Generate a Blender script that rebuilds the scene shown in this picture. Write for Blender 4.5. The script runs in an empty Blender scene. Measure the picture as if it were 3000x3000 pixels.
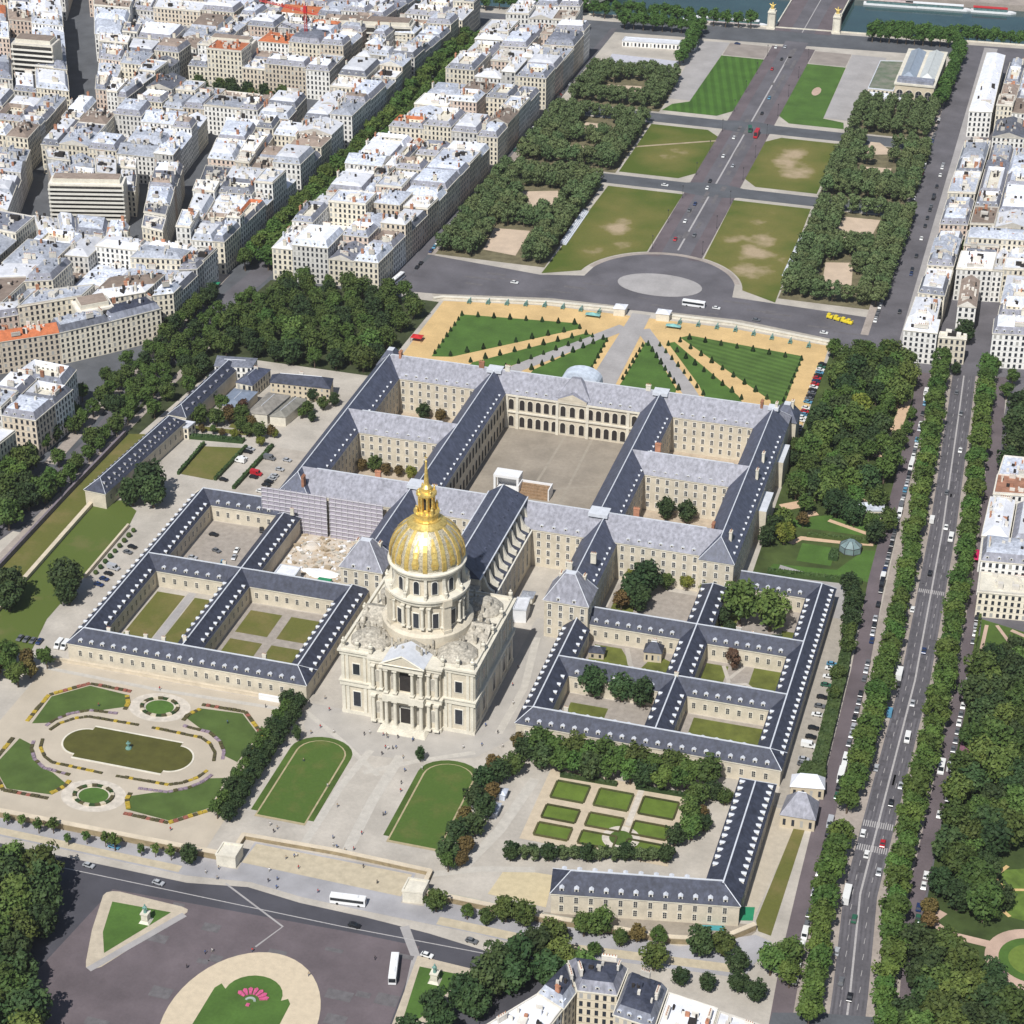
# Aerial view of a domed church, its hospital courts, gardens and the city round them. Metres: x east, y north, dome at the origin.
import bpy, bmesh, math, random
from mathutils import Vector, Matrix
SC = bpy.context.scene; COL = SC.collection
RND = random.Random(11)
rad = math.radians
CAM = (222.19, -657.28, 482.96)

# ---------------------------------------------------------------- mesh builder
class MB:
    def __init__(s): s.v = []; s.f = []; s.m = []; s.uv = []; s.M = None
    def face(s, pts, m=0, uv=None):
        n = len(s.v)
        if s.M is not None: pts = [tuple(s.M @ Vector(p)) for p in pts]
        s.v.extend(pts); s.f.append(tuple(range(n, n+len(pts)))); s.m.append(m); s.uv.append(uv)
    def box(s, x0, x1, y0, y1, z0, z1, m=0, mt=None, bottom=False):
        s.prism([(x0,y0),(x1,y0),(x1,y1),(x0,y1)], z0, z1, m, mt, bottom)
    def prism(s, P, z0, z1, m=0, mt=None, bottom=False, top=True, cell=None):
        n = len(P)
        for i in range(n):
            a, b = P[i], P[(i+1) % n]; uv = None
            if cell:
                L = math.hypot(b[0]-a[0], b[1]-a[1]); k = max(1, round(L/cell[0])); r = max(1, round((z1-z0)/cell[1]))
                o = i*37+len(s.f)
                uv = [(o,0),(o+k,0),(o+k,r),(o,r)]
            s.face([(a[0],a[1],z0),(b[0],b[1],z0),(b[0],b[1],z1),(a[0],a[1],z1)], m, uv)
        if top: s.face([(p[0],p[1],z1) for p in P], m if mt is None else mt)
        if bottom: s.face([(p[0],p[1],z0) for p in reversed(P)], m)
    def loft(s, P, Q, z0, z1, m=0):
        n = len(P)
        for i in range(n):
            j = (i+1) % n
            s.face([(P[i][0],P[i][1],z0),(P[j][0],P[j][1],z0),(Q[j][0],Q[j][1],z1),(Q[i][0],Q[i][1],z1)], m)
    def lathe(s, prof, cx=0, cy=0, n=16, m=0, a0=0.0, cap=True):
        for (r0,z0),(r1,z1) in zip(prof, prof[1:]):
            for i in range(n):
                a, b = a0+2*math.pi*i/n, a0+2*math.pi*(i+1)/n
                p = [(cx+r0*math.cos(a),cy+r0*math.sin(a),z0),(cx+r0*math.cos(b),cy+r0*math.sin(b),z0),
                     (cx+r1*math.cos(b),cy+r1*math.sin(b),z1),(cx+r1*math.cos(a),cy+r1*math.sin(a),z1)]
                if r1 < 1e-4: p = p[:3]
                elif r0 < 1e-4: p = [p[0], p[2], p[3]]
                s.face(p, m)
        r, z = prof[-1]
        if cap and r > 1e-3: s.face([(cx+r*math.cos(a0+2*math.pi*i/n), cy+r*math.sin(a0+2*math.pi*i/n), z) for i in range(n)], m)
    def tube(s, p, q, r0, r1=None, n=6, m=0):
        r1 = r0 if r1 is None else r1
        p, q = Vector(p), Vector(q); d = (q-p).normalized()
        u = d.cross(Vector((0,0,1)) if abs(d.z) < .9 else Vector((1,0,0))).normalized(); w = d.cross(u)
        ring = lambda c, r: [tuple(c+u*(r*math.cos(2*math.pi*i/n))+w*(r*math.sin(2*math.pi*i/n))) for i in range(n)]
        A, B = ring(p, r0), ring(q, r1)
        for i in range(n):
            j = (i+1) % n; s.face([A[j],A[i],B[i],B[j]], m)
        s.face(B[::-1], m)
    def mesh(s, name, mats, smooth=False):
        me = bpy.data.meshes.new(name); me.from_pydata(s.v, [], s.f)
        for mt in (mats if isinstance(mats, (list, tuple)) else [mats]): me.materials.append(mt)
        me.polygons.foreach_set('material_index', s.m)
        if any(u is not None for u in s.uv):
            ul = me.uv_layers.new(name='UVMap'); k = 0; buf = []
            for f, u in zip(s.f, s.uv): 
                for i in range(len(f)): buf.extend(u[i] if u else (0.02, 0.02))
            ul.data.foreach_set('uv', buf)
        if smooth:
            bm = bmesh.new(); bm.from_mesh(me); bmesh.ops.remove_doubles(bm, verts=bm.verts, dist=.001); bm.to_mesh(me); bm.free()
            me.polygons.foreach_set('use_smooth', [True]*len(me.polygons))
        me.update(); return me
    def build(s, name, mats, parent=None, smooth=False, loc=None):
        return obj(name, s.mesh(name, mats, smooth), parent, loc)

def obj(name, me, parent=None, loc=None, rz=0.0, sc=None):
    o = bpy.data.objects.new(name, me); COL.objects.link(o)
    if parent is not None: o.parent = parent
    if loc is not None: o.location = loc
    if rz: o.rotation_euler = (0, 0, rz)
    if sc is not None: o.scale = sc if isinstance(sc, tuple) else (sc, sc, sc)
    return o
def tag(o, label, cat, group=None, kind=None):
    if label: o['label'] = label
    if cat: o['category'] = cat
    if group: o['group'] = group
    if kind: o['kind'] = kind
    return o
def thing(name, label, cat, loc=(0,0,0), rz=0.0, group=None):
    return tag(obj(name, None, None, loc, rz), label, cat, group)
def struct(name, mb, mats, kind='structure'):
    o = mb.build(name, mats); o['kind'] = kind; return o
def copy_tree(o, loc, rz=0.0, sc=None, parent=None):
    c = o.copy(); COL.objects.link(c)
    if parent is None:
        c.location = loc; c.rotation_euler = (0,0,rz)
        if sc is not None: c.scale = sc if isinstance(sc, tuple) else (sc,sc,sc)
    else: c.parent = parent
    for ch in o.children: copy_tree(ch, None, parent=c)
    return c
_O1 = 'zeroth first second third fourth fifth sixth seventh eighth ninth tenth eleventh twelfth thirteenth fourteenth fifteenth sixteenth seventeenth eighteenth nineteenth'.split()
_T = {2:'twent',3:'thirt',4:'fort',5:'fift',6:'sixt',7:'sevent',8:'eight',9:'ninet'}
def ordn(i):
    if i < 20: return _O1[i]
    if i >= 100: return 'hundred and ' + ordn(i-100) if i > 100 else 'hundredth'
    t, u = divmod(i, 10)
    return _T[t]+'ieth' if u == 0 else _T[t]+'y-'+_O1[u]
def camdist(p): return math.dist(p, CAM)
def scatter(parent, name, me, xf, keep=96, stuffname=None, label=None):
    """Copies of one small mesh as parts of a thing; past `keep` the farther ones become one part."""
    xf = sorted(xf, key=lambda t: camdist(t[0]))
    for t in xf[:keep]: obj(name, me, parent, t[0], t[1], t[2] if len(t) > 2 else None)
    rest = xf[keep:]
    if rest:
        V, F, MI = [], [], []
        bv = [v.co.copy() for v in me.vertices]
        for t in rest:
            s = t[2] if len(t) > 2 else 1.0
            s = s if isinstance(s, tuple) else (s,s,s)
            M = Matrix.Translation(t[0]) @ Matrix.Rotation(t[1],4,'Z') @ Matrix.Diagonal((s[0],s[1],s[2],1))
            n = len(V); V.extend([tuple(M @ v) for v in bv])
            for p in me.polygons: F.append([n+i for i in p.vertices]); MI.append(p.material_index)
        m2 = bpy.data.meshes.new(stuffname or name); m2.from_pydata(V, [], F)
        for mt in me.materials: m2.materials.append(mt)
        m2.polygons.foreach_set('material_index', MI); m2.update()
        o = obj(stuffname or name, m2, parent); o['kind'] = 'stuff'
def inset(P, d):
    n = len(P); out = []
    for i in range(n):
        a, b, c = Vector(P[i-1]), Vector(P[i]), Vector(P[(i+1) % n])
        e1, e2 = (b-a).normalized(), (c-b).normalized()
        n1, n2 = Vector((-e1.y,e1.x)), Vector((-e2.y,e2.x))
        k = 1+n1.dot(n2); out.append(tuple(b+(n1+n2)*(d/max(k,.25))))
    return out
def ccw(P):
    a = sum(P[i][0]*P[(i+1)%len(P)][1]-P[(i+1)%len(P)][0]*P[i][1] for i in range(len(P)))
    return list(P) if a > 0 else list(P)[::-1]
def arc(cx, cy, rx, ry, a0, a1, n):
    return [(cx+rx*math.cos(rad(a0+(a1-a0)*i/n)), cy+ry*math.sin(rad(a0+(a1-a0)*i/n))) for i in range(n+1)]
def lerp(a, b, t): return tuple(x+(y-x)*t for x, y in zip(a, b))
def inside(p, P):
    x, y = p; c = False; n = len(P)
    for i in range(n):
        (x1,y1),(x2,y2) = P[i], P[(i+1)%n]
        if (y1 > y) != (y2 > y) and x < (x2-x1)*(y-y1)/(y2-y1)+x1: c = not c
    return c

# ---------------------------------------------------------------- materials
MATS = {}
def mat(name, c, rough=.85, var=.18, scale=.4, c2=None, metal=0.0, spec=.3, fine=0.0, fscale=4.0, rnd=0.0, thr=None, coord='pos', det=5):
    """Principled with large mottling (position noise), optional second colour in patches, fine grain and per-object brightness."""
    if name in MATS: return MATS[name]
    m = bpy.data.materials.new(name); m.use_nodes = True; nt = m.node_tree; N = nt.nodes; L = nt.links
    b = N['Principled BSDF']; b.inputs['Roughness'].default_value = rough; b.inputs['Metallic'].default_value = metal
    b.inputs['Specular IOR Level'].default_value = spec
    if coord == 'pos': src = N.new('ShaderNodeNewGeometry').outputs['Position']
    else: src = N.new('ShaderNodeTexCoord').outputs['Object']
    nz = N.new('ShaderNodeTexNoise'); nz.inputs['Scale'].default_value = scale; nz.inputs['Detail'].default_value = det
    nz.inputs['Roughness'].default_value = .6
    L.new(src, nz.inputs['Vector'])
    ramp = N.new('ShaderNodeMapRange'); lo, hi = thr or (.32, .68)
    ramp.inputs[1].default_value = lo; ramp.inputs[2].default_value = hi
    L.new(nz.outputs[0], ramp.inputs[0])
    mx = N.new('ShaderNodeMix'); mx.data_type = 'RGBA'
    A = tuple(v*(1-var) for v in c)+(1,); B = (tuple(v*(1+var) for v in c) if c2 is None else tuple(c2))+(1,)
    mx.inputs[6].default_value = A if c2 is None else tuple(c)+(1,); mx.inputs[7].default_value = B
    L.new(ramp.outputs[0], mx.inputs[0]); out = mx.outputs[2]
    def gain(out, fac_out, lo, hi):
        r = N.new('ShaderNodeMapRange'); r.inputs[3].default_value = lo; r.inputs[4].default_value = hi; L.new(fac_out, r.inputs[0])
        v = N.new('ShaderNodeVectorMath'); v.operation = 'SCALE'; L.new(out, v.inputs[0]); L.new(r.outputs[0], v.inputs['Scale']); return v.outputs[0]
    if fine:
        n2 = N.new('ShaderNodeTexNoise'); n2.inputs['Scale'].default_value = fscale; n2.inputs['Detail'].default_value = 2
        L.new(src, n2.inputs['Vector']); out = gain(out, n2.outputs[0], 1-fine*2, 1+fine*2)
    if rnd:
        oi = N.new('ShaderNodeObjectInfo'); out = gain(out, oi.outputs['Random'], 1-rnd, 1+rnd)
    L.new(out, b.inputs['Base Color']); m['out'] = 1; MATS[name] = m; return m

def wallmat(name, c, glass=(.035,.04,.05), uw=(.27,.73), vw=(.16,.80), shutter=.16, band=True, rnd=.12):
    """House wall whose storeys and bays come from the UV grid: each cell one window with a sill line, some with pale shutters."""
    if name in MATS: return MATS[name]
    m = bpy.data.materials.new(name); m.use_nodes = True; nt = m.node_tree; N = nt.nodes; L = nt.links
    b = N['Principled BSDF']; b.inputs['Roughness'].default_value = .85; b.inputs['Specular IOR Level'].default_value = .25
    uv = N.new('ShaderNodeUVMap'); sp = N.new('ShaderNodeSeparateXYZ'); L.new(uv.outputs[0], sp.inputs[0])
    def mth(op, a, b2=None, c3=None):
        n = N.new('ShaderNodeMath'); n.operation = op
        for i, x in enumerate((a, b2, c3)):
            if x is None: continue
            if isinstance(x, (int,float)): n.inputs[i].default_value = x
            else: L.new(x, n.inputs[i])
        return n.outputs[0]
    fu, fv = mth('FRACT', sp.outputs[0]), mth('FRACT', sp.outputs[1])
    iu, iv = mth('FLOOR', sp.outputs[0]), mth('FLOOR', sp.outputs[1])
    du = mth('LESS_THAN', mth('ABSOLUTE', mth('SUBTRACT', fu, (uw[0]+uw[1])/2)), (uw[1]-uw[0])/2)
    dv = mth('LESS_THAN', mth('ABSOLUTE', mth('SUBTRACT', fv, (vw[0]+vw[1])/2)), (vw[1]-vw[0])/2)
    win = mth('MULTIPLY', du, dv)
    cb = N.new('ShaderNodeCombineXYZ'); L.new(iu, cb.inputs[0]); L.new(iv, cb.inputs[1])
    wn = N.new('ShaderNodeTexWhiteNoise'); wn.noise_dimensions = '2D'; L.new(cb.outputs[0], wn.inputs['Vector'])
    geo = N.new('ShaderNodeNewGeometry'); nz = N.new('ShaderNodeTexNoise'); nz.inputs['Scale'].default_value = .25; nz.inputs['Detail'].default_value = 5
    L.new(geo.outputs['Position'], nz.inputs['Vector'])
    oi = N.new('ShaderNodeObjectInfo')
    k = mth('ADD', mth('MULTIPLY', nz.outputs[0], .35), mth('MULTIPLY', oi.outputs['Random'], 2*rnd)); k = mth('ADD', k, .82-rnd)
    if band: k = mth('MULTIPLY', k, mth('SUBTRACT', 1.0, mth('MULTIPLY', mth('LESS_THAN', fv, .09), .28)))
    sc = N.new('ShaderNodeVectorMath'); sc.operation = 'SCALE'; sc.inputs[0].default_value = c; L.new(k, sc.inputs['Scale'])
    gl = N.new('ShaderNodeMix'); gl.data_type = 'RGBA'; gl.inputs[6].default_value = glass+(1,); gl.inputs[7].default_value = (.42,.41,.38,1)
    L.new(mth('LESS_THAN', wn.outputs[0], shutter), gl.inputs[0])
    mx = N.new('ShaderNodeMix'); mx.data_type = 'RGBA'; L.new(win, mx.inputs[0]); L.new(sc.outputs[0], mx.inputs[6]); L.new(gl.outputs[2], mx.inputs[7])
    L.new(mx.outputs[2], b.inputs['Base Color'])
    L.new(mth('SUBTRACT', .88, mth('MULTIPLY', win, .45)), b.inputs['Roughness'])
    MATS[name] = m; return m

def leafmat(name, c, c2, rnd=.28, scale=.22):
    if name in MATS: return MATS[name]
    m = mat(name, c, rough=.7, c2=c2, scale=scale, rnd=rnd, fine=.16, fscale=1.3, spec=.25, coord='obj')
    N = m.node_tree.nodes; L = m.node_tree.links; b = N['Principled BSDF']; src = b.inputs['Base Color'].links[0].from_socket
    oi = N.new('ShaderNodeObjectInfo'); w = N.new('ShaderNodeTexWhiteNoise'); w.noise_dimensions = '1D'; L.new(oi.outputs['Random'], w.inputs['W'])
    r = N.new('ShaderNodeMapRange'); r.inputs[3].default_value = .482; r.inputs[4].default_value = .530; L.new(w.outputs['Value'], r.inputs[0])
    h = N.new('ShaderNodeHueSaturation'); L.new(r.outputs[0], h.inputs['Hue']); L.new(src, h.inputs['Color']); L.new(h.outputs[0], b.inputs['Base Color'])
    return m
def streaks(m, lo=.72, hi=1.25):
    """Run-off streaks and replaced courses on a roof: noise drawn out down the slope."""
    N = m.node_tree.nodes; L = m.node_tree.links; b = N['Principled BSDF']; src = b.inputs['Base Color'].links[0].from_socket
    g = N.new('ShaderNodeNewGeometry'); v = N.new('ShaderNodeVectorMath'); v.operation = 'MULTIPLY'; v.inputs[1].default_value = (.75,.75,.09); L.new(g.outputs['Position'], v.inputs[0])
    n = N.new('ShaderNodeTexNoise'); n.inputs['Scale'].default_value = 1.0; n.inputs['Detail'].default_value = 4; L.new(v.outputs[0], n.inputs['Vector'])
    r = N.new('ShaderNodeMapRange'); r.inputs[1].default_value = .3; r.inputs[2].default_value = .7; r.inputs[3].default_value = lo; r.inputs[4].default_value = hi; L.new(n.outputs[0], r.inputs[0])
    s = N.new('ShaderNodeVectorMath'); s.operation = 'SCALE'; L.new(src, s.inputs[0]); L.new(r.outputs[0], s.inputs['Scale']); L.new(s.outputs[0], b.inputs['Base Color'])

M_stone = mat('limestone', (.61,.545,.43), var=.14, scale=.18, fine=.07, fscale=1.2)
M_stone_w = mat('pale_limestone', (.68,.635,.53), var=.13, scale=.2, fine=.08, fscale=1.3)
M_stone_g = mat('weathered_stone', (.44,.41,.35), var=.25, scale=.5, fine=.12, fscale=1.6)
M_trim = mat('white_trim', (.74,.71,.63), var=.08)
M_slate = mat('dark_slate', (.050,.056,.082), rough=.6, var=.25, scale=.35, fine=.13, fscale=1.6, spec=.3)
M_slate_l = mat('lead_grey_slate', (.27,.27,.31), rough=.55, var=.16, scale=.3, fine=.08, fscale=1.8, spec=.4)
M_slate_b = mat('blue_slate', (.080,.090,.132), rough=.5, var=.2, scale=.3, fine=.1, fscale=1.8, spec=.35)
M_zinc = mat('zinc_roof', (.50,.53,.60), rough=.55, var=.18, scale=.2, rnd=.35, fine=.06, fscale=1.0)
M_zinc_w = mat('pale_zinc_roof', (.72,.73,.77), rough=.6, var=.12, scale=.3, rnd=.2, fine=.05)
M_zinc_d = mat('dark_zinc_roof', (.20,.21,.25), rough=.5, var=.2, scale=.3, rnd=.4, fine=.08)
M_tile = mat('orange_tile', (.50,.16,.07), var=.2, scale=.5, rnd=.2, fine=.1)
M_brown = mat('brown_flat_roof', (.28,.22,.18), var=.2, scale=.3, rnd=.25, fine=.08)
for m_ in (M_slate, M_slate_l, M_slate_b, M_zinc, M_zinc_d): streaks(m_)
M_lead = mat('lead_capping', (.62,.64,.68), rough=.5, var=.1)
M_glass = mat('window_glass', (.028,.032,.042), rough=.25, var=.2, spec=.5)
M_dark = mat('deep_opening', (.035,.03,.028), rough=.9, var=.2)
M_gold = mat('gilding', (.90,.66,.21), rough=.38, var=.25, scale=.9, metal=.65, spec=.5)
M_gold_d = mat('gilded_lead', (.56,.50,.36), rough=.48, var=.42, scale=1.6, metal=.4, fine=.12, fscale=3)
M_brick = mat('brick_chimney', (.42,.20,.12), var=.2, rnd=.3)
M_plaster = mat('chimney_plaster', (.66,.62,.55), var=.12, rnd=.25)
M_pot = mat('terracotta_pots', (.45,.22,.13), var=.2)
M_white = mat('white_paint', (.80,.80,.80), rough=.5, var=.05)
M_red = mat('red_paint', (.55,.03,.03), rough=.4, var=.08)
M_green = mat('green_paint', (.03,.25,.12), rough=.5, var=.1)
M_blue = mat('blue_paint', (.04,.13,.38), rough=.4, var=.1)
M_yellow = mat('yellow_paint', (.75,.60,.04), rough=.5, var=.1)
M_tyre = mat('tyre_rubber', (.02,.02,.02), rough=.9, var=.1)
M_iron = mat('dark_iron', (.05,.05,.055), rough=.6, var=.2)
M_bronze = mat('green_bronze', (.16,.30,.26), rough=.6, var=.2)
M_bark = mat('bark', (.12,.09,.065), var=.3, scale=1.5)
# ---------------------------------------------------------------- ground
G_gravel = mat('pale_gravel', (.455,.415,.36), var=.17, scale=.06, fine=.06, fscale=.8)
G_ochre = mat('ochre_gravel', (.62,.43,.20), var=.14, scale=.07, fine=.06, fscale=.8)
G_stone = mat('grey_paving', (.37,.35,.34), var=.12, scale=.08, fine=.06, fscale=.7)
G_asph = mat('asphalt', (.130,.123,.134), var=.22, scale=.05, fine=.08, fscale=.9)
G_asph2 = mat('blue_grey_asphalt', (.105,.110,.120), var=.2, scale=.07, fine=.08, fscale=.9)
G_red = mat('reddish_cobbles', (.138,.113,.120), var=.2, scale=.06, fine=.07, fscale=1.1)
G_walk = mat('pavement', (.36,.31,.27), var=.16, scale=.1, fine=.08, fscale=.8)
G_pink = mat('pink_gravel', (.50,.36,.28), var=.18, scale=.09, fine=.07)
G_grass = mat('lawn_grass', (.066,.112,.020), var=.26, scale=.09, fine=.1, fscale=1.1)
G_grass_b = mat('bright_lawn_grass', (.072,.142,.026), var=.2, scale=.08, fine=.1, fscale=1.0)
G_dry = mat('dry_grass', (.125,.130,.030), var=.2, scale=.06, c2=(.21,.165,.065), thr=(.45,.75), fine=.09, fscale=.9)
G_court = mat('cobbled_court', (.30,.26,.21), var=.2, scale=.05, fine=.08, fscale=.6)
G_mark = mat('road_paint', (.42,.40,.39), var=.15, scale=1.0)
G_water = mat('river_water', (.035,.075,.078), rough=.12, var=.15, scale=.05, spec=.5)
G_pond = mat('olive_pond_water', (.10,.095,.022), rough=.12, var=.15, scale=.2, spec=.5)
G_soil = mat('bare_earth', (.40,.32,.22), var=.2, scale=.15, fine=.1)

def worn_mat(name, k):
    m = bpy.data.materials.new(name); m.use_nodes = True; N = m.node_tree.nodes; L = m.node_tree.links
    b = N['Principled BSDF']; b.inputs['Roughness'].default_value = .9; b.inputs['Specular IOR Level'].default_value = .2
    uv = N.new('ShaderNodeUVMap'); ln = N.new('ShaderNodeVectorMath'); ln.operation = 'LENGTH'; L.new(uv.outputs[0], ln.inputs[0])
    geo = N.new('ShaderNodeNewGeometry')
    n1 = N.new('ShaderNodeTexNoise'); n1.inputs['Scale'].default_value = .045; n1.inputs['Detail'].default_value = 8; L.new(geo.outputs[0], n1.inputs['Vector'])
    n2 = N.new('ShaderNodeTexNoise'); n2.inputs['Scale'].default_value = .9; n2.inputs['Detail'].default_value = 3; L.new(geo.outputs[0], n2.inputs['Vector'])
    a = N.new('ShaderNodeMath'); a.operation = 'MULTIPLY_ADD'; L.new(ln.outputs['Value'], a.inputs[0]); a.inputs[1].default_value = -.38; a.inputs[2].default_value = k
    s = N.new('ShaderNodeMath'); s.operation = 'ADD'; L.new(a.outputs[0], s.inputs[0]); L.new(n1.outputs[0], s.inputs[1])
    r1 = N.new('ShaderNodeMapRange'); r1.inputs[1].default_value = .52; r1.inputs[2].default_value = .68; L.new(s.outputs[0], r1.inputs[0])
    r0 = N.new('ShaderNodeMapRange'); r0.inputs[1].default_value = .1; r0.inputs[2].default_value = .55; L.new(s.outputs[0], r0.inputs[0])
    x0 = N.new('ShaderNodeMix'); x0.data_type = 'RGBA'; x0.inputs[6].default_value = (.085,.118,.020,1); x0.inputs[7].default_value = (.175,.160,.046,1); L.new(r0.outputs[0], x0.inputs[0])
    x1 = N.new('ShaderNodeMix'); x1.data_type = 'RGBA'; L.new(x0.outputs[2], x1.inputs[6]); x1.inputs[7].default_value = (.40,.31,.20,1); L.new(r1.outputs[0], x1.inputs[0])
    r2 = N.new('ShaderNodeMapRange'); r2.inputs[3].default_value = .78; r2.inputs[4].default_value = 1.22; L.new(n2.outputs[0], r2.inputs[0])
    v = N.new('ShaderNodeVectorMath'); v.operation = 'SCALE'; L.new(x1.outputs[2], v.inputs[0]); L.new(r2.outputs[0], v.inputs['Scale'])
    L.new(v.outputs[0], b.inputs['Base Color']); return m
def stripe_mat(name, c, dr, w):
    """Mown lawn: stripes of two cutting directions."""
    m = mat(name, c, var=.18, scale=.08, fine=.1, fscale=1.0); N = m.node_tree.nodes; L = m.node_tree.links; b = N['Principled BSDF']
    lk = b.inputs['Base Color'].links[0]; src = lk.from_socket
    geo = N.new('ShaderNodeNewGeometry'); d = N.new('ShaderNodeVectorMath'); d.operation = 'DOT_PRODUCT'; L.new(geo.outputs[0], d.inputs[0]); d.inputs[1].default_value = (dr[0]/w, dr[1]/w, 0)
    sn = N.new('ShaderNodeMath'); sn.operation = 'SINE'; L.new(d.outputs['Value'], sn.inputs[0])
    r = N.new('ShaderNodeMapRange'); r.inputs[1].default_value = -.4; r.inputs[2].default_value = .4; r.inputs[3].default_value = .86; r.inputs[4].default_value = 1.12; L.new(sn.outputs[0], r.inputs[0])
    v = N.new('ShaderNodeVectorMath'); v.operation = 'SCALE'; L.new(src, v.inputs[0]); L.new(r.outputs[0], v.inputs['Scale']); L.new(v.outputs[0], b.inputs['Base Color'])
    return m
G_mown = stripe_mat('mown_lawn', (.060,.135,.020), (1,.25), .9)
G_mown2 = stripe_mat('mown_garden_lawn', (.076,.138,.028), (.3,1), .7)

def flat(name, polys, z, m, uv=None, th=.0):
    mb = MB(); z0 = z
    for pi, P in enumerate(polys):
        P = ccw(P); z = z0+.003*(pi % 4)
        u = None
        if uv: xs = [p[0] for p in P]; ys = [p[1] for p in P]; cx, cy = (min(xs)+max(xs))/2, (min(ys)+max(ys))/2; hx, hy = (max(xs)-min(xs))/2, (max(ys)-min(ys))/2; u = [((p[0]-cx)/hx, (p[1]-cy)/hy) for p in P]
        if th:
            for i in range(len(P)):
                a, b = P[i], P[(i+1)%len(P)]; mb.face([(a[0],a[1],z-th),(b[0],b[1],z-th),(b[0],b[1],z),(a[0],a[1],z)], 0)
        mb.face([(p[0],p[1],z) for p in P], 0, u)
    return struct(name, mb, m)
def rect(x0, x1, y0, y1): return [(x0,y0),(x1,y0),(x1,y1),(x0,y1)]
def strip(pts, w):
    L_, R_ = [], []
    for i, p in enumerate(pts):
        a = Vector(pts[max(0,i-1)]); b = Vector(pts[min(len(pts)-1,i+1)]); d = (b-a).normalized(); n = Vector((-d.y, d.x))*(w/2)
        L_.append((p[0]+n.x, p[1]+n.y)); R_.append((p[0]-n.x, p[1]-n.y))
    return R_+L_[::-1]
def mir(P): return [(-x, y) for x, y in P][::-1]

def bank(x): return 879+.075*x          # south quay line of the river
flat('ground', [[(-1500,-900),(1500,-900),(1500,bank(1500)),(-1500,bank(-1500))]], 0, G_gravel)
flat('river', [[(-1500,760),(1500,985),(1500,2600),(-1500,2600)]], -6.5, G_water)
mb = MB(); mb.face([(-1500,bank(-1500),0),(-1500,bank(-1500),-7),(1500,bank(1500),-7),(1500,bank(1500),0)])
for s in (0,):
    for i in range(60):
        x0, x1 = -700+i*25, -675+i*25
        mb.prism([(x0,bank(x0)-.5),(x1-.02,bank(x1)-.5),(x1-.02,bank(x1)+.1),(x0,bank(x0)+.1)], 0, .95)
tag(mb.build('quay_wall', M_stone_w), 'long pale stone quay wall along the south bank of the river', 'wall')
def nbank(x): return 985+.075*x
flat('far_bank', [[(-1500,nbank(-1500)),(1500,nbank(1500)),(1500,2600),(-1500,2600)]], -2.0, G_walk, th=5)
# city streets and roads
flat('city_streets', [[(-900,120),(-262,120),(-238,60),(-203,60),(-199,250),(-190,345),(-131,345),(-131,bank(-131)-14),(-900,bank(-900)-14)]], .02, G_asph2)
flat('east_streets', [[(116,348),(117,400),(115,bank(115)-8),(700,bank(700)-8),(700,-400),(196,-400),(196,320),(145,328)]], .02, G_asph)
flat('quay_road', [[(-131,bank(-131)-38),(116,bank(116)-38),(116,bank(116)-6),(-131,bank(-131)-6)]], .04, G_asph2)
circ = arc(0, 402, 42, 42, 12, 168, 30)
flat('esplanade_road', [[(-136,352),(-49,362),(-2,366),(50,366),(104,355),(150,336),(140,366),(118,394),(42,398)]+circ[1:-1]+[(-42,402),(-66,396),(-131,404)]], .05, G_asph)
flat('tourville_avenue', [[(-300,-134),(-43,-136.5),(-22,-132.5),(-2,-135),(22,-135.5),(45,-137),(75,-141),(110,-148),(168,-150),(168,-400),(-300,-400)]], .03, mat('dark_avenue_asphalt',(.074,.072,.084),var=.2,scale=.06,fine=.08))
flat('vauban_place', [[(-66,-147),(20,-144),(44,-144),(50,-230),(-40,-260),(-75,-215)]], .05, G_red)
flat('avenue_line', [strip([(-110,-141.5),(-22,-142),(16,-142.2),(74,-140.9)],.4)], .09, G_mark)
flat('forecourt_bands', [strip([(-30,-133),(-3,-148),(-8,-160)], .7), strip([(36,-136),(45,-150),(52,-190)], 3.2)], .075, G_stone)
# boulevard: two tree strips, carriageway, side lanes
BL = [(350,172),(300,174.5),(180,179.8),(60,182.6),(-75,180.6),(-125,184.6),(-200,189)]
def bx(y):
    for (y0,x0),(y1,x1) in zip(BL, BL[1:]):
        if y0 >= y >= y1: return x0+(x1-x0)*(y0-y)/(y0-y1)
    return BL[0][1] if y > BL[0][0] else BL[-1][1]
ys = [352,300,240,180,120,60,0,-75,-125,-155]
def bstrip(o0, o1): return [(bx(y)+o0, y) for y in ys]+[(bx(y)+o1, y) for y in ys[::-1]]
flat('boulevard_verge', [bstrip(-19,19.5)], .03, G_walk)
flat('boulevard_carriageway', [bstrip(-5.6,5.8)], .06, G_asph)
WL = [(345,152),(300,155),(240,156.5),(130,157.5),(60,160.6),(0,161.5),(-75,162.6),(-112,163.4),(-150,165.5)]
flat('west_side_lane', [[(x-3.4,y) for y,x in WL]+[(x+3.6,y) for y,x in WL[::-1]]], .065, G_red)
flat('east_side_lane', [[(bx(y)+15.8,y) for y in ys]+[(bx(y)+21.5,y) for y in ys[::-1]]], .065, G_red)
flat('boulevard_centre_line', [bstrip(-.35,.35)], .085, G_mark)
mk = []
for y0 in (-49.5, -35.5):
    for k in range(14): mk.append(rect(bx(y0)-5.2+k*.78, bx(y0)-4.8+k*.78, y0-1.8, y0+1.8))
for y0 in (128,):
    for k in range(14): mk.append(rect(bx(y0)-5.2+k*.78, bx(y0)-4.8+k*.78, y0-1.5, y0+1.5))
for i in range(60):
    y0 = -140+i*8
    for o in (-2.7, 2.9): mk.append(rect(bx(y0)+o-.1, bx(y0)+o+.1, y0, y0+3))
flat('road_markings', mk, .09, G_mark)
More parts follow.
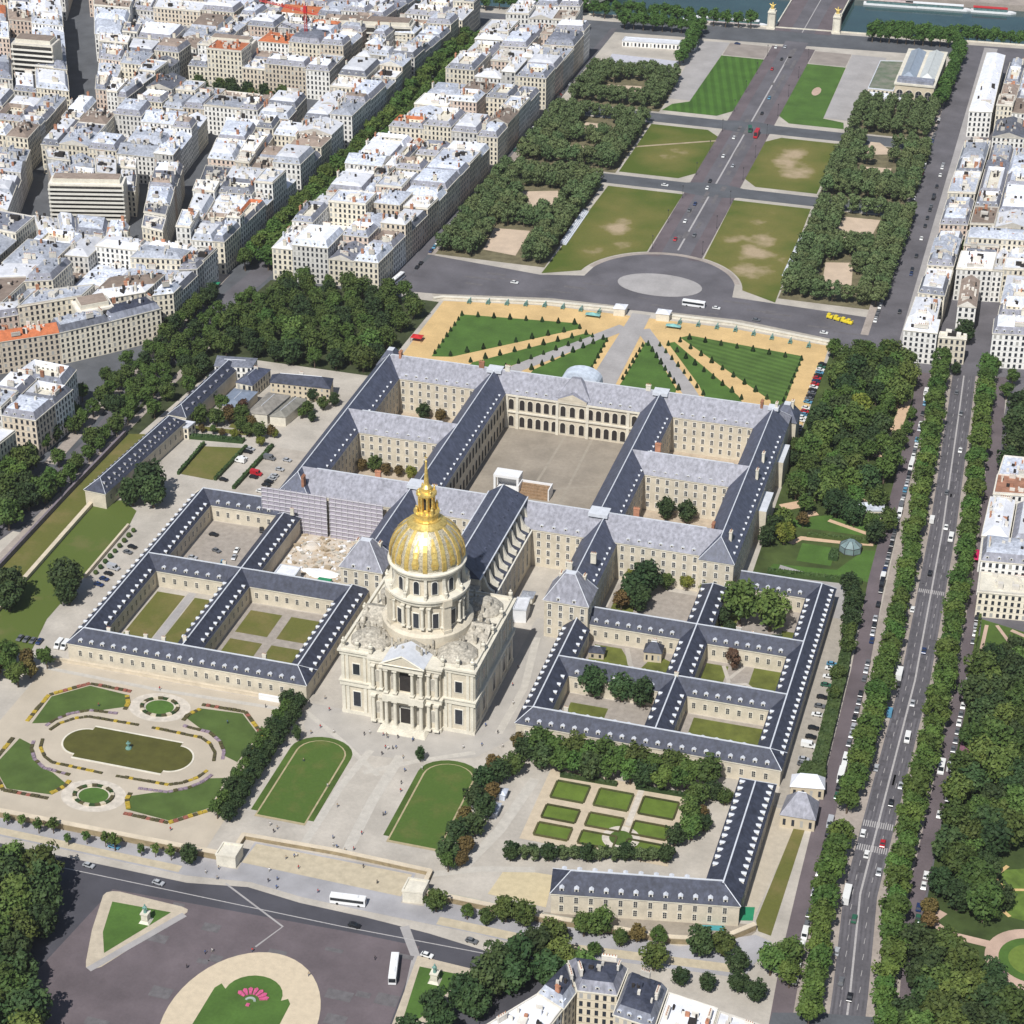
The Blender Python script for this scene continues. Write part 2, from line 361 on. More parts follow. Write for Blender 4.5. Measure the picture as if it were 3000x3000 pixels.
flat('grenelle_crossing', [[(140,335),(168,338),(204,346),(700,420),(700,440),(196,362),(136,352)]], .095, G_asph)
# esplanade
flat('esplanade_pavement', [rect(-131,117,404,bank(0)-42)], .03, G_gravel)
flat('esplanade_axis_road', [rect(-8.2,8.2,440,bank(0)-30)], .07, G_asph)
flat('esplanade_side_paths', [rect(-15.5,-8.2,440,bank(0)-44), rect(8.2,15.5,440,bank(0)-44)], .06, G_red)
flat('axis_line', [rect(-.5,.5,452,540), rect(-.5,.5,556,655), rect(-.5,.5,672,820)], .09, G_mark)
flat('esplanade_cross_roads', [rect(-131,117,540.5,555.5), rect(-131,117,655,671)], .08, G_asph2)
for yy in (548, 663):
    flat('crossroads', [arc(0,yy,24,11,0,359,24)], .10, G_asph2)
flat('round_island', [arc(.8,402,23.5,14.5,0,355,40)], .2, G_stone, th=.2)
ringp = arc(0,402,42,42,20,160,30)
flat('round_place_kerb', [arc(0,402,45,45,18,162,30)+arc(0,402,42,42,162,18,30)], .10, G_walk, th=.05)
Lm = worn_mat('worn_lawn', .12); Lm2 = worn_mat('worn_lawn_bare', .2)
def lawn_sw(sgn):
    P = [(-15.5,536),(-62,536),(-65.5,398)] + [(-x, y) for x, y in arc(0,402,46,46,8,69,10)]
    return P if sgn < 0 else [(-x,y) for x,y in P]
flat('worn_lawn', [lawn_sw(-1)], .11, Lm, uv=True); flat('worn_lawn', [lawn_sw(1)], .11, Lm2, uv=True)
def lawn_mid(s): P = [(15.5,572),(24,561),(61.5,561),(61.5,650),(24,650),(15.5,640)]; return [(s*x,y) for x,y in P]
flat('worn_lawn', [lawn_mid(-1)], .11, worn_mat('lawn_few_worn', .04), uv=True); flat('worn_lawn', [lawn_mid(1)], .11, Lm2, uv=True)
flat('lawn_desire_path', [strip([(-62,606),(-15,632)], 2)], .125, G_soil)
flat('mown_lawn', [[(-15.5,690),(-24,678),(-61,678),(-57,692),(-47,700),(-46,802),(-15.5,802)]], .11, G_mown)
flat('mown_lawn', [[(15.5,690),(24,678),(60,678),(58,690),(44,694),(42.5,802),(15.5,802)]], .11, G_grass_b)
flat('worn_patch', [arc(31,746,3,9,0,340,12)], .125, G_pink)
flat('air_terminal_paving', [[(-47,702),(-46,832),(-68,830),(-62,702)], [(44,696),(42.5,832),(67,832),(66,694)]], .10, G_stone)
flat('quay_paving', [rect(-45.5,-16,804,832), rect(16,42,804,832)], .105, mat('warm_paving', (.30,.26,.23), var=.15, scale=.1))
CLW = [[(-109,452),(-88,454),(-86,417),(-106,420)], [(-110,511),(-89,519),(-80,493),(-95,482)], [(-103,640),(-89,640),(-88,628),(-103,628)], [(-103.5,596),(-88.6,598),(-88,586),(-103.5,584)], [(-107,717),(-84.6,720),(-82.4,705),(-105,702)], [(-121,782),(-72.5,780),(-74,756),(-118,754)]]
CLE = [[(83,530),(104,531),(102,496),(81,498)], [(83,460),(98,464),(103,421),(86,428)], [(80,660),(86,660),(98,642),(80,636)], [(80.6,615),(99.2,617),(99.2,605),(80.6,603)]]
flat('sandy_clearing', [[(x+.28*0,y) for x,y in P]+[] for P in CLW[:5]+CLE], .12, mat('sand', (.56,.44,.33), var=.1, scale=.15, fine=.06)); flat('sports_court', [CLW[5]], .12, mat('court_paving',(.50,.50,.55), var=.1))
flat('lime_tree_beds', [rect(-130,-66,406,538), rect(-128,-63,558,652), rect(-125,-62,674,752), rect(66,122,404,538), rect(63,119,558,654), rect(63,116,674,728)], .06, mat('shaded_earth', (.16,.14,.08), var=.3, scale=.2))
# rue de Constantine and Fabert
flat('constantine_street', [[(121,362),(117.5,bank(117)-10),(131,bank(131)-10),(136,372)]], .075, G_asph)
flat('constantine_pavement', [[(136,372),(131,bank(131)-12),(140.5,bank(131)-12),(141,366)]], .12, G_stone, th=.1)
flat('fabert_street', [[(-143.5,350),(-134,360),(-131.5,840),(-135.5,840)]], .045, G_asph)
# north garden
flat('ochre_garden_walks', [[(-106,246),(-106,347),(-50,358),(50,359),(102,353),(104,246)]], .03, G_ochre)
NG = [[(-91.6,333.4),(-29.8,341),(-26,336),(-81,283),(-91,280.5)], [(-22.3,330.7),(-68.9,280),(-74,246),(-51,246),(-51.7,278),(-18.3,329)],
      [(-9.9,328.9),(-8.3,246),(-40,246),(-37,281),(-12.5,328)]]
for P in NG: flat('garden_lawn', [P], .1, G_grass_b, th=.07)
flat('garden_lawn', [[(25.9,340),(30.3,344),(90.9,337),(91.5,250),(84,283)]], .1, G_mown2, th=.07)
flat('garden_lawn', [[(21.3,331.7),(46.7,289),(66,246),(84,250),(68,283),(24.3,334)]], .1, G_grass_b, th=.07); flat('garden_lawn', [mir(NG[2])], .1, G_grass_b, th=.07)
flat('garden_paved_walk', [[(-7.4,246),(-5,362),(5,362),(7.4,246)]], .095, G_stone); flat('garden_paved_walk', [strip([(-5,344),(-45,281),(-60,246)],7.5)], .085, G_stone); flat('garden_paved_walk', [strip([(5,344),(41,285),(62,246)],7.5)], .075, G_stone)
# courts of the palace
flat('honour_court', [rect(-33.5,33.5,117,218.5)], .05, G_court)
flat('honour_court_bands', [strip([(-5,119),(-3,218)],1.2), strip([(12,119),(10,218)],1.2), strip([(-33,150),(33,178)],1)], .07, mat('court_wear',(.335,.295,.24),var=.1))
for s in (-1,1):
    flat('outer_court', [rect(-87,-48,118,160) if s<0 else rect(48,87,118,160), rect(-87,-48,174,218) if s<0 else rect(48,87,174,218)], .05, mat('beige_court',(.45,.37,.28)))
    flat('court_bed', [rect(-84,-52,176,181) if s<0 else rect(60,70,120,126)], .09, G_dry)
# south side
flat('church_paving', [[(-30,-50),(-14,-50),(12,-47),(31,-39),(42,-22),(42,60),(27,60),(27,-24),(-27,-24),(-40,-24),(-38,-38)]], .03, mat('church_gravel', (.42,.39,.35), var=.12, scale=.08, fine=.05))
def dlawn(s, c, outer):
    k = 1.0 if not outer else 0
    P = [(-34.2,-94.3),(-16,-94.3)] + [(-25.1+9.1*math.cos(a), -54+8.3*math.sin(a)) for a in [math.pi*i/12 for i in range(13)]]
    if outer: P = [(-37.4,-92.3),(-33.4+.0,-92.3),(-33.4,-95.0),(-16.8,-95.0),(-16.8,-92.3),(-13.2,-92.3)] + [(-25.3+12.1*math.cos(a), -53+9.8*math.sin(a)) for a in [math.pi*i/12 for i in range(13)]]
    return [(-s*x, y) for x, y in P] if s > 0 else P
for s in (-1,1):
    flat('forecourt_verge', [dlawn(s,0,True)], .08, G_grass, th=.06)
    P = dlawn(s,0,False); cx = sum(p[0] for p in P)/len(P); cy = sum(p[1] for p in P)/len(P)
    flat('lawn_border_path', [[(cx+(x-cx)*1.07, cy+(y-cy)*1.03) for x,y in P]], .10, mat('path_sand',(.40,.33,.20)))
    flat('forecourt_lawn', [P], .13, mat('forecourt_grass', (.072,.125,.022), var=.2, c2=(.12,.135,.035), thr=(.5,.75), scale=.12, fine=.1, fscale=1.0))
flat('yellow_gravel_patch', [[(58,-112),(60,-97),(77,-96),(79,-113)]], .05, mat('yellow_gravel',(.56,.47,.30), var=.1))
# Place Vauban islands
flat('island_kerb', [[(-67.6,-151),(-67.2,-149.2),(-65.5,-148),(-63,-147.5),(-39.5,-148.5),(-37,-149.2),(-36.6,-150.6),(-37.4,-152.5),(-52.5,-183.5),(-55,-185.8),(-57.3,-185.2),(-58.6,-182.5),(-63.5,-168)], [(44.9,-148.5),(66,-149.5),(67.5,-152),(58,-178),(49,-195),(47.5,-185)]], .13, mat('island_gravel',(.50,.43,.33),var=.12,fine=.06), th=.1)
flat('island_lawn', [[(-63.2,-153),(-41.8,-152.3),(-54.6,-177.3),(-59.5,-168)], [(47.2,-153.3),(62.5,-153.2),(56,-174),(50.5,-184)]], .17, G_grass_b)
flat('island_paving', [strip([(-37,-152),(-56,-186)],2.6)], .16, G_stone)
cc = (0.5,-194)
flat('round_garden_gravel', [[(cc[0]+24.5*math.cos(a)*1.0, cc[1]+33*math.sin(a)) for a in [math.pi*2*i/48 for i in range(48)]]], .13, mat('cream_gravel',(.60,.50,.36),var=.08,fine=.05), th=.1)
flat('round_garden_lawn', [[(-13.5,-215),(-13.2,-182),(-11.8,-179.5)]+[(0+9.6*math.cos(a), -181.5+9*math.sin(a)) for a in [math.pi-math.pi*i/12 for i in range(13)]]+[(11.5,-180),(13,-182),(13.5,-215)]], .18, G_grass_b)
# west side
flat('west_moat_grass', [[(-202.5,158),(-195,160),(-191,98.3),(-189.5,20),(-187,-30),(-204,-30),(-203,98)]], .04, G_dry)
flat('west_lawn', [[(-189.5,95),(-178,99),(-168,92),(-165.8,80),(-165.5,0),(-160,-26),(-188,-26),(-189.4,20)]], .06, mat('west_lawn_grass', (.095,.130,.025), var=.25, scale=.06, fine=.1, c2=(.15,.145,.05), thr=(.55,.75)))
flat('car_court_lawn', [[(-163,129),(-163.4,157),(-144.4,161),(-146.7,128)]], .07, G_dry)
flat('west_service_yard', [rect(-134,-104,104,166)], .04, mat('yard_gravel',(.42,.375,.32),var=.2,scale=.12,fine=.07)); flat('yard_lawn_strip', [[(-177,171),(-146,173),(-147,177),(-178,175)], [(-160,178),(-152,178),(-148,192),(-160,192)]], .06, G_dry)
flat('tour_maubourg_road', [strip([(-243,-60),(-215,80),(-213,150),(-222,240),(-214,345),(-213,600),(-214,840)],13)], .07, G_asph)
flat('tour_maubourg_pavement', [strip([(-225,120),(-228,200),(-232,345)],6), strip([(-207,30),(-206,160),(-205,260)],4)], .09, G_walk)
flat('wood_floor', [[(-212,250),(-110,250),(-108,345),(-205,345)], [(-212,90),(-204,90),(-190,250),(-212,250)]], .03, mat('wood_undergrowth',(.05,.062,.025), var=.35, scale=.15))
flat('range_court_grass', [rect(-131,-118.5,-10,33), rect(-114,-103,-10,33)], .06, G_dry); flat('range_court_path', [rect(-118,-114.5,-12,36)], .07, G_stone)
flat('range_court_grass', [rect(-88,-74,14,31), rect(-70,-56,14,31), rect(-88,-74,-8,9), rect(-70,-56,-8,9)], .06, G_dry)
flat('range_court_gravel', [rect(-132,-102,48,94), rect(-90,-53,-13,36)], .04, mat('grey_gravel',(.34,.30,.26),var=.15,fine=.06))
flat('works_yard', [rect(-90,-56,48,97)], .04, mat('works_earth',(.48,.37,.25), var=.35, scale=.2, c2=(.62,.58,.52), fine=.1))
# east courts
flat('range_court_grass', [rect(54.5,64,62,92), rect(100,107,64,88), rect(126,131,62,80), [(55,24),(55,48),(66,48),(80,26),(72,24)], [(76,34),(88,28),(88,44),(80,48)], rect(100,131,24,34), rect(101,110,34,48), rect(120,131,36,50), rect(56,71,-7,6), rect(104,131,-10,10)], .06, mat('court_grass',(.12,.135,.028),var=.3,scale=.15,fine=.1))
flat('range_court_gravel', [rect(53,89,62,96), rect(100,132,62,96), rect(53,89,23,50), rect(100,132,23,50), rect(53,89,-13,12), rect(100,132,-13,12)], .04, mat('grey_gravel',(0,0,0)))
flat('garden_path', [strip([(68,49),(72,38),(82,25)],2), strip([(108,48),(112,38),(112,30),(118,25),(124,28),(124,34),(119,38),(114,36)],1.6), strip([(116,50),(112,40)],1.5)], .08, G_gravel)
flat('east_car_lot', [rect(143.5,152,-34,98)], .05, mat('lot_gravel',(.36,.325,.275),var=.12,fine=.06))
# north-east garden
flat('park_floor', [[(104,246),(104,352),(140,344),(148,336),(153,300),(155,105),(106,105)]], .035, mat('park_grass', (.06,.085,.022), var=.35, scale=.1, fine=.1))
flat('park_lawn', [[(122,152),(137,152),(137,136.5),(122,136.5)], [(149,154),(154.5,155),(155,128),(140,128),(112,127),(113,131),(140,134)], [(112,170),(130,180),(148,176),(146,166),(118,165)], [(109,195),(113,205),(118,200),(114,190)]], .06, G_grass_b)
flat('park_path', [strip([(152,160),(140,158),(121,156),(117,150)],3.2), strip([(148.5,305),(147.5,275),(144,255),(143,240)],5), strip([(150,192),(137,201),(130,215)],2.2), strip([(108,180),(116,186),(120,195)],6), strip([(130,175),(149,168)],2.4), strip([(118,176),(124,180)],4)], .075, mat('peach_gravel',(.60,.42,.28),var=.1))
flat('service_path', [[(116,118),(142,110),(143,124),(116,131)], [(138,96),(152,96),(150,128),(142,128)]], .07, G_stone)
# right-hand park by the lower right corner
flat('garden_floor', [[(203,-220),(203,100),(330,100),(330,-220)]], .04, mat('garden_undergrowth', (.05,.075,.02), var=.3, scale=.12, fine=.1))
flat('garden_round_walk', [arc(240,-92,15.5,15.5,0,355,40), strip([(226,-88),(212,-87),(206,-82),(209,-76)],3.4), strip([(214,-90),(209,-95),(216,-108)],1.3)], .08, G_pink)
flat('garden_round_lawn', [arc(240,-92,11,11,0,355,32)], .12, G_grass_b); flat('garden_round_centre', [arc(240,-92,7.8,7.8,0,355,32)], .14, mat('light_grass',(.14,.20,.035)))
flat('garden_lawn', [[(203.5,113),(205,82),(216,92),(224,100),(222,108)]], .07, G_grass); flat('garden_path', [strip([(206,109),(205.5,83)],1.5), strip([(210,110),(217,97)],1.5), strip([(216,108),(226,103)],2)], .09, G_pink)
flat('garden_path', [strip([(228,-45),(224,-52),(228,-58),(225,-66),(231,-72)],1.4), strip([(236,-56),(229,-58)],1.2)], .09, G_ochre)
flat('garden_lawn', [[(226,-48),(245,-40),(245,-74),(230,-72)]], .065, mat('lime_grass',(.11,.17,.03),var=.3,scale=.2))
# SE precinct
flat('se_side_court', [[(142,-99),(148,-97),(153,-45),(149,-36),(143.5,-36)]], .06, mat('se_gravel',(.48,.42,.33),var=.1)); flat('se_moat_grass', [[(148.8,-99),(152.5,-46),(156.5,-45),(155,-105),(150.5,-104)]], .07, G_dry)
flat('se_front_court', [[(79,-115.5),(146,-101.5),(150,-104),(146,-112),(128,-116),(79,-122)]], .06, G_court)
flat('play_court', [[(142.3,-93.5),(147.2,-92.3),(147.8,-99.3),(143,-100.6)]], .1, M_green); flat('play_tarp', [[(131,-106.6),(139,-104.6),(140.3,-107),(132,-109)]], .1, mat('teal_tarp',(.06,.28,.30)))
flat('south_pavement', [[(-135,-121.5),(-37,-121.5),(-37,-125),(-29,-125),(-29,-109),(31,-109),(31,-125),(39,-124.5),(39,-120),(127,-119),(150,-106),(156,-108),(150,-128),(90,-134),(60,-132.5),(22,-132.5),(-2,-132),(-22,-129.8),(-45,-133),(-135,-132)]], .1, mat('mixed_paving',(.37,.36,.37),var=.2,scale=.06,fine=.06), th=.08)
flat('plane_tree_bed', [strip([(-135,-129.5),(-48,-130.5)],3.5), strip([(46,-130),(90,-130.5),(150,-124)],4), [(-28,-110),(30,-110),(30,-122),(-29,-121)]], .13, mat('bed_gravel',(.50,.43,.31),var=.12))

flat('lower_crossing', [[(162,-141),(176,-137),(192,-134),(204,-132),(206,-230),(162,-230)]], .10, G_asph2)
flat('grove_pavement', [[(115.5,372),(119.6,372),(117,735),(113.5,735)], [(-134,404),(-130,404),(-127.6,655),(-131.6,655)]], .12, G_walk, th=.08)

# patched asphalt, tyre lanes and worn tracks
rp = random.Random(23)
pt = []
for k in range(46):
    y = rp.uniform(-140,330); o = rp.choice((-4,-1.6,1.6,4)); w = rp.uniform(.5,1.3); l = rp.uniform(2,16); pt.append([(bx(y)+o-w,y),(bx(y)+o+w,y),(bx(y+l)+o+w,y+l),(bx(y+l)+o-w,y+l)])
pt2 = [rect(x,x+rp.uniform(2,9),y,y+rp.uniform(1.5,6)) for x,y in [(rp.uniform(-60,40),rp.uniform(-215,-150)) for _ in range(26)]]+[rect(x,x+rp.uniform(4,18),y,y+rp.uniform(1,2.5)) for x,y in [(rp.uniform(-120,110),rp.uniform(370,392)) for _ in range(18)]]+[rect(x,x+rp.uniform(1.5,3),y,y+rp.uniform(4,20)) for x,y in [(rp.uniform(-8,5.5),rp.uniform(450,820)) for _ in range(30)]]
flat('asphalt_patches', pt, .075, mat('patched_asphalt',(.10,.095,.104),var=.2,fine=.1)); flat('asphalt_patches', pt2, .108, mat('faded_asphalt',(.145,.135,.138),var=.2,fine=.1))
flat('tyre_lanes', [[(bx(y)+o-.35,y) for y in ys]+[(bx(y)+o+.35,y) for y in ys[::-1]] for o in (-4.6,-3.0,-1.9,1.6,3.1,4.6)], .066, mat('tyre_worn_asphalt',(.108,.102,.112),var=.2))
tr = [strip([(-8,-46),(-11,-70),(-12,-106)],3), strip([(4,-46),(3,-75),(4,-106)],4), strip([(30,-36),(10,-48),(-6,-60)],2.4), strip([(-40,-30),(-20,-44),(0,-60)],2.2), strip([(35,-22),(36,10),(31,46)],3), strip([(46,-100),(52,-78),(56,-45)],4), strip([(70,-95),(52,-100),(36,-108)],3), strip([(-150,-32),(-100,-33),(-50,-31)],2)]
for i, P in enumerate(tr): flat('worn_track', [P], .042+.003*i, mat('worn_gravel',(.50,.465,.41),var=.1,fine=.06))
# ---------------------------------------------------------------- the domed church
def column_mesh(r, h, name, m):
    mb = MB(); mb.box(-r*1.35,r*1.35,-r*1.35,r*1.35,0,r*.7)
    mb.lathe([(r*1.1,r*.7),(r,r*1.4),(r*.86,h-r*2),(r*1.25,h-r*.8)], n=10); mb.box(-r*1.4,r*1.4,-r*1.4,r*1.4,h-r*.8,h)
    return mb.mesh(name, m)
def arch_window(w, h, d, name, frame=M_trim, pane=M_glass, arched=True, bars=True):
    """Window facing -y: raised surround, dark pane, glazing bars."""
    mb = MB(); n = 8
    def outl(hw, hh): 
        P = [(-hw,0),(hw,0),(hw,hh-hw if arched else hh)]
        P += [(hw*math.cos(math.pi*i/n), hh-hw+hw*math.sin(math.pi*i/n)) for i in range(1,n)] if arched else []
        return P+[(-hw,hh-hw if arched else hh)]
    O = outl(w/2+.3, h+.3); I = outl(w/2, h)
    mb.face([(x,-d,z-.2 if z == 0 else z) for x,z in O], 0)
    for i in range(len(O)):
        a, b = O[i], O[(i+1)%len(O)]; mb.face([(a[0],.05,a[1]),(b[0],.05,b[1]),(b[0],-d,b[1]),(a[0],-d,a[1])], 0)
    mb.face([(x,-d-.02,z+.02) for x,z in I], 1)
    if bars:
        mb.box(-.05,.05,-d-.05,-d-.03,.05,h-.1,0); 
        for k in (1,2): mb.box(-w/2,w/2,-d-.05,-d-.03,h*k/3-.04,h*k/3+.04,0)
    return mb.mesh(name, [frame, pane])
ME_col1 = column_mesh(.78, 12.2, 'column', M_stone_w); ME_col2 = column_mesh(.68, 10.6, 'column', M_stone_w); ME_col3 = column_mesh(.62, 9.6, 'column', M_stone_w)
ch = thing('domed_church', 'tall baroque church with gilded ribbed dome and two-storey columned front', 'church')
mb = MB()
mb.box(-26.4,26.4,-25.6,26.4,0,29.0); mb.box(-13.8,13.8,-27.8,-25.5,0,28.9)
mb.box(-9,9,26.3,40,0,24); mb.box(-17,17,26.3,33,0,20)
mb.build('body', M_stone, ch)
mb = MB()   # plinth, string course and cornices following the projections
for z0, z1, o in ((0,1.6,.35),(13.2,15.2,.7),(15.2,15.7,1.1),(27.2,28.8,.6),(28.8,29.6,1.2)):
    mb.box(-26.4-o,-13.8-o,-25.6-o,26.4+o,z0,z1); mb.box(13.8+o,26.4+o,-25.6-o,26.4+o,z0,z1)
    mb.box(-13.79-o,13.79+o,-27.8-o,-20,z0,z1+.03); mb.box(-13.79-o,13.79+o,24,26.4+o-.02,z0,z1+.02)
mb.box(-8.2,8.2,-31.6,-27.7,13.25,15.75); mb.box(-8.0,8.0,-31.0,-27.7,27.25,29.65)
mb.build('cornice', M_stone_w, ch)
mb = MB()   # parapet
for x0,x1,y0,y1 in ((-26.4,-14,-25.6,-25.1),(14,26.4,-25.6,-25.1),(25.9,26.4,-25,26.4),(-26.4,-25.9,-25,26.4),(-25.8,25.8,25.9,26.4)):
    mb.box(x0,x1,y0,y1,29.5,30.7)
mb.build('parapet', M_stone_w, ch)
mb = MB()   # portico steps
for k in range(5): mb.box(-9.6+k*.25,9.6-k*.25,-34.4+k*.55,-27.6,k*.3,k*.3+.3)
mb.build('steps', M_stone_w, ch)
mb = MB(); mb.face([(-8.4,-31.4,29.7),(8.4,-31.4,29.7),(0,-31.4,34.2)]); mb.face([(8.4,-31.4,29.7),(8.4,-20,29.7),(0,-20,34.2),(0,-31.4,34.2)],1); mb.face([(-8.4,-20,29.7),(-8.4,-31.4,29.7),(0,-31.4,34.2),(0,-20,34.2)],1)
mb.face([(-6.2,-31.45,30.2),(6.2,-31.45,30.2),(0,-31.45,33.4)],2)
for s in (-1,1): mb.tube((s*8.7,-31.7,29.9),(0,-31.7,34.5),.36,n=4)
mb.tube((-8.8,-31.7,29.95),(8.8,-31.7,29.95),.34,n=4)
mb.build('pediment', [M_stone_w, M_lead, M_stone], ch)
for x in (-6.9,-3.4,3.4,6.9): obj('column', ME_col1, ch, (x,-30.5,1.2)); obj('column', ME_col2, ch, (x,-30.1,16.3))
for x in (-12.6,-9.4,9.4,12.6): obj('column', ME_col1, ch, (x,-28.9,1.2)); obj('column', ME_col2, ch, (x,-28.8,16.3))
def pil(x0,x1,y0,y1):
    m = MB(); m.box(x0,x1,y0,y1,1.6,13.2); m.box(x0+.05,x1-.05,y0+.03,y1-.03,13.21,27.2); m.build('pilaster', M_stone_w, ch)
for s in (-1,1):
    for x in (15.2,17.0,24.0,25.7): pil(s*x-.62,s*x+.62,-26.0,-25.4)
    for y in (-24.5,-18,-9,9,18,24.5): pil(s*26.4-.4,s*26.4+.4,y-.7,y+.7)
ME_w1 = arch_window(2.9,6.6,.25,'window',arched=False,bars=False); ME_w2 = arch_window(2.7,4.8,.25,'window',arched=False,bars=False)
for s in (-1,1):
    obj('window', ME_w1, ch, (s*20.4,-25.6,4.0)); obj('window', ME_w2, ch, (s*20.4,-25.6,18.6))
    for y in (-21.3,-13.5,0,13.5,21.3):
        obj('window', ME_w1, ch, (s*26.4,y,4.0), s*math.pi/2); obj('window', ME_w2, ch, (s*26.4,y,18.6), s*math.pi/2)
ME_niche = arch_window(1.7,5.0,.12,'niche',pane=M_stone_g,bars=False)
for x in (-11,11): obj('niche', ME_niche, ch, (x,-27.85,4.5)); obj('niche', ME_niche, ch, (x,-27.85,19))
mb = MB(); mb.box(-2.1,2.1,-27.95,-27.75,1.5,8.6,0); mb.box(-2.6,-2.1,-28.1,-27.7,1.5,9.2,1); mb.box(2.1,2.6,-28.1,-27.7,1.5,9.2,1); mb.box(-2.6,2.6,-28.1,-27.7,8.6,9.2,1)
mb.build('door', [M_dark, M_trim], ch); 
mb = MB(); mb.box(-2.3,2.3,-27.95,-27.75,16.5,24.5,0); mb.build('upper_doorway', [M_dark], ch)
for x in (-5.1,5.1):
    mb = MB(); mb.box(x-.8,x+.8,-27.92,-27.75,2,11.5); mb.box(x-.7,x+.7,-27.92,-27.75,16.5,25); mb.build('recess', M_stone_g, ch)
# roofs round the drum: four gabled arms, four corner roofs
M_croof = mat('weathered_lead_roof', (.42,.385,.32), var=.34, scale=.6, fine=.16, fscale=1.2)
mb = MB()
def gable(x0,x1,y0,y1,z0,z1,ax):
    if ax == 'x': mb.face([(x0,y0,z0),(x1,y0,z0),(x1,(y0+y1)/2,z1),(x0,(y0+y1)/2,z1)]); mb.face([(x1,y1,z0),(x0,y1,z0),(x0,(y0+y1)/2,z1),(x1,(y0+y1)/2,z1)]); mb.face([(x1,y0,z0),(x1,y1,z0),(x1,(y0+y1)/2,z1)]); mb.face([(x0,y1,z0),(x0,y0,z0),(x0,(y0+y1)/2,z1)])
    else: mb.face([(x1,y0,z0),(x1,y1,z0),((x0+x1)/2,y1,z1),((x0+x1)/2,y0,z1)]); mb.face([(x0,y1,z0),(x0,y0,z0),((x0+x1)/2,y0,z1),((x0+x1)/2,y1,z1)]); mb.face([(x0,y0,z0),(x1,y0,z0),((x0+x1)/2,y0,z1)]); mb.face([(x1,y1,z0),(x0,y1,z0),((x0+x1)/2,y1,z1)])
gable(-25.6,25.6,-8.2,8.2,29.3,33.8,'x'); gable(-8.25,8.25,-20,25.5,29.3,33.9,'y')
for sx in (-1,1):
    for sy in (-1,1):
        P = rect(16.9-8.4,16.9+8.4,16.7-8.1,16.7+8.1) if False else [(sx*17-8.2,sy*16.7-8),(sx*17+8.2,sy*16.7-8),(sx*17+8.2,sy*16.7+8),(sx*17-8.2,sy*16.7+8)]
        mb.lathe([(8.3,29.35),(7.9,30.4),(6.2,31.7),(4.2,32.3),(3.6,33.4),(2.0,33.9),(0.01,34.1)], sx*17.2, sy*16.8, 10, 0)
mb.box(-9,9,25.5,40,24,24.4); mb.build('roof', M_croof, ch)
mb = MB()   # broken ornaments: urns, vents, ladders of the roofscape
rr = random.Random(5)
for i in range(110):
    a = rr.uniform(0,6.28); q = rr.uniform(17.5,25.5); x, y = q*math.cos(a)*1.1, q*math.sin(a)
    if abs(x) < 25 and abs(y) < 24.5:
        s = rr.uniform(.25,.7); mb.box(x-s,x+s,y-s*.7,y+s*.7,29.5,33.2+rr.uniform(-1.2,1.4), 0)
vo = mb.build('roof_ornament', [M_croof, M_lead], ch); vo['kind'] = 'stuff'
ME_urn = MB(); ME_urn.box(-.7,.7,-.7,.7,0,1.2); ME_urn.lathe([(.4,1.2),(.9,2),(.95,2.8),(.4,3.2),(.5,3.7),(.05,4.4)], n=8); ME_urn = ME_urn.mesh('urn', M_stone_w)
for x,y in [(-25.6,-25),(25.6,-25),(-14.3,-26.2),(14.3,-26.2),(-20,-25.2),(20,-25.2),(25.9,-12),(25.9,12),(25.9,0),(25.6,25.6),(-25.6,25.6),(-25.9,0)]: obj('urn', ME_urn, ch, (x,y,30.2))
# drum
dr = MB(); dr.lathe([(17.6,29.5),(17.6,34.2),(16.4,35.2),(14.1,35.4),(14.1,47.6)], n=48)
for i in range(8):
    pass
drum = dr.build('drum', M_stone, ch)
mb = MB(); mb.lathe([(14.2,46.6),(15.4,47.0),(15.6,48.4),(16.4,48.9),(16.4,49.7),(14.4,50.2)], n=48); mb.build('drum_cornice', M_stone_w, drum)
ME_dw = arch_window(2.2,6.4,.3,'drum_window',arched=False,bars=False)
ME_pier = MB(); ME_pier.box(-1.5,1.5,-2.6,0,0,12.6); ME_pier.box(-1.75,1.75,-3.1,0,11.4,14.3); ME_pier.box(-1.7,1.7,-2.9,0,-.4,.9); ME_pier = ME_pier.mesh('buttress', M_stone)
for i in range(12):
    a = 2*math.pi*(i+.0)/12 - math.pi/2; obj('drum_window', ME_dw, drum, (14.15*math.cos(a),14.15*math.sin(a),36.6), a+math.pi/2)
    b = a+math.pi/12
    for o in (-.085,.085): obj('column', ME_col3, drum, (15.2*math.cos(b+o),15.2*math.sin(b+o),36.9))
for i in range(8):
    b = 2*math.pi*(i+.5)/8 + (math.pi/8 if False else 0)
    if i in (1,2,5,6) : pass
for k in (0,1,2,3):
    b = math.pi/4+k*math.pi/2; obj('buttress', ME_pier, drum, (14*math.cos(b),14*math.sin(b),35.3), b+math.pi/2)
at = MB(); at.lathe([(13.0,49.8),(13.0,58.6)], n=48); attic = at.build('attic', M_stone, ch)
mb = MB(); mb.lathe([(13.1,57.6),(14.2,58.0),(14.5,59.2),(15.1,59.6),(15.1,60.2),(14.3,60.6),(14.2,61.2)], n=48); mb.build('attic_cornice', M_stone_w, attic)
ME_aw = arch_window(2.1,5.6,.35,'attic_window',bars=False)
sm = MB()
Pz = [(0,0),(3.0,0),(3.0,1.2),(2.0,2.4),(1.3,4.2),(1.0,6.6),(1.2,8.4),(0,8.6)]
for y0,y1,f in ((-.55,.55,0),): 
    sm.face([(x,y0,z) for x,z in Pz]); sm.face([(x,y1,z) for x,z in reversed(Pz)])
    for i in range(len(Pz)): a,b = Pz[i],Pz[(i+1)%len(Pz)]; sm.face([(a[0],y1,a[1]),(a[0],y0,a[1]),(b[0],y0,b[1]),(b[0],y1,b[1])][::-1])
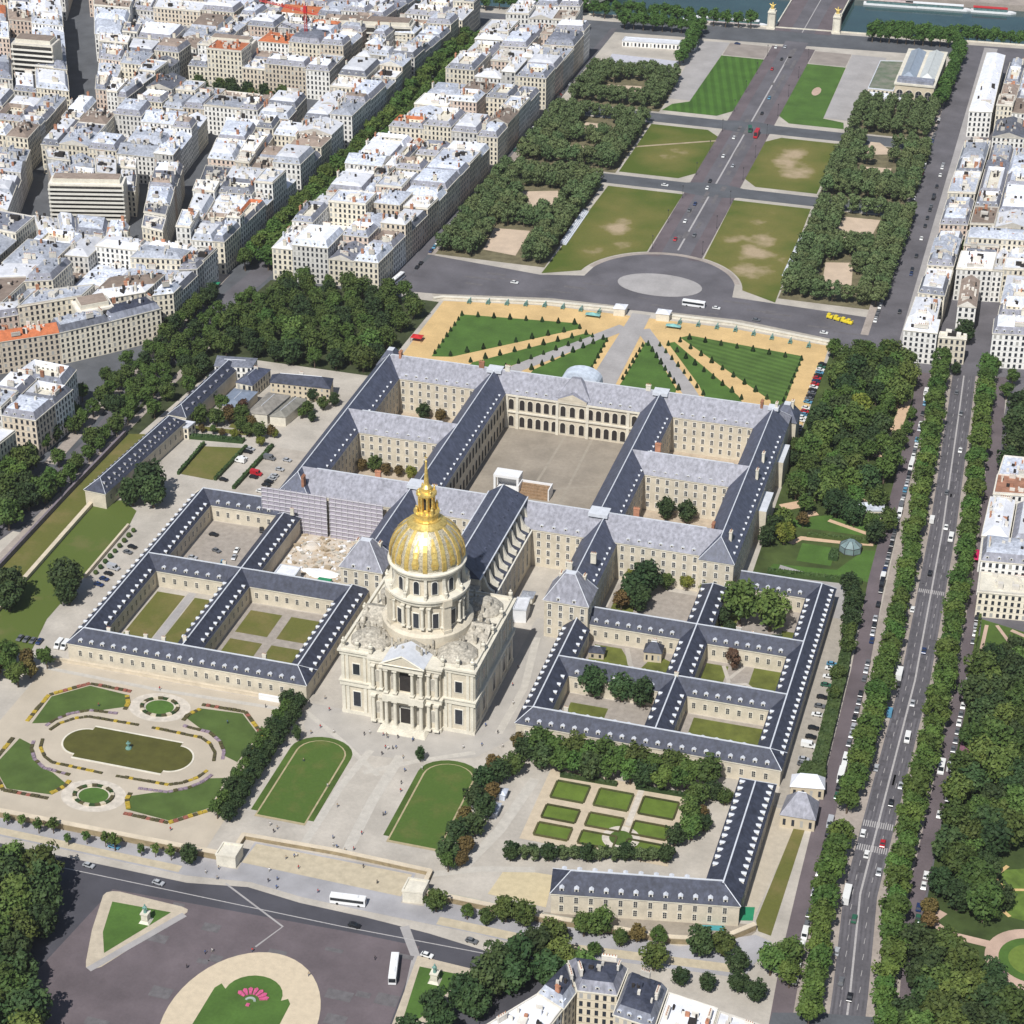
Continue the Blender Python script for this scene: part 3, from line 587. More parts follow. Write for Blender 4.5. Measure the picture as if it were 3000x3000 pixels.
sm = sm.mesh('scroll_buttress', M_stone_w)
for i in range(12):
    a = 2*math.pi*i/12 - math.pi/2; obj('attic_window', ME_aw, attic, (13.05*math.cos(a),13.05*math.sin(a),51.0), a+math.pi/2)
    b = a+math.pi/12; obj('scroll_buttress', sm, attic, (12.9*math.cos(b),12.9*math.sin(b),50.0), b)
    obj('urn', ME_urn, attic, (15.4*math.cos(b),15.4*math.sin(b),49.8), 0, .8)
prof = [(14.1,61.1),(14.2,62.6),(14.05,64.6),(13.55,66.8),(12.6,69.2),(11.2,71.5),(9.3,73.5),(7.0,75.3),(4.9,76.6)]
dm = MB(); dm.lathe(prof, n=72, cap=True); dome = dm.build('dome', M_gold_d, ch, smooth=True)
rb = MB(); w = .85   # one rib following the dome's profile, along +x
for (r0,z0),(r1,z1) in zip(prof, prof[1:]):
    k0, k1 = w*(.35+.65*r0/14), w*(.35+.65*r1/14)
    o = .32; rb.face([(r0+o,-k0,z0),(r0+o,k0,z0),(r1+o,k1,z1+.1),(r1+o,-k1,z1+.1)])
    for s in (-1,1): 
        q = [(r0-.3,s*k0,z0),(r0+o,s*k0,z0),(r1+o,s*k1,z1+.1),(r1-.3,s*k1,z1)]; rb.face(q if s < 0 else q[::-1])
rb = rb.mesh('rib', M_gold)
pn = MB()   # trophy relief between ribs
for (r0,z0,k0),(r1,z1,k1) in zip([(14.32,62.4,1.1),(14.2,64.4,1.5),(13.75,66.6,1.0),(12.85,68.9,1.2),(11.4,71.3,.75)],[(14.2,64.4,1.5),(13.75,66.6,1.0),(12.85,68.9,1.2),(11.4,71.3,.75),(9.6,73.3,.3)]):
    pn.face([(r0+.12,-k0,z0),(r0+.12,k0,z0),(r1+.12,k1,z1),(r1+.12,-k1,z1)])
    pn.face([(r0+.3,-k0*.5,z0+.3),(r0+.3,k0*.5,z0+.3),(r1+.3,k1*.5,z1-.3),(r1+.3,-k1*.5,z1-.3)])
pn = pn.mesh('gilded_trophy', M_gold)
for i in range(12):
    a = 2*math.pi*(i+.5)/12-math.pi/2; obj('rib', rb, dome, (0,0,0), a); obj('gilded_trophy', pn, dome, (0,0,0), a+math.pi/12)
mb = MB(); mb.lathe([(7.6,75.0),(7.4,75.6),(5.4,76.9),(5.4,77.4),(4.4,77.6)], n=32); mb.build('dome_collar', M_gold, dome)
ln = MB(); ln.lathe([(4.6,77.2),(4.6,79.4),(5.0,79.8),(5.0,80.3),(3.4,80.5)], n=16); ln.box(-1.5,1.5,-1.5,1.5,80.3,87.2); ln.lathe([(3.5,87.0),(4.0,87.5),(3.9,88.3),(2.2,88.8),(2.1,90.2),(1.2,91.3)], n=12)
lant = ln.build('lantern', M_gold, ch)
mb = MB(); mb.box(-1.55,1.55,-.6,.6,80.9,86); mb.box(-.6,.6,-1.56,1.56,80.9,86); mb.build('lantern_opening', M_dark, lant)
ME_lc = column_mesh(.42, 6.6, 'lantern_column', M_gold)
ME_fig = MB(); ME_fig.lathe([(.75,0),(.6,1.3),(.7,2.1),(.35,2.6),(.33,3.0),(.28,3.3),(.05,3.5)], n=8); ME_fig = ME_fig.mesh('gilded_statue', M_gold)
for k in range(8):
    a = math.pi/8+k*math.pi/4; obj('lantern_column', ME_lc, lant, (2.9*math.cos(a),2.9*math.sin(a),80.4))
for k in range(4):
    a = math.pi/4+k*math.pi/2; obj('gilded_statue', ME_fig, lant, (4.3*math.cos(a),4.3*math.sin(a),80.2)); obj('gilded_statue', ME_fig, lant, (3.3*math.cos(a),3.3*math.sin(a),88.0),0,.7)
mb = MB(); mb.lathe([(1.25,91),(1.0,92),(.95,93),(.34,100.4),(.5,100.6),(.5,101.2),(.15,101.5),(.1,104)], n=8); mb.box(-.6,.6,-.08,.08,102.6,102.85); mb.build('spire', M_gold, lant)

# ---------------------------------------------------------------- nave church behind the dome
nv = thing('nave_church', 'long nave church with steep blue slate roof and scrolled buttresses behind the dome', 'church')
mb = MB(); mb.box(-8,8,40,109,0,27.6); mb.box(-13.2,13.2,40.5,108.5,0,17.4); mb.build('wall', M_stone, nv)
mb = MB(); E0,E1,ZW,ZT = 39.5,109.6,27.4,36.2
mb.face([(8.7,E0,ZW),(8.7,E1,ZW),(0,E1-7.5,ZT),(0,E0,ZT)]); mb.face([(-8.7,E1,ZW),(-8.7,E0,ZW),(0,E0,ZT),(0,E1-7.5,ZT)]); mb.face([(8.7,E1,ZW),(-8.7,E1,ZW),(0,E1-7.5,ZT)]); mb.face([(-8.7,E0,ZW),(8.7,E0,ZW),(0,E0,ZT)])
mb.box(-.25,.25,E0,E1-7.5,ZT-.1,ZT+.25,1); mb.box(8.3,9.0,E0,E1,ZW-.3,ZW+.2,1); mb.box(-9.0,-8.3,E0,E1,ZW-.3,ZW+.2,1)
nr = mb.build('roof', [M_slate_b, M_lead], nv)
mb = MB()
for s in (-1,1): mb.face([(s*8.05,40.5,19.6),(s*13.7,40.5,17.4),(s*13.7,108.5,17.4),(s*8.05,108.5,19.6)][::s]); mb.box(min(s*13.3,s*13.9),max(s*13.3,s*13.9),40.5,108.5,17.1,17.7,1)
mb.build('aisle_roof', [M_slate, M_trim], nv)  # dark slate also stands in for the shade between the scrolls
bt = MB(); Pz = [(0,0),(5.1,0),(5.1,1.8),(4.1,2.1),(2.8,3.2),(1.8,5.2),(1.1,7.4),(0,8.0)]
bt.face([(x,-.75,z) for x,z in Pz]); bt.face([(x,.75,z) for x,z in reversed(Pz)])
for i in range(len(Pz)): a,b = Pz[i],Pz[(i+1)%len(Pz)]; bt.face([(a[0],-.75,a[1]),(a[0],.75,a[1]),(b[0],.75,b[1]),(b[0],-.75,b[1])])
bt = bt.mesh('scroll_buttress', M_stone_w)
ME_nw = arch_window(3.8,5.6,.1,'window',arched=True,bars=False); ME_aisle = arch_window(2.2,6,.1,'window')  # enlarged dark nave panes also stand in for shaded wall between the buttresses
ME_sky = MB(); ME_sky.box(-.28,.28,-.5,.6,0,.4,1); ME_sky.box(-.22,.22,-.55,-.5,.1,.35,0); ME_sky = ME_sky.mesh('roof_vent', [M_glass, M_slate_b])
for k in range(10):
    y = 45.0+k*6.5
    for s in (-1,1):
        obj('scroll_buttress', bt, nv, (s*8.05,y,17.8), 0 if s > 0 else math.pi)
        if k < 9: obj('window', ME_nw, nv, (s*8.02,y+3.25,20.6), s*math.pi/2); obj('window', ME_aisle, nv, (s*13.22,y+3.25,3), s*math.pi/2); obj('window', ME_aisle, nv, (s*13.22,y+3.25,10.2), s*math.pi/2, .85)
        if 0 < k: obj('roof_vent', ME_sky, nr, (s*5.2,y,30.9), s*math.pi/2)

# ---------------------------------------------------------------- ranges: walls, pitched roofs, dormers and windows along lines
WH = []
def wing(parent, p, q, hw, ze, zr, roofm, wallm=M_stone, hips=(True,True), ridge=M_lead, rw=.22, ov=.45, wl=None):
    """One range: ridge line p-q (outer ends), half width hw, eaves ze, ridge zr."""
    e = .011*(len(WH) % 7); WH.append(1); ze -= e; zr -= e; hw -= e*.5
    p, q = Vector(p), Vector(q); d = (q-p).normalized(); n = Vector((-d.y,d.x)); L = (q-p).length
    def P(s, t, z): v = p+d*s+n*t; return (v.x, v.y, z)
    w = MB(); a, b = (0, L) if wl is None else wl
    w.prism([P(a,-hw,0)[:2],P(b,-hw,0)[:2],P(b,hw,0)[:2],P(a,hw,0)[:2]], 0, ze)
    h = hw+ov
    wo = w.build('wall', wallm, parent)
    w = MB(); hc = hw+.3; w.prism([P(a-.25,-hc,0)[:2],P(b+.25,-hc,0)[:2],P(b+.25,hc,0)[:2],P(a-.25,hc,0)[:2]], ze-.7, ze-.02, bottom=True); w.build('eaves_cornice', M_stone_w, wo)
    r = MB(); s0, s1 = -ov if hips[0] else 0, L+ov if hips[1] else L
    r0, r1 = (h+s0 if hips[0] else 0), (s1-h if hips[1] else L)
    r.face([P(s0,-h,ze),P(s1,-h,ze),P(r1,0,zr),P(r0,0,zr)]); r.face([P(s1,h,ze),P(s0,h,ze),P(r0,0,zr),P(r1,0,zr)])
    r.face([P(s0,h,ze),P(s0,-h,ze),P(r0,0,zr)]); r.face([P(s1,-h,ze),P(s1,h,ze),P(r1,0,zr)])
    r.face([P(s0,-h,ze),P(s0,h,ze),P(s1,h,ze),P(s1,-h,ze)])
    if ridge:
        k = rw; r.prism([P(r0,-k,0)[:2],P(r1,-k,0)[:2],P(r1,k,0)[:2],P(r0,k,0)[:2]], zr-.15, zr+.16, 1)
        for hp, s, rr_ in ((hips[0],s0,r0),(hips[1],s1,r1)):
            if hp:
                for t in (-h,h): r.tube(P(s,t,ze+.05), P(rr_,0,zr+.05), k*.7, n=4, m=1)
    r.build('roof', [roofm, ridge or roofm], parent)
def along(p, q, hw, side, step, s0, s1, z, rise=0.0, out=0.0):
    """Positions every `step` along a range's side (+1 left of p->q, -1 right), facing outwards."""
    p, q = Vector(p), Vector(q); d = (q-p).normalized(); n = Vector((-d.y,d.x))*side; L = s1-s0; k = max(1, int(L/step)); o = []
    for i in range(k):
        v = p+d*(s0+(i+.5)*L/k)+n*(hw+out); o.append(((v.x,v.y,z), math.atan2(n.y,n.x)+math.pi/2))
    return o
def dormer_mesh(w, h, dep, name, face=M_trim, top=M_lead, arched=True):
    mb = MB(); mb.box(-w/2,w/2,-.05,dep,0,h*.82,0); mb.face([(-w*.27,-.08,h*.15),(w*.27,-.08,h*.15),(w*.27,-.08,h*.72),(-w*.27,-.08,h*.72)],1)
    mb.face([(-w/2-.12,-.2,h*.8),(w/2+.12,-.2,h*.8),(w/2+.12,dep,h*.8),(-w/2-.12,dep,h*.8)],2)
    for x0,z0,x1,z1 in ((-w/2-.12,h*.81,0,h),(0,h,w/2+.12,h*.81)): mb.face([(x0,-.2,z0),(x1,-.2,z1),(x1,dep,z1),(x0,dep,z0)],2)
    mb.face([(-w/2-.12,-.2,h*.81),(w/2+.12,-.2,h*.81),(0,-.2,h)],0)
    return mb.mesh(name, [face, M_glass, top])
ME_dorm = dormer_mesh(1.45,2.0,2.2,'dormer'); ME_dorm_b = dormer_mesh(1.35,2.0,2.2,'dormer'); ME_dorm_s = dormer_mesh(1.1,1.5,1.6,'dormer', top=M_slate_l)
ME_win = arch_window(1.25,2.3,.07,'window',arched=False); ME_winl = arch_window(1.2,2.4,.06,'window',arched=False,frame=M_stone_w)
def chimney_mesh(w, d, h, name, m=M_plaster, pots=3):
    mb = MB(); mb.box(-w/2,w/2,-d/2,d/2,0,h,0); mb.box(-w/2-.12,w/2+.12,-d/2-.12,d/2+.12,h-.35,h-.1,0)
    for i in range(pots): x = -w/2+w*(i+.5)/pots; mb.lathe([(.16,h),(.12,h+.6)], x, 0, 6, 1)
    return mb.mesh(name, [m, M_pot])
ME_chb = chimney_mesh(2.2,1.0,4.5,'chimney',M_brick); ME_chs = chimney_mesh(2.0,1.0,4.2,'chimney',M_stone_w); ME_chp = chimney_mesh(2.4,.7,2.8,'chimney')
# ---------------------------------------------------------------- the palace of five courts
pal = thing('hospital_palace', 'huge old stone hospital with grey slate roofs round five courts', 'palace')
ZE, ZR = 18.2, 26.3
PW = [((-101,226),(101,226),8), ((-88,108.6),(88,108.6),9.2)]
wing(pal, (-101.2,226), (101.2,226), 8.2, ZE, ZR, M_slate_l)  # pale slate on east-west ranges: sunlit tone of south slopes put into the colour
wing(pal, (-87.0,108.6), (87.0,108.6), 9.3, ZE, ZR, M_slate_l, hips=(False,False))
for s in (-1,1):
    wing(pal, (s*94.2,96.2), (s*94.2,217.5), 7.3, ZE, ZR-.06, M_slate_b, hips=(True,False));  # darker slate on north-south ranges: shade of their side slopes is in the colour
    wing(pal, (s*40.7,117.6), (s*40.7,217.5), 7.4, ZE, ZR-.1, M_slate_b, hips=(False,False))
    wing(pal, (s*48.0,167), (s*87.0,167), 6.9, ZE, ZR-.2, M_slate_l, hips=(False,False))
    wing(pal, (s*43.2,61), (s*43.2,99.6), 7.2, ZE-1.2, ZR-1.4, M_slate_b, hips=(False,False))
    # the roof slopes run on into the neighbouring roofs
    for x, hw, y0, y1 in ((94.2,7.3,217.4,226),(40.7,7.4,217.4,226),(40.7,7.4,108.6,117.7),(43.2,7.2,99.5,107.5)):
        r = MB(); h = hw+.35; z1 = ZR-.12 if x != 43.2 else ZR-1.45; z0 = ZE-.05 if x != 43.2 else ZE-1.26
        r.face([(s*x-h,y1,z0),(s*x-h,y0,z0),(s*x,y0,z1),(s*x,y1,z1)]); r.face([(s*x+h,y0,z0),(s*x+h,y1,z0),(s*x,y1,z1),(s*x,y0,z1)]); r.box(s*x-.2,s*x+.2,y0,y1,z1-.1,z1+.14,1); r.build('roof', [M_slate_b, M_lead], pal)
    for t0, t1 in ((40.9,48.1),(86.9,94.2)):
        r = MB(); a, b = sorted((s*t0,s*t1)); h = 7.2; r.face([(a,167-h,ZE-.3),(b,167-h,ZE-.3),(b,167,ZR-.28),(a,167,ZR-.28)]); r.face([(b,167+h,ZE-.3),(a,167+h,ZE-.3),(a,167,ZR-.28),(b,167,ZR-.28)]); r.build('roof', M_slate_l, pal)
    a, b = sorted((s*86.9,s*94.2)); r = MB(); h = 9.7; r.face([(a,108.6-h,ZE-.02),(b,108.6-h,ZE-.02),(b,108.6,ZR-.02),(a,108.6,ZR-.02)]); r.face([(b,108.6+h,ZE-.02),(a,108.6+h,ZE-.02),(a,108.6,ZR-.02),(b,108.6,ZR-.02)]); r.build('roof', M_slate_l, pal)
    # square pavilion at the south end of the spur, with a tall truncated roof
    x0, x1 = (33.4,51.6) if s > 0 else (-54.2,-36.0)
    p = MB(); p.box(x0,x1,47.8,61.5,0,17.6); w_ = p.build('wall', M_stone, pal)
    p = MB(); p.box(x0-.4,x1+.4,47.4,61.9,17.0,17.7); p.build('eaves_cornice', M_stone_w, w_)
    cx = (x0+x1)/2; P = rect(x0-.5,x1+.5,47.3,62); Q = rect(cx-2.2,cx+2.2,53.2,56.2); r = MB(); r.loft(P,Q,17.6,28.2); r.face([(x,y,28.2) for x,y in Q],1); r.face([(x,y,17.6) for x,y in P])
    for a, b in zip(P,Q): r.tube((a[0],a[1],17.7),(b[0],b[1],28.3),.2,n=4,m=1)
    r.build('roof', [M_slate_l, M_lead], pal)
    for y in (50.5,): obj('chimney', ME_chs, pal, (cx-4.8,58,20.5),rad(90),1.2); obj('chimney', ME_chs, pal, (cx+4.8,58.5,20.5),rad(90),1.2)
# windows: rows on every wall seen from the south and east
W = []; D_ = []
rows = (2.0,6.1,10.2,14.3)
def face_windows(p, q, step, zs, dst=None):
    p, q = Vector(p), Vector(q); d = (q-p).normalized(); n = Vector((d.y,-d.x)); L = (q-p).length; k = int(L/step)
    for i in range(k):
        v = p+d*((i+.5)*L/k)+n*.03
        for z in zs: (W if dst is None else dst).append(((v.x,v.y,z), math.atan2(n.y,n.x)+math.pi/2))
for s in (-1,1):
    a, b = sorted((s*48.2,s*86.9))
    face_windows((a,217.8),(b,217.8),4.3,rows); face_windows((a,160.1),(b,160.1),4.3,rows)
face_windows((51,99.3),(86.8,99.3),4.2,rows); face_windows((14.5,99.3),(36,99.3),4.2,rows); face_windows((-36,99.3),(-14.5,99.3),4.2,rows)
for x0,x1 in ((33.4,51.6),(-54.2,-36.0)): face_windows((x0,47.8),(x1,47.8),4.4,(2,6.1,10.2,13.6)); face_windows((x1,47.8),(x1,61.5),4.4,(2,6.1,10.2,13.6))
face_windows((87.0,96.2),(101.4,96.2),4.5,rows); face_windows((-101.4,96.2),(-87,96.2),4.5,rows)
face_windows((101.5,97),(101.5,218),4.6,rows); face_windows((50.4,63),(50.4,99),4.5,rows[:3]); face_windows((-36,63),(-36,99),4.5,rows[:3])
for y0,y1 in ((118.5,159.5),(174.5,217)): face_windows((-86.9,y0),(-86.9,y1),4.4,rows); face_windows((48.1,y0),(48.1,y1),4.4,rows)
scatter(pal, 'window', ME_win, W, 98, 'farther_windows')
for s in (-1,1):
    a, b = sorted((s*50,s*86)); 
    D_ += along((a,226),(b,226),8.3,-1,4.8,0,b-a,ZE+.1,0,-.9); D_ += along((a,167),(b,167),6.9,-1,4.8,0,b-a,ZE+.1,0,-.9)
    D_ += along((s*94.2,100),(s*94.2,215),7.3,-1,5.0,0,112,ZE+.1,0,-.8)
    D_ += along((s*40.7,120),(s*40.7,216),7.4,-1,4.6,0,94,ZE+.1,0,-.8)
    if s > 0: D_ += along((53,108.6),(86,108.6),9.3,-1,4.6,0,33,ZE+.1,0,-.9)
    D_ += along((15,108.6),(36,108.6),9.3,-1,4.6,0,21,ZE+.1,0,-.9) if s > 0 else along((-36,108.6),(-15,108.6),9.3,-1,4.6,0,21,ZE+.1,0,-.9)
    D_ += along((s*43.2,64),(s*43.2,96),7.2,-1,4.4,0,31,ZE-1.1,0,-.8)
D_ += along((-30,226),(-11,226),8.3,-1,4.2,0,19,ZE+.1,0,-.9)+along((11,226),(30,226),8.3,-1,4.2,0,19,ZE+.1,0,-.9)
D_ += along((33.4,54),(51.6,54),6.3,-1,4.4,2.5,15.7,17.7)+along((-54.2,54),(-36,54),6.3,-1,4.4,2.5,15.7,17.7)
scatter(pal, 'dormer', ME_dorm_b, D_, 92, 'farther_dormers')
# arcaded front of the honour court
ME_arch = arch_window(2.5,5.4,.12,'arcade_opening',frame=M_stone_w,pane=M_dark,bars=False)
ar = MB()
for z in (8.6,17.2): ar.box(-33,33,217.0,217.85,z,z+.7)
for x in (-33+.6,-27.2,-7.4,7.4,27.2,33-.6): ar.box(x-.7,x+.7,217.1,217.82,0,17.3)
ar.build('arcade_entablature', M_stone_w, pal)
AX = [-30.2]+[-24.8+i*4.0 for i in range(5)]+[-4.6,0,4.6]+[8.8+i*4.0 for i in range(5)]+[30.2]
for x in AX:
    for z in (1.2,10.2): obj('arcade_opening', ME_arch, pal, (x,217.72,z))
for s in (-1,1):   # side arcades
    for i in range(20):
        y = 122+i*4.85
        for z in (1.2,10.2):
            if s < 0: obj('arcade_opening', ME_arch, pal, (-33.25,y,z), rad(90))
fr = MB(); fr.box(-7,7,216.9,219,17.9,19.4); fr.face([(-7.2,216.8,19.4),(7.2,216.8,19.4),(0,216.8,22.6)]); fr.face([(7.2,216.8,19.4),(7.2,224,19.4),(0,224,22.6),(0,216.8,22.6)],1); fr.face([(-7.2,224,19.4),(-7.2,216.8,19.4),(0,216.8,22.6),(0,224,22.6)],1); fr.build('court_pediment', [M_stone, M_slate_l], pal)
fr = MB(); P = rect(-8.5,8.5,218.2,226); Q = rect(-2.2,2.2,223.5,225.5); fr.loft(P,Q,19.5,28.0); fr.face([(x,y,28.0) for x,y in Q]); fr.build('court_mansard', M_slate_l, pal)
nb = MB(); n_ = 12
for i in range(n_):
    a, b = math.pi*i/n_, math.pi*(i+1)/n_
    nb.face([(9.5*math.cos(a),229,22+6.2*math.sin(a)),(9.5*math.cos(b),229,22+6.2*math.sin(b)),(9.5*math.cos(b),238,22+6.2*math.sin(b)),(9.5*math.cos(a),238,22+6.2*math.sin(a))][::-1])
nb.face([(9.5*math.cos(math.pi*i/n_),229,22+6.2*math.sin(math.pi*i/n_)) for i in range(n_+1)]); nb.box(-9.5,9.5,229,238,0,22.05); nb.build('portal_roof', mat('pale_lead_vault',(.58,.64,.72),rough=.5), pal)
for x,y,z,m in [(-88.5,226,23.5,ME_chb),(-47.5,226,24,ME_chb),(-90.3,100,21.5,ME_chb),(-34,112,20,ME_chs),(34.5,226,24,ME_chs),(-34.5,226,24,ME_chs),(52,170,24,ME_chb),(56,112,23.5,ME_chb),(88.6,226,23.5,ME_chb),(89.2,112,22,ME_chb),(97.5,108,22,ME_chs),(95.5,226,24,ME_chs),(98,180,22,ME_chs),(98.2,164,22,ME_chs),(39,66,21,ME_chs),(47,74,22,ME_chs),(101,240,19,ME_chs),(-60,112,22.5,ME_chb)]: obj('chimney', m, pal, (x,y,z), rad(90) if abs(x) > 60 else 0, 1.15)
r = MB()   # flat lead decks where ranges cross
for x,y,w in [(40.7,108.6,4.2),(-40.7,108.6,4.0),(-40.7,226,3.6),(40.7,226,3.6),(94.2,226,2.4)]: r.box(x-w,x+w,y-w*.8,y+w*.8,ZR-1.2,ZR+.35); 
r.build('lead_deck', M_lead, pal)
# pavilions on the east front
for y in (240,):
    p = MB(); p.box(93,104,234.3,246,0,15); P = rect(92.5,104.5,233.8,246.5); Q = rect(97,100,238,242); p.loft(P,Q,15,22,1); p.face([(x,y_,22) for x,y_ in Q],2); p.build('end_pavilion', [M_stone, M_slate_b, M_lead], pal)
    p = MB(); p.box(-104,-93,234.3,246,0,15); P = rect(-104.5,-92.5,233.8,246.5); Q = rect(-100,-97,238,242); p.loft(P,Q,15,22,1); p.face([(x,y_,22) for x,y_ in Q],2); p.build('end_pavilion', [M_stone, M_slate_b, M_lead], pal)
for x1_,y0_,y1_,h_ in ((105.5,150,168,14),(104.5,198,216,13)): p = MB(); p.box(101.4,x1_,y0_,y1_,0,h_,0,1); p.build('east_porch', [M_stone, M_lead], pal)

# ---------------------------------------------------------------- low ranges south-west and south-east
RE, RR, RH = 7.9, 12.8, 5.25
DW = []; DD = []
def ranges(name, label, S, lines, chim, ext=()):
    t = thing(name, label, 'building'); win = []; dor = []
    for (p, q, hips, wl, sides) in lines:
        p = (S*p[0],p[1]); q = (S*q[0],q[1])
        wing(t, p, q, RH, RE, RR, M_slate, hips=hips, wl=wl, rw=.26)
        dx, dy = q[0]-p[0], q[1]-p[1]; L = math.hypot(dx,dy)
        for (wx, wy, s0, s1, dstep, wstep) in sides:      # outward direction of the side
            n = (-dy/L, dx/L); side = 1 if n[0]*wx+n[1]*wy > 0 else -1
            if dstep: dor += along(p,q,RH,side,dstep,s0,s1,RE+.05,0,-.55)
            if wstep: win += along(p,q,RH,side,wstep,s0,s1,2.6,0,.03)
    scatter(t, 'dormer', ME_dorm, dor, 98, 'farther_dormers'); scatter(t, 'window', ME_winl, win, 98, 'farther_windows')
    for x,y in chim: obj('chimney', ME_chs, t, (x,y,10.8), 0, .8)
    return t
N_, S_, E_, Wd = (0,1), (0,-1), (1,0), (-1,0)
rl = ranges('west_range', 'low stone ranges with dark slate roofs round courts left of the domed church', 1, [
    ((-143.6,-18.4),(-42.2,-18.4),(True,True),None,[(0,-1,3,98,4.6,4.4),(0,1,14,40,0,0)]),
    ((-138.2,-18.2),(-138.2,99.6),(False,False),(5.1,123.2),[(1,0,8,54,4.1,4.1),(1,0,66,112,4.1,4.1),(-1,0,2,118,4.4,0)]),
    ((-96,-18.2),(-96,95),(False,True),(5.1,113.2),[(1,0,8,54,4.1,4.2),(1,0,68,110,4.1,0),(-1,0,8,54,4.4,0)]),
    ((-47.4,-18.2),(-47.4,48.5),(False,True),(5.1,66.7),[(1,0,1,62,4.1,4.2),(-1,0,8,52,4.4,0)]),
    ((-133,42),(-101.2,42),(False,False),None,[(0,-1,1,31,4.6,4.6)]),
    ((-90.8,42),(-52.6,42),(False,False),None,[(0,-1,1,37,0,4.4)]),
    ((-133,99.8),(-100,99.8),(False,False),None,[(0,-1,1,30,4.4,4.4)])],
    [(-128,-17.5),(-120,-17.5),(-112,-17.5),(-104.5,-17.2),(-96.5,-14.6),(-62,-16.8),(-104,43),(-93,92)])
for (a, b, y) in ((-138.2,-132.9,42),(-101.3,-96,42),(-96,-90.7,42),(-52.7,-47.4,42),(-138.2,-132.9,99.8)):
    r = MB(); h = RH+.3; r.face([(a,y-h,RE-.1),(b,y-h,RE-.1),(b,y,RR-.1),(a,y,RR-.1)]); r.face([(b,y+h,RE-.1),(a,y+h,RE-.1),(a,y,RR-.1),(b,y,RR-.1)]); r.box(a,b,y-.25,y+.25,RR-.2,RR+.05,1); r.build('roof', [M_slate, M_lead], rl)
rr_ = ranges('east_range', 'low stone ranges with dark slate roofs round six courts right of the church', 1, [
    ((42.3,-18.4),(143.3,-18.4),(True,True),None,[(0,-1,2,98,4.4,4.4),(0,1,12,44,4.6,0),(0,1,62,88,4.6,0)]),
    ((47.6,-18.2),(47.6,46),(False,False),(5.1,64),[(-1,0,1,62,4.0,4.2),(1,0,8,30,5,0),(1,0,43,63,4.4,4.2)]),
    ((94.8,-18.2),(94.8,93),(False,True),(5.1,111),[(1,0,8,30,4.2,4.2),(1,0,43,66,4.2,0),(1,0,81,108,5,0),(-1,0,8,30,4.6,0),(-1,0,43,66,4.6,0),(-1,0,81,108,4.6,0)]),
    ((138,-18.2),(138,106),(False,True),(5.1,124),[(1,0,1,122,3.9,4.2),(-1,0,8,30,4.4,0),(-1,0,43,66,4.4,0),(-1,0,81,112,4.4,0)]),
    ((52.8,17.8),(89.6,17.8),(False,False),None,[(0,-1,1,36,5,4.6),(0,1,1,36,5,0)]),
    ((100,17.8),(132.8,17.8),(False,False),None,[(0,-1,1,32,4.2,4.4)]),
    ((45,55.8),(89.6,55.8),(True,False),None,[(0,-1,7,43,4.2,4.2),(0,1,1,43,4.2,0)]),
    ((100,55.8),(132.8,55.8),(False,False),None,[(0,-1,1,32,4.2,4.4),(0,1,2,12,4.6,0)]),
    ((104,101),(132.8,101),(False,False),None,[(0,-1,1,28,4.4,4.4)])],
    [(94.8,17.8),(60,-16.8)])
for (a, b, y) in ((47.6,52.9,17.8),(89.5,94.8,17.8),(94.8,100.1,17.8),(132.7,138,17.8),(89.5,94.8,55.8),(94.8,100.1,55.8),(132.7,138,55.8),(132.7,138,101)):
    r = MB(); h = RH+.3; r.face([(a,y-h,RE-.1),(b,y-h,RE-.1),(b,y,RR-.1),(a,y,RR-.1)]); r.face([(b,y+h,RE-.1),(a,y+h,RE-.1),(a,y,RR-.1),(b,y,RR-.1)]); r.box(a,b,y-.25,y+.25,RR-.2,RR+.05,1); r.build('roof', [M_slate, M_lead], rr_)
# corner building
sb = thing('corner_building', 'L-shaped stone building with dark slate roofs and white dormers by the boulevard corner', 'building')
pA, pB = (80.2,-109.3), (142.4,-97.4); dA = Vector((pB[0]-pA[0],pB[1]-pA[1])).normalized()
wing(sb, pA, pB, 6.2, 9, 14.2, M_slate, rw=.26); wing(sb, (136.8,-99.5), (136.8,-34.5), 6.5, 8.9, 14.1, M_slate, hips=(False,True), wl=(6,65), rw=.26)
d2 = along(pA,pB,6.2,-1,4.8,1,61,9.1,0,-.6)+along(pA,pB,6.2,1,4.8,1,48,9.1,0,-.6)+along((136.8,-96),(136.8,-34.5),6.5,-1,3.7,2,60,9.0,0,-.6)+along((136.8,-90),(136.8,-34.5),6.5,1,3.9,2,54,9.0,0,-.6)
for t in d2: obj('dormer', ME_dorm, sb, t[0], t[1])
w2 = [t for z in (1.4,5.2) for t in along(pA,pB,6.2,-1,4.8,1,61,z,0,.03)]+[t for z in (1.4,5.2) for t in along((136.8,-96),(136.8,-34.5),6.5,-1,4.2,2,60,z,0,.03)]
for t in w2: obj('window', ME_winl, sb, t[0], t[1])

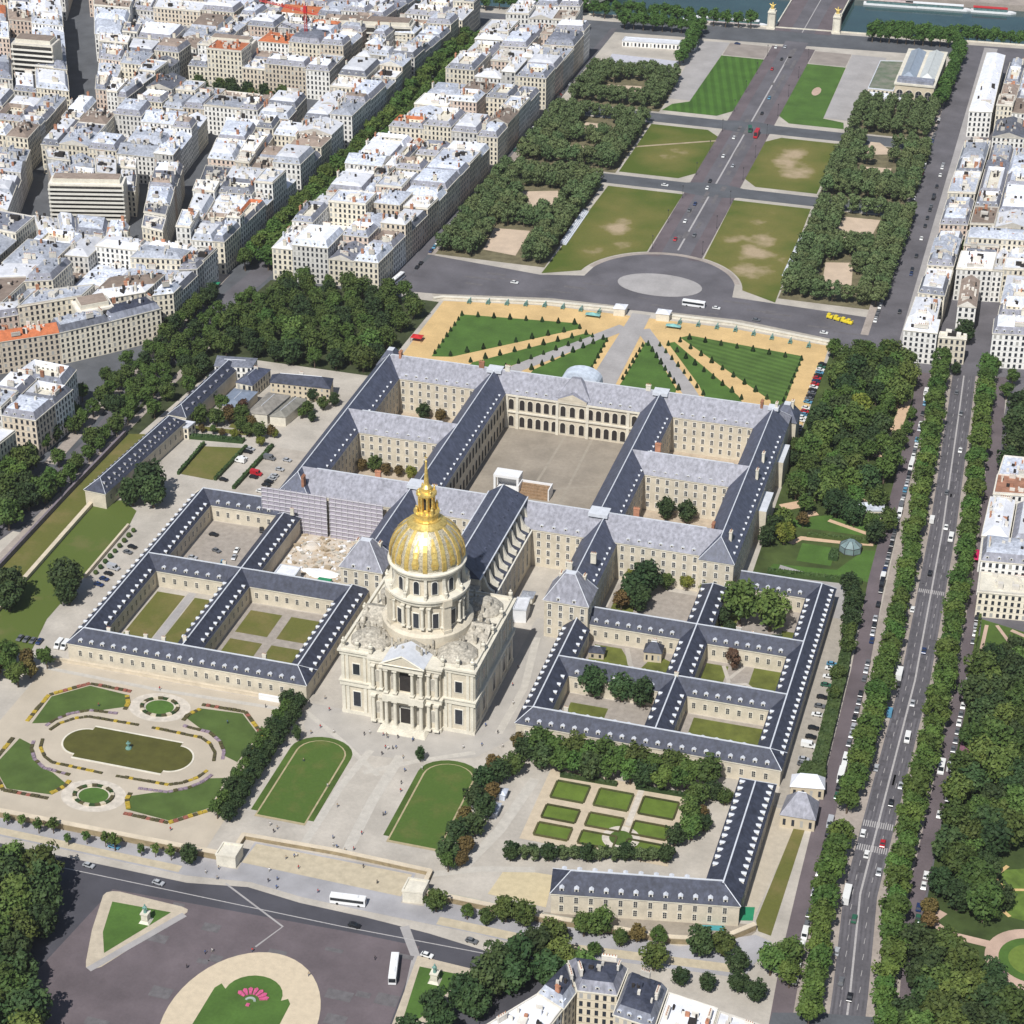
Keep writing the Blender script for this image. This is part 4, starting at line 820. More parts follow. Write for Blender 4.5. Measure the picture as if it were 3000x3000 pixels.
# ---------------------------------------------------------------- smaller buildings inside the walls
def cottage(name, label, P, h, rise, wallm, roofm, top=.18, flatm=None, win=True, chim=0, cat='building', group=None, cell=(2.8,3.1), ins=None, dorm=0):
    """Free-standing building on a four-cornered plan with a hipped or flat roof."""
    P = ccw(P); c = (sum(p[0] for p in P)/len(P), sum(p[1] for p in P)/len(P))
    t = thing(name, label, cat, (c[0],c[1],0), 0, group); Q = [(x-c[0],y-c[1]) for x,y in P]
    w = MB(); w.prism(Q, 0, h, 0, cell=cell if win else None); w.build('wall', wallm, t)
    r = MB()
    if rise > 0:
        O = inset(Q, -.35); e = [Vector(O[(i+1)%4])-Vector(O[i]) for i in range(4)]; k = 0 if e[0].length+e[2].length >= e[1].length+e[3].length else 1
        m0 = (Vector(O[(k+1)%4])+Vector(O[(k+2)%4]))/2; m1 = (Vector(O[(k+3)%4])+Vector(O[k]))/2; v = m1-m0; sh = (e[(k+1)%4].length/2)*.85; q = min(.46, sh/max(v.length,.1)) if top else 0
        a, b = m0+v*q, m1-v*q; A = (a.x,a.y,h+rise); B = (b.x,b.y,h+rise); Z = [(p[0],p[1],h) for p in O]
        r.face([Z[k],Z[(k+1)%4],A,B]); r.face([Z[(k+1)%4],Z[(k+2)%4],A]); r.face([Z[(k+2)%4],Z[(k+3)%4],B,A]); r.face([Z[(k+3)%4],Z[k],B]); r.face(Z[::-1])
        if (a-b).length > .5: r.tube(A,B,.18,n=4,m=1)
    else:
        O = inset(Q,-.2); I = inset(Q,.35); r.prism(O,h,h+.75,1,top=False); r.loft(I[::-1],I[::-1],h+.3,h+.75,1); r.loft(O,I,h+.75,h+.75,1); r.face([(x,y,h+.3) for x,y in I],0)
    r.build('roof', [roofm, flatm or M_lead], t)
    for i in range(chim):
        u = (i+1)/(chim+1); p0 = lerp(Q[0],Q[1],u); p1 = lerp(Q[3],Q[2],u); p = lerp(p0,p1,.5+.22*(-1)**i); obj('chimney', ME_chp, t, (p[0],p[1],h+rise*.4), rad(90*(i%2)), .9)
    for i in range(dorm):
        a, b = Vector(Q[0]), Vector(Q[1]); v = a+(b-a)*((i+.5)/dorm); d = (b-a).normalized(); n = Vector((d.y,-d.x)); v -= n*.5; obj('dormer', ME_dorm_s, t, (v.x,v.y,h+.05), math.atan2(n.y,n.x)+math.pi/2)
    return t
WM_stone = wallmat('stone_house_wall', (.58,.50,.37), uw=(.33,.67), vw=(.2,.72), band=False)
WM_cream = wallmat('cream_house_wall', (.78,.71,.57))
WM_white = wallmat('white_house_wall', (.84,.82,.77))
WM_beige = wallmat('beige_house_wall', (.66,.57,.45))
WM_grey = wallmat('grey_house_wall', (.60,.58,.54))
WM_pink = wallmat('rosy_house_wall', (.70,.56,.46))
# long moat-side building, stables and cluster in the north-west corner
lb = thing('moat_building', 'long narrow dark-roofed building with white skylights along the west moat', 'building')
wing(lb, (-186.6,90), (-180.8,164), 5.2, 8, 12.6, M_slate, rw=.2)
p = Vector((-186.6,90)); d = (Vector((-180.8,164))-p).normalized()
sk = [(t[0],t[1]) for t in along((-186.6,90),(-180.8,164),5.2,-1,3.6,2,72,8.6,0,-.9)]+[(t[0],t[1]) for t in along((-186.6,90),(-180.8,164),5.2,-1,4.4,2,72,10.2,0,-2.3)]+[(t[0],t[1]) for t in along((-186.6,90),(-180.8,164),5.2,1,3.6,2,72,8.1,0,-.6)]
for t in sk: obj('skylight', ME_dorm_s, lb, t[0], t[1], .8)
for t in along((-186.6,90),(-180.8,164),5.2,-1,5,2,72,3,0,.03): obj('window', ME_winl, lb, t[0], t[1])
w2_ = thing('stable_building', 'narrow slate-roofed building with paired skylights at the edge of the wood', 'building')
wing(w2_, (-181.5,168), (-178,228), 4.6, 8, 12, M_slate, rw=.2)
for t in along((-181.5,168),(-178,228),4.6,-1,6,2,58,9.3,0,-1.4)+along((-181.5,168),(-178,228),4.6,1,6,2,58,8.3,0,-.7): obj('skylight', ME_dorm_s, w2_, t[0], t[1], (1.6,.9,.7))
cottage('white_villa', 'white house with flat grey roof and two rows of windows beside the wood', [(-184,219),(-166,223),(-167,233),(-187,230)], 10, 1.2, WM_white, M_zinc_d, dorm=0)
cottage('slate_house', 'small house with blue-grey hipped roof right of the white villa', [(-169,210),(-160,209),(-158,228),(-167,226)], 7.5, 3, WM_cream, M_slate_b, chim=1)
cottage('long_hall', 'long hall with dark hipped roof in front of the wood', [(-152.5,214),(-122,216),(-124.5,227),(-154.5,222)], 8, 3.4, WM_stone, M_slate, chim=1)
cottage('workshop', 'low workshop with two blue-grey skylit roofs below the slate house', [(-170,190),(-158,190),(-157,208),(-169,208)], 5, 1.6, WM_cream, mat('blue_metal_roof',(.22,.26,.33),rough=.4,var=.15), win=False)
cottage('grey_shed', 'wide shed with weathered beige-grey pitched roof in the north-west yard', [(-153,185),(-143,186),(-140,208),(-151,208)], 5.5, 2.2, M_stone_w, mat('felt_roof',(.27,.25,.22),var=.25,fine=.1), win=False)
cottage('brown_shed', 'narrow shed with weathered brown roof beside the wide grey shed', [(-141.6,186),(-134,187),(-131,208),(-138.4,208)], 5.0, 2.0, M_stone_w, mat('felt_roof_brown',(.23,.22,.19),var=.25,fine=.1), win=False)
cottage('store_house', 'small flat-roofed store between the moat building and the stable', [(-183,160),(-173,161),(-172,167),(-182,167)], 6, 0, WM_cream, M_zinc_w)
cottage('summer_house', 'little stone pavilion with steep blue slate roof in a garden court', [(76.6,41.8),(83.6,42.6),(83.2,48.4),(76.2,47.6)], 4.6, 3.4, WM_stone, M_slate, chim=1)
cottage('garden_hut', 'tiny hut with dark hipped roof by the court wing left of the stone pavilion', [(55,37.5),(61,38.2),(60.6,42.6),(54.8,42)], 3, 1.8, WM_stone, M_slate)
cottage('court_lodge', 'white-walled lodge with slate roof inside the north-east tree court', [(104,63.4),(122,63.4),(122,69),(104,69)], 3.5, 2.2, WM_white, M_slate, chim=2)
cottage('gate_lodge', 'stone gate lodge with pale lead hipped roof, upper of the pair by the lane', [(148,-28.5),(160,-26.5),(159,-20),(147.5,-21.5)], 5, 3.6, WM_stone, M_zinc_w, cell=(3,5))
cottage('gate_lodge', 'stone gate lodge with tall grey slate pyramid roof, lower of the pair by the lane', [(147.4,-46.5),(159.8,-46),(159.4,-35.5),(148,-35)], 5.4, 7.2, WM_stone, M_slate_l, cell=(3,5))
cottage('entrance_kiosk', 'square pale stone guard pavilion left of the terrace gateway', [(-36.8,-125),(-29.8,-124.4),(-29.8,-117.6),(-36.8,-118.2)], 4.6, 0, M_stone_w, M_stone_w, win=False, flatm=M_stone_w)
cottage('entrance_kiosk', 'square pale stone guard pavilion right of the terrace gateway', [(31.4,-124.4),(38.4,-123.6),(38.4,-117),(31.4,-117.6)], 4.6, 0, M_stone_w, M_stone_w, win=False, flatm=M_stone_w)
cottage('site_cabin', 'white site cabin stacked beside the nave wall', [(18.4,54),(23.8,55),(23,64),(17.8,63)], 6, 0, M_white, M_zinc_w, win=False)
cottage('site_cabin', 'small grey-roofed cabin behind the white site cabin by the nave', [(17.6,68),(22.6,68.6),(22.4,74),(17.4,73.4)], 3.4, .8, M_stone_w, M_zinc, win=False)
cottage('park_cafe', 'small flat grey-roofed building between park trees and side lane', [(142,180),(153,183),(152.6,190),(141.6,187)], 4, 0, WM_cream, M_zinc)
cottage('site_building', 'two-storey white portable building at the corner of the works yard', [(-86,52),(-77,52),(-77,60),(-86,60)], 5, 0, M_white, M_zinc_w, win=False)
# conservatory in the east garden
cv = thing('conservatory', 'octagonal glass conservatory with dark frame on the garden lawn', 'greenhouse', (143.2,151.5,0))
mb = MB(); n8 = [(5*math.cos(math.pi/8+k*math.pi/4), 4.4*math.sin(math.pi/8+k*math.pi/4)) for k in range(8)]; mb.prism(n8,0,3,top=False); I = [(x*.35,y*.35) for x,y in n8]; mb.loft(n8,I,3,5.4); mb.face([(x,y,5.4) for x,y in I]); mb.build('glazing', mat('conservatory_glass',(.20,.27,.27),rough=.15,var=.2,spec=.6), cv)
mb = MB()
for a, b in zip(n8, I): mb.tube((a[0],a[1],0),(a[0],a[1],3.05),.16,n=4); mb.tube((a[0],a[1],3.05),(b[0],b[1],5.45),.14,n=4)
for i in range(8): a, b = n8[i], n8[(i+1)%8]; mb.tube((a[0],a[1],3.05),(b[0],b[1],3.05),.15,n=4); mb.tube((a[0],a[1],.2),(b[0],b[1],.2),.15,n=4)
mb.build('frame', M_iron, cv)
# scaffolding over the south-west front
sc_ = thing('scaffolding', 'sheeted lavender-grey scaffolding covering the palace front left of the nave', 'scaffold')
M_sheet = mat('scaffold_sheeting', (.38,.35,.40), var=.12, scale=.3, fine=.08); M_pole = mat('galvanised_pole', (.62,.60,.62), rough=.5, var=.1)
for x0, x1, y in ((-108.5,-78.3,96.6),(-76.9,-52.4,96.6)):
    mb = MB(); mb.box(x0,x1,y-.9,y-.4,0,20.3); mb.build('sheeting', M_sheet, sc_)
    for k in range(10):
        d = MB(); d.box(x0-.2,x1+.2,y-1.25,y-.92,1.6+k*2.05,1.95+k*2.05); d.build('deck', mat('scaffold_deck',(.60,.58,.60),var=.1), sc_)
    n = int((x1-x0)/2.7)
    for k in range(n+1): x = x0+(x1-x0)*k/n; d = MB(); d.tube((x,y-1.3,0),(x,y-1.3,21.6),.09,n=5); d.build('standard', M_pole, sc_)
# ---------------------------------------------------------------- garden walls, terraces
def wall_line(name, label, pts, h, w, m=M_stone_w, cat='wall', z0=0):
    mb = MB()
    for a, b in zip(pts, pts[1:]):
        a, b = Vector(a), Vector(b); d = (b-a).normalized(); n = Vector((-d.y,d.x))*(w/2); a2 = a-d*w*.24; b2 = b+d*w*.24
        mb.prism([tuple(a2-n),tuple(b2-n),tuple(b2+n),tuple(a2+n)], z0, z0+h-.01*(len(mb.f)%3)); k = n*1.25
        mb.prism([tuple(a2-k),tuple(b2-k),tuple(b2+k),tuple(a2+k)], z0+h-.25-.012*(len(mb.f)%5), z0+h+.05+.012*(len(mb.f)%7), len(m)-1 if isinstance(m, list) else 0)
    return tag(mb.build(name, m), label, cat)
M_terr = mat('terrace_stone', (.62,.53,.40), var=.12, scale=.25, fine=.07)
M_moss = [mat('mossy_wall_face',(.30,.235,.14),var=.25,scale=.4,fine=.1), M_terr]
wall_line('terrace_wall', 'long low stone terrace wall in front of the flower garden and its pond', [(-150,-122.3),(-36.9,-121.4)], 2.9, 1.6, M_moss)
wall_line('terrace_balustrade', 'pale balustrade set back between the two guard pavilions', [(-33.5,-117.8),(-33.5,-108.2),(1,-107),(36,-108),(36.2,-116.9)], 1.9, 1.3, M_moss)
wall_line('terrace_wall', 'stone terrace wall curving round below the corner building', [(38.5,-119.6),(80,-120.2),(124,-117.8),(134,-115.5),(142,-111),(149,-103.5)], 2.6, 1.4, M_moss)
flat('terrace_walk', [[(-150,-121.3),(-150,-118.2),(-37,-117.2),(-37,-120.4)], [(39,-118.7),(39,-115.5),(78,-116),(124,-115),(124,-117),(80,-119.4)]], .12, mat('grey_green_walk',(.42,.41,.34),var=.12,fine=.06))
wall_line('garden_wall', 'stone wall along the foot of the low range above the flower garden', [(-150,-26.4),(-48,-26.0)], 1.6, .7, M_terr)
wall_line('garden_wall', 'white rendered wall at the east end of the low range front', [(-60.5,-27.2),(-52.3,-27.1)], 2.4, .7, M_white)
wall_line('moat_wall', 'pale stone parapet along the east edge of the west moat', [(-189.6,98),(-188.9,60),(-188,20),(-187,-28)], 1.8, 1.6, M_terr)
wall_line('moat_wall', 'purple-grey outer moat wall beside the boulevard trees', [(-203.6,156),(-203.8,98),(-203,30),(-200,-28)], 2.4, .9, mat('dark_moat_stone',(.20,.17,.19),var=.2))
wall_line('lawn_wall', 'low ochre stone wall with buttresses between west lawn and car yard', [(-165.4,78),(-164.8,34)], 1.6, .8, M_terr)
for k in range(9): tag(obj('clipped_bush', bpy.data.meshes.get('bush_ball') or (lambda: (lambda m: (m.lathe([(.1,0),(1.1,.5),(1.3,1.3),(.9,2.1),(.1,2.5)], n=8), m.mesh('bush_ball', leafmat('bush_leaves',(.03,.055,.015),(.06,.09,.02))))[1])(MB()))(), None, (-161.8+k*.05,38+k*4.6,0), k, .85+.04*(k%4)), f'dark clipped bush, {ordn(k+1)} from the south end, along the low ochre wall', 'bush', 'bushes along the ochre wall')
wall_line('palace_terrace_wall', 'white stone terrace wall of the north garden, west of the gateway', [(-111,346),(-107,349),(-50,360),(-12,362.5)], 1.7, 1.8, M_stone_w)
wall_line('palace_terrace_wall', 'white stone terrace wall of the north garden, east of the gateway', [(12,362.5),(50,363),(103,355),(106,350)], 1.7, 1.8, M_stone_w)
flat('dry_moat', [[(-112,350),(-50,363.5),(-12,366),(-12,369),(-52,367.5),(-115,354)], [(12,366),(51,367),(104,358.5),(106,361),(52,370.5),(12,369)]], .08, mat('moat_paving',(.40,.36,.30),var=.15))
cottage('gate_pavilion', 'square white stone gate pavilion left of the north garden entrance', [(-14,356),(-8,356.6),(-8,363),(-14,362.4)], 4.2, 1.2, M_stone_w, M_zinc_w, win=False)
cottage('gate_pavilion', 'square white stone gate pavilion right of the north garden entrance', [(9,356.6),(16,357),(16,363),(9,362.8)], 4.2, 1.2, M_stone_w, M_zinc_w, win=False)
# cannons on the terrace
cn = MB(); cn.tube((0,-1.2,1.0),(0,1.6,1.25),.28,.2,n=8); cn.M = None
cnm = cn.mesh('cannon_barrel', M_bronze)
cr_ = MB(); cr_.box(-.5,-.35,-1.4,.6,.35,1.05); cr_.box(.35,.5,-1.4,.6,.35,1.05); cr_.box(-.4,.4,-1.2,.3,.5,.7)
for s in (-1,1):
    for y in (-1,.3): cr_.lathe([(.0,0)],0,0,6) if False else cr_.tube((s*.5,y,.36),(s*.68,y,.36),.36,n=8)
crm = cr_.mesh('cannon_carriage', M_bronze)
for k in range(16):
    s = -1 if k < 8 else 1; i = k % 8; x = s*(22+i*10); y = 359.5-(max(0,abs(x)-50)*.19)
    t = thing('cannon', f'green bronze cannon, {ordn(i+1)} from the gateway on the {"west" if s<0 else "east"} garden terrace', 'cannon', (x,y-2.4,0), 0, 'cannons on the terrace'); t.scale = (1.5,1.5,1.5)
    obj('barrel', cnm, t); obj('carriage', crm, t)
# topiary cones of the north garden
cone_m = leafmat('yew_leaves', (.018,.038,.012), (.035,.062,.018))
mb = MB(); rr = random.Random(3)
for k in range(220):
    z = rr.random()**1.3*2.9; r = 1.05*(1-z/3.1); a = rr.uniform(0,6.28); c = Vector((r*math.cos(a),r*math.sin(a),z+.15)); u = Vector((rr.gauss(0,1),rr.gauss(0,1),rr.gauss(0,1))).normalized(); v = u.orthogonal().normalized(); s = .3; mb.face([tuple(c+u*s),tuple(c+v*s),tuple(c-u*s),tuple(c-v*s)])
mb.lathe([(.95,.1),(.85,.8),(.4,2.2),(.05,3.0)], n=8)
ME_yew = mb.mesh('topiary', cone_m)
def cone_row(where, pts, scale=1.0):
    for i, p in enumerate(pts):
        tag(obj('topiary_cone', ME_yew, None, (p[0],p[1],.08), i*1.7, scale*(.9+.06*(i%4))), f'yew cone, {ordn(i+1)} {where}', 'topiary', 'yew cones round the garden lawns')
def lin(a, b, n): return [lerp(a,b,i/(n-1)) for i in range(n)]
for s, side in ((-1,'west'),(1,'east')):
    f = lambda P: [(s*-x,y) for x,y in P]
    cone_row(f'from the outer corner on the north edge, large {side} lawn', f(lin((-91,332.2),(-31,339.4),8)))
    cone_row(f'from the north on the outer edge of the large {side} lawn', f(lin((-91,326),(-90.4,284),7)), .8)
    cone_row(f'from the gate on the diagonal edge of the large {side} lawn', f(lin((-27,335),(-82,284),9)))
    cone_row(f'from the gate on the outer edge of the {side} middle wedge lawn', f(lin((-22,329),(-70,280),9)))
    cone_row(f'from the gate on the inner edge of the {side} middle wedge lawn', f(lin((-18,327),(-51,279),8)), .85)
    cone_row(f'from the gate on the outer edge of the {side} triangle lawn', f(lin((-12,326),(-38,281),8)))
    cone_row(f'from the gate on the inner edge of the {side} triangle lawn', f(lin((-9.6,324),(-8.8,284),7)), .85)
# hedges
def hedge(label, P, h, tone=0):
    m = (leafmat('hedge_leaves',(.028,.052,.016),(.05,.08,.022)), leafmat('bright_hedge_leaves',(.05,.085,.02),(.08,.12,.03)))[tone]
    P = ccw(P); mb = MB(); mb.prism(P,0,h*.9); rr = random.Random(int(abs(P[0][0]*7)+h)); xs=[p[0] for p in P]; ys=[p[1] for p in P]
    n = 0; A = (max(xs)-min(xs))*(max(ys)-min(ys))
    while n < min(900, A*2.2+60):
        n += 1; p = (rr.uniform(min(xs),max(xs)),rr.uniform(min(ys),max(ys)))
        if not inside(p,P): continue
        c = Vector((p[0],p[1],h*.9+rr.uniform(-.1,.35))); u = Vector((rr.gauss(0,1),rr.gauss(0,1),rr.gauss(0,.5))).normalized(); v = u.orthogonal().normalized(); s = rr.uniform(.3,.6); mb.face([tuple(c+u*s),tuple(c+v*s),tuple(c-u*s),tuple(c-v*s)])
    return tag(mb.build('hedge', m), label, 'hedge')
hedge('dark clipped hedge line on the north side of the box garden, left part', [(64.5,-41.5),(86,-41),(86,-39.6),(64.5,-40)], 1.6)
hedge('dark clipped hedge line on the north side of the box garden, right part', [(93,-40.5),(112,-40),(112,-38.6),(93,-39.1)], 1.6)
hedge('long tall hedge in the gap between east lane fence and car lot', [(152.6,-18),(158,-18),(156.5,60),(151.5,60)], 3.4)
hedge('long hedge strip between car lot and lane, upper part', [(151.5,62),(156,62),(155,98),(151,98)], 3.0)
hedge('dark hedge behind the two gate lodges', [(148.5,-17),(159,-15.6),(158,-8),(150,-9)], 3.6)
hedge('straight green hedge above the peach garden path', [(123,157.5),(150,159.5),(150,162),(123,160)], 1.6, 1)
hedge('long low hedge between conservatory lawn and service path', [(112,121),(152,124.5),(152,127),(112,124)], 2.2, 1)
hedge('twin dark hedges beside the conservatory, running south', [(135,141),(139.2,141),(138.4,148.5),(135.2,148.5)], 2.2)
hedge('dark hedge along the left edge of the car-court lawn', [(-164.4,128),(-163.2,128),(-163.2,158),(-164.6,158)], 1.8)
hedge('dark hedge along the right edge of the car-court lawn', [(-146.2,128),(-144.8,128),(-143,161.5),(-144.6,161.5)], 1.8)
hedge('brown-green clipped hedge north of the car-court lawn', [(-185,160),(-147,164.5),(-147,168),(-180,164)], 1.8)
hedge('dark hedge between the two rows of parked cars', [(-135,123),(-133.4,123),(-131.6,166),(-133.2,166)], 1.8)
hedge('yellow-green hedge beside the right-hand garden wall', [(202.6,82),(203.4,82),(203.2,116),(202.2,116)], 2.0, 1)
# box-edged parterre of the south-east garden
for j, (y0, y1) in enumerate(((-54,-44),(-66.2,-58.8),(-76.5,-69.5))):
    for i, (x0, x1) in enumerate(((64.4,76.6),(80.6,93),(97.2,110))):
        flat('box_lawn', [rect(x0,x1,y0,y1)], .09, mat('box_lawn_grass',(.115,.170,.026),var=.2,scale=.15,fine=.1)); 
        mb = MB(); 
        for a in ((x0-.1,x1+.1,y0-.5,y0+.2),(x0-.1,x1+.1,y1-.2,y1+.5),(x0-.5,x0+.2,y0+.21,y1-.21),(x1-.2,x1+.5,y0+.21,y1-.21)): mb.box(*a,0,.55)
        tag(mb.build('box_edging', leafmat('box_leaves',(.06,.065,.025),(.10,.09,.035))), f'low box edging round the {("left","middle","right")[i]} lawn in the {("top","middle","bottom")[j]} row of the parterre', 'box hedge', 'box edgings of the parterre')
flat('parterre_walk', [arc(94.6,-69.5,6.8,6.8,0,355,28)], .13, mat('pale_walk',(.58,.52,.44))); flat('parterre_round', [arc(94.6,-69.5,4.2,4.2,0,355,24)], .17, G_grass); flat('parterre_cross_walk', [rect(94.1,96.3,-62,-38)], .11, mat('pale_walk',(0,0,0)))
flat('parterre_gravel', [rect(60,114,-80,-37)], .05, mat('parterre_sand',(.54,.45,.33),var=.1,fine=.05))
# the flower garden with its pond
cx0, cy0 = -95.2, -72.6
flat('pond_garden_gravel', [[(-150,-118),(-150,-27),(-44,-27),(-44,-117)]], .035, mat('warm_gravel',(.49,.425,.335),var=.1,scale=.07,fine=.05))
def stad(hx, hy, step=0):
    P = [];  L = hx-hy*.98
    for a in range(-80,81,10): P.append((cx0+L+hy*.98*math.cos(rad(a)), cy0+hy*math.sin(rad(a))))
    if step: P += [(cx0+L,cy0+hy*.995),(cx0+L,cy0+hy+step),(cx0-L,cy0+hy+step),(cx0-L,cy0+hy*.995)]
    for a in range(100,261,10): P.append((cx0-L+hy*.98*math.cos(rad(a)), cy0+hy*math.sin(rad(a))))
    if step: P += [(cx0-L,cy0-hy*.995),(cx0-L,cy0-hy-step),(cx0+L,cy0-hy-step),(cx0+L,cy0-hy*.995)]
    return P
flat('pond_kerb', [stad(26.4,8.4,2.2)], .2, M_stone_w, th=.2); flat('pond', [stad(25.7,7.8,2.0)], .215, G_pond)
mb = MB(); mb.lathe([(1.3,.1),(1.1,.7),(.4,1.0),(.35,2.2),(.9,2.6),(.5,2.8),(.15,3.6)], cx0,cy0+1, 10); tag(mb.build('fountain', M_bronze), 'weathered bronze fountain jet in the middle of the olive pond', 'fountain')
OCT = [(-137,-44),(-129,-38.2),(-61.5,-37.6),(-51,-47.5),(-51.5,-92.5),(-60.5,-107.2),(-128.5,-107.6),(-139.2,-91)]
def clip_quad(sx, sy):   # quarter lawn between the octagon edge and the stadium walk round the pond
    hx, hy = 43.2, 34.3; cut = 11; P = []
    inner = [(p[0]-cx0,p[1]-cy0) for p in stad(37.5,21.0)]
    q = [(14.6,hy-1.5),(hx-cut,hy),(hx,hy-cut),(hx-1,5.0)]
    ins = sorted([p for p in inner if p[0] > 12.4 and p[1] > 4.6], key=lambda p: math.atan2(p[1],p[0]))
    P = q+ins; P.append((12.8,hy-9)); return [(cx0+sx*x, cy0+sy*y) for x,y in P]
QN = {(-1,1):'upper left',(1,1):'upper right',(-1,-1):'lower left',(1,-1):'lower right'}
F_y = mat('yellow_flowers',(.42,.30,.04),var=.3,scale=1.2,fine=.2); F_r = mat('red_flowers',(.27,.10,.07),var=.35,scale=1.2,fine=.2); F_d = mat('dark_bedding',(.055,.045,.03),var=.5,scale=1.0,c2=(.11,.10,.035),fine=.2); F_l = mat('lilac_flowers',(.26,.20,.24),var=.35,scale=1.2,fine=.2)
def bed(pts, w, label, ms, seg=1.7):
    """Planted border along a line: a low bank of changing flower blocks."""
    mb = MB(); rr = random.Random(int(abs(pts[0][0]*13+pts[0][1]*7)))
    for a, b in zip(pts, pts[1:]):
        a, b = Vector(a), Vector(b); L = (b-a).length; n = max(1,int(L/seg)); d = (b-a)/max(L,.01); nn = Vector((-d.y,d.x))*(w/2)
        for i in range(n):
            p, q = a+(b-a)*(i/n), a+(b-a)*((i+.86)/n); mb.prism([tuple(p-nn),tuple(q-nn),tuple(q+nn),tuple(p+nn)],0.05,.25+rr.random()*.35,rr.randrange(len(ms)))
    tag(mb.build('flower_bed', ms), label, 'flower bed', 'borders of the pond garden')
for (sx, sy), nm in QN.items():
    P = clip_quad(sx, sy); flat('pond_garden_lawn', [P], .1, mat('pond_garden_grass',(.078,.122,.028),var=.2,scale=.12,fine=.1))
    O = [(cx0+sx*x, cy0+sy*y) for x,y in ((15,35.2),(32.8,35.6),(44.6,23.8),(44.6,5.4))]
    bed(O[:2], 1.5, f'red and dark flower border along the outer long edge of the {nm} lawn', [F_r,F_d,F_d]); bed(O[1:3], 1.6, f'mixed border on the cut corner of the {nm} lawn', [F_d,F_y,F_r]); bed(O[2:], 1.6, f'yellow and dark border on the short edge of the {nm} lawn', [F_y,F_d])
    I = [(cx0+sx*x, cy0+sy*y) for x,y in ((36.3,5),(35,9.5),(31,15),(25,19.2),(13.5,20.3))]; bed(I, 1.3, f'lilac border along the inner curve of the {nm} lawn', [F_l,F_d,F_l])
    I = [(cx0+sx*x, cy0+sy*y) for x,y in ((12.2,23.5),(12.6,27.5),(15.5,32.5))]; bed(I, 1.7, f'yellow border curving beside the round bed at the {nm} lawn', [F_y,F_d,F_y],1.4)
    I = [(cx0+sx*x, cy0+sy*y) for x,y in ((33.6,3),(32,8),(28,12.6),(23.5,15.2),(2.5,15.8))]; bed(I, 1.2, f'low dark and yellow border round the pond, {nm} quarter', [F_d,F_y,F_d,F_d])
for sy, nm in ((1,'upper'),(-1,'lower')):
    c = (cx0, cy0+sy*28.9); flat('round_walk', [arc(c[0],c[1],12.3,9.3,0,355,32)], .06, mat('pale_walk',(.58,.52,.44),var=.08)); flat('round_bed_lawn', [arc(c[0],c[1],5.6,4.6,0,350,24)], .13, G_grass_b)
    mb = MB(); rr = random.Random(9)
    for k in range(22):
        a0, a1 = 360*k/22, 360*(k+1)/22; P = arc(c[0],c[1],7.9,6.2,a0,a1,1)+arc(c[0],c[1],6.5,5.0,a1,a0,1); mb.prism(P,.05,.5+rr.random()*.4,k%3)
    tag(mb.build('flower_bed', [F_d, mat('white_flowers',(.55,.48,.36),var=.2), cone_m]), f'ring of dark and cream flower clumps round the {nm} circular lawn', 'flower bed')
for i, (a, b) in enumerate([(-44,1),(-44,-1),(44,1),(44,-1)]): pass
flat('diagonal_paving', [strip([(-52,-36),(-44,-40)],2)], .06, G_stone)
# fan-shaped flower bed
M_pinkf = mat('pink_flowers',(.55,.10,.22),var=.3,scale=1.5,fine=.2)
for k in range(7):
    a = rad(28+k*20.5); mb = MB(); mb.M = Matrix.Translation((.2,-184.4,0)) @ Matrix.Rotation(a,4,'Z'); mb.prism([(2.9,-.35),(5.4,-.75),(6.1,0),(5.4,.75),(2.9,.35)],.1,.55)
    tag(mb.build('flower_bed', M_pinkf), f'pink flower petal bed, {ordn(k+1)} from the right in the fan on the round lawn', 'flower bed', 'petals of the pink fan')
mb = MB(); mb.M = Matrix.Translation((.2,-184.4,0)); mb.box(-.6,.6,-2.6,-1.4,.1,.5); tag(mb.build('flower_bed', M_pinkf), 'small pink square bed below the fan on the round lawn', 'flower bed')
mb = MB(); mb.M = Matrix.Translation((.2,-184.6,0)); mb.prism(arc(0,0,1.9,1.9,10,170,10)+arc(0,0,1.1,1.1,170,10,10),.1,.45); tag(mb.build('flower_bed', mat('silver_bedding',(.35,.40,.36),var=.2)), 'small silver-grey arc of bedding below the pink fan', 'flower bed')
# fan radial lawns' statues on the two traffic islands
def statue(label, p, hgt):
    t = thing('statue', label, 'statue', (p[0],p[1],.17)); mb = MB(); mb.loft(rect(-1.9,1.9,-1.9,1.9),rect(-1.2,1.2,-1.2,1.2),0,.9); mb.box(-1.15,1.15,-1.15,1.15,.9,3.4); mb.box(-1.4,1.4,-1.4,1.4,3.4,3.8); mb.build('pedestal', M_stone_w, t)
    f = MB(); f.lathe([(.62,3.8),(.55,4.4),(.5,5.0),(.62,5.6),(.68,6.1),(.35,6.5),(.18,6.65),(.27,6.85),(.28,7.1),(.06,7.4)], n=10); f.tube((.55,0,6.2),(.8,-.25,5.2),.17,.13); f.tube((-.55,0,6.2),(-.7,-.5,5.6),.17,.13); f.build('figure', M_bronze, t); return t
statue('bronze standing figure on white pedestal, on the left triangular traffic island', (-48,-158.8), 7); statue('standing figure on white pedestal, on the right triangular traffic island', (54.1,-158.4), 7)
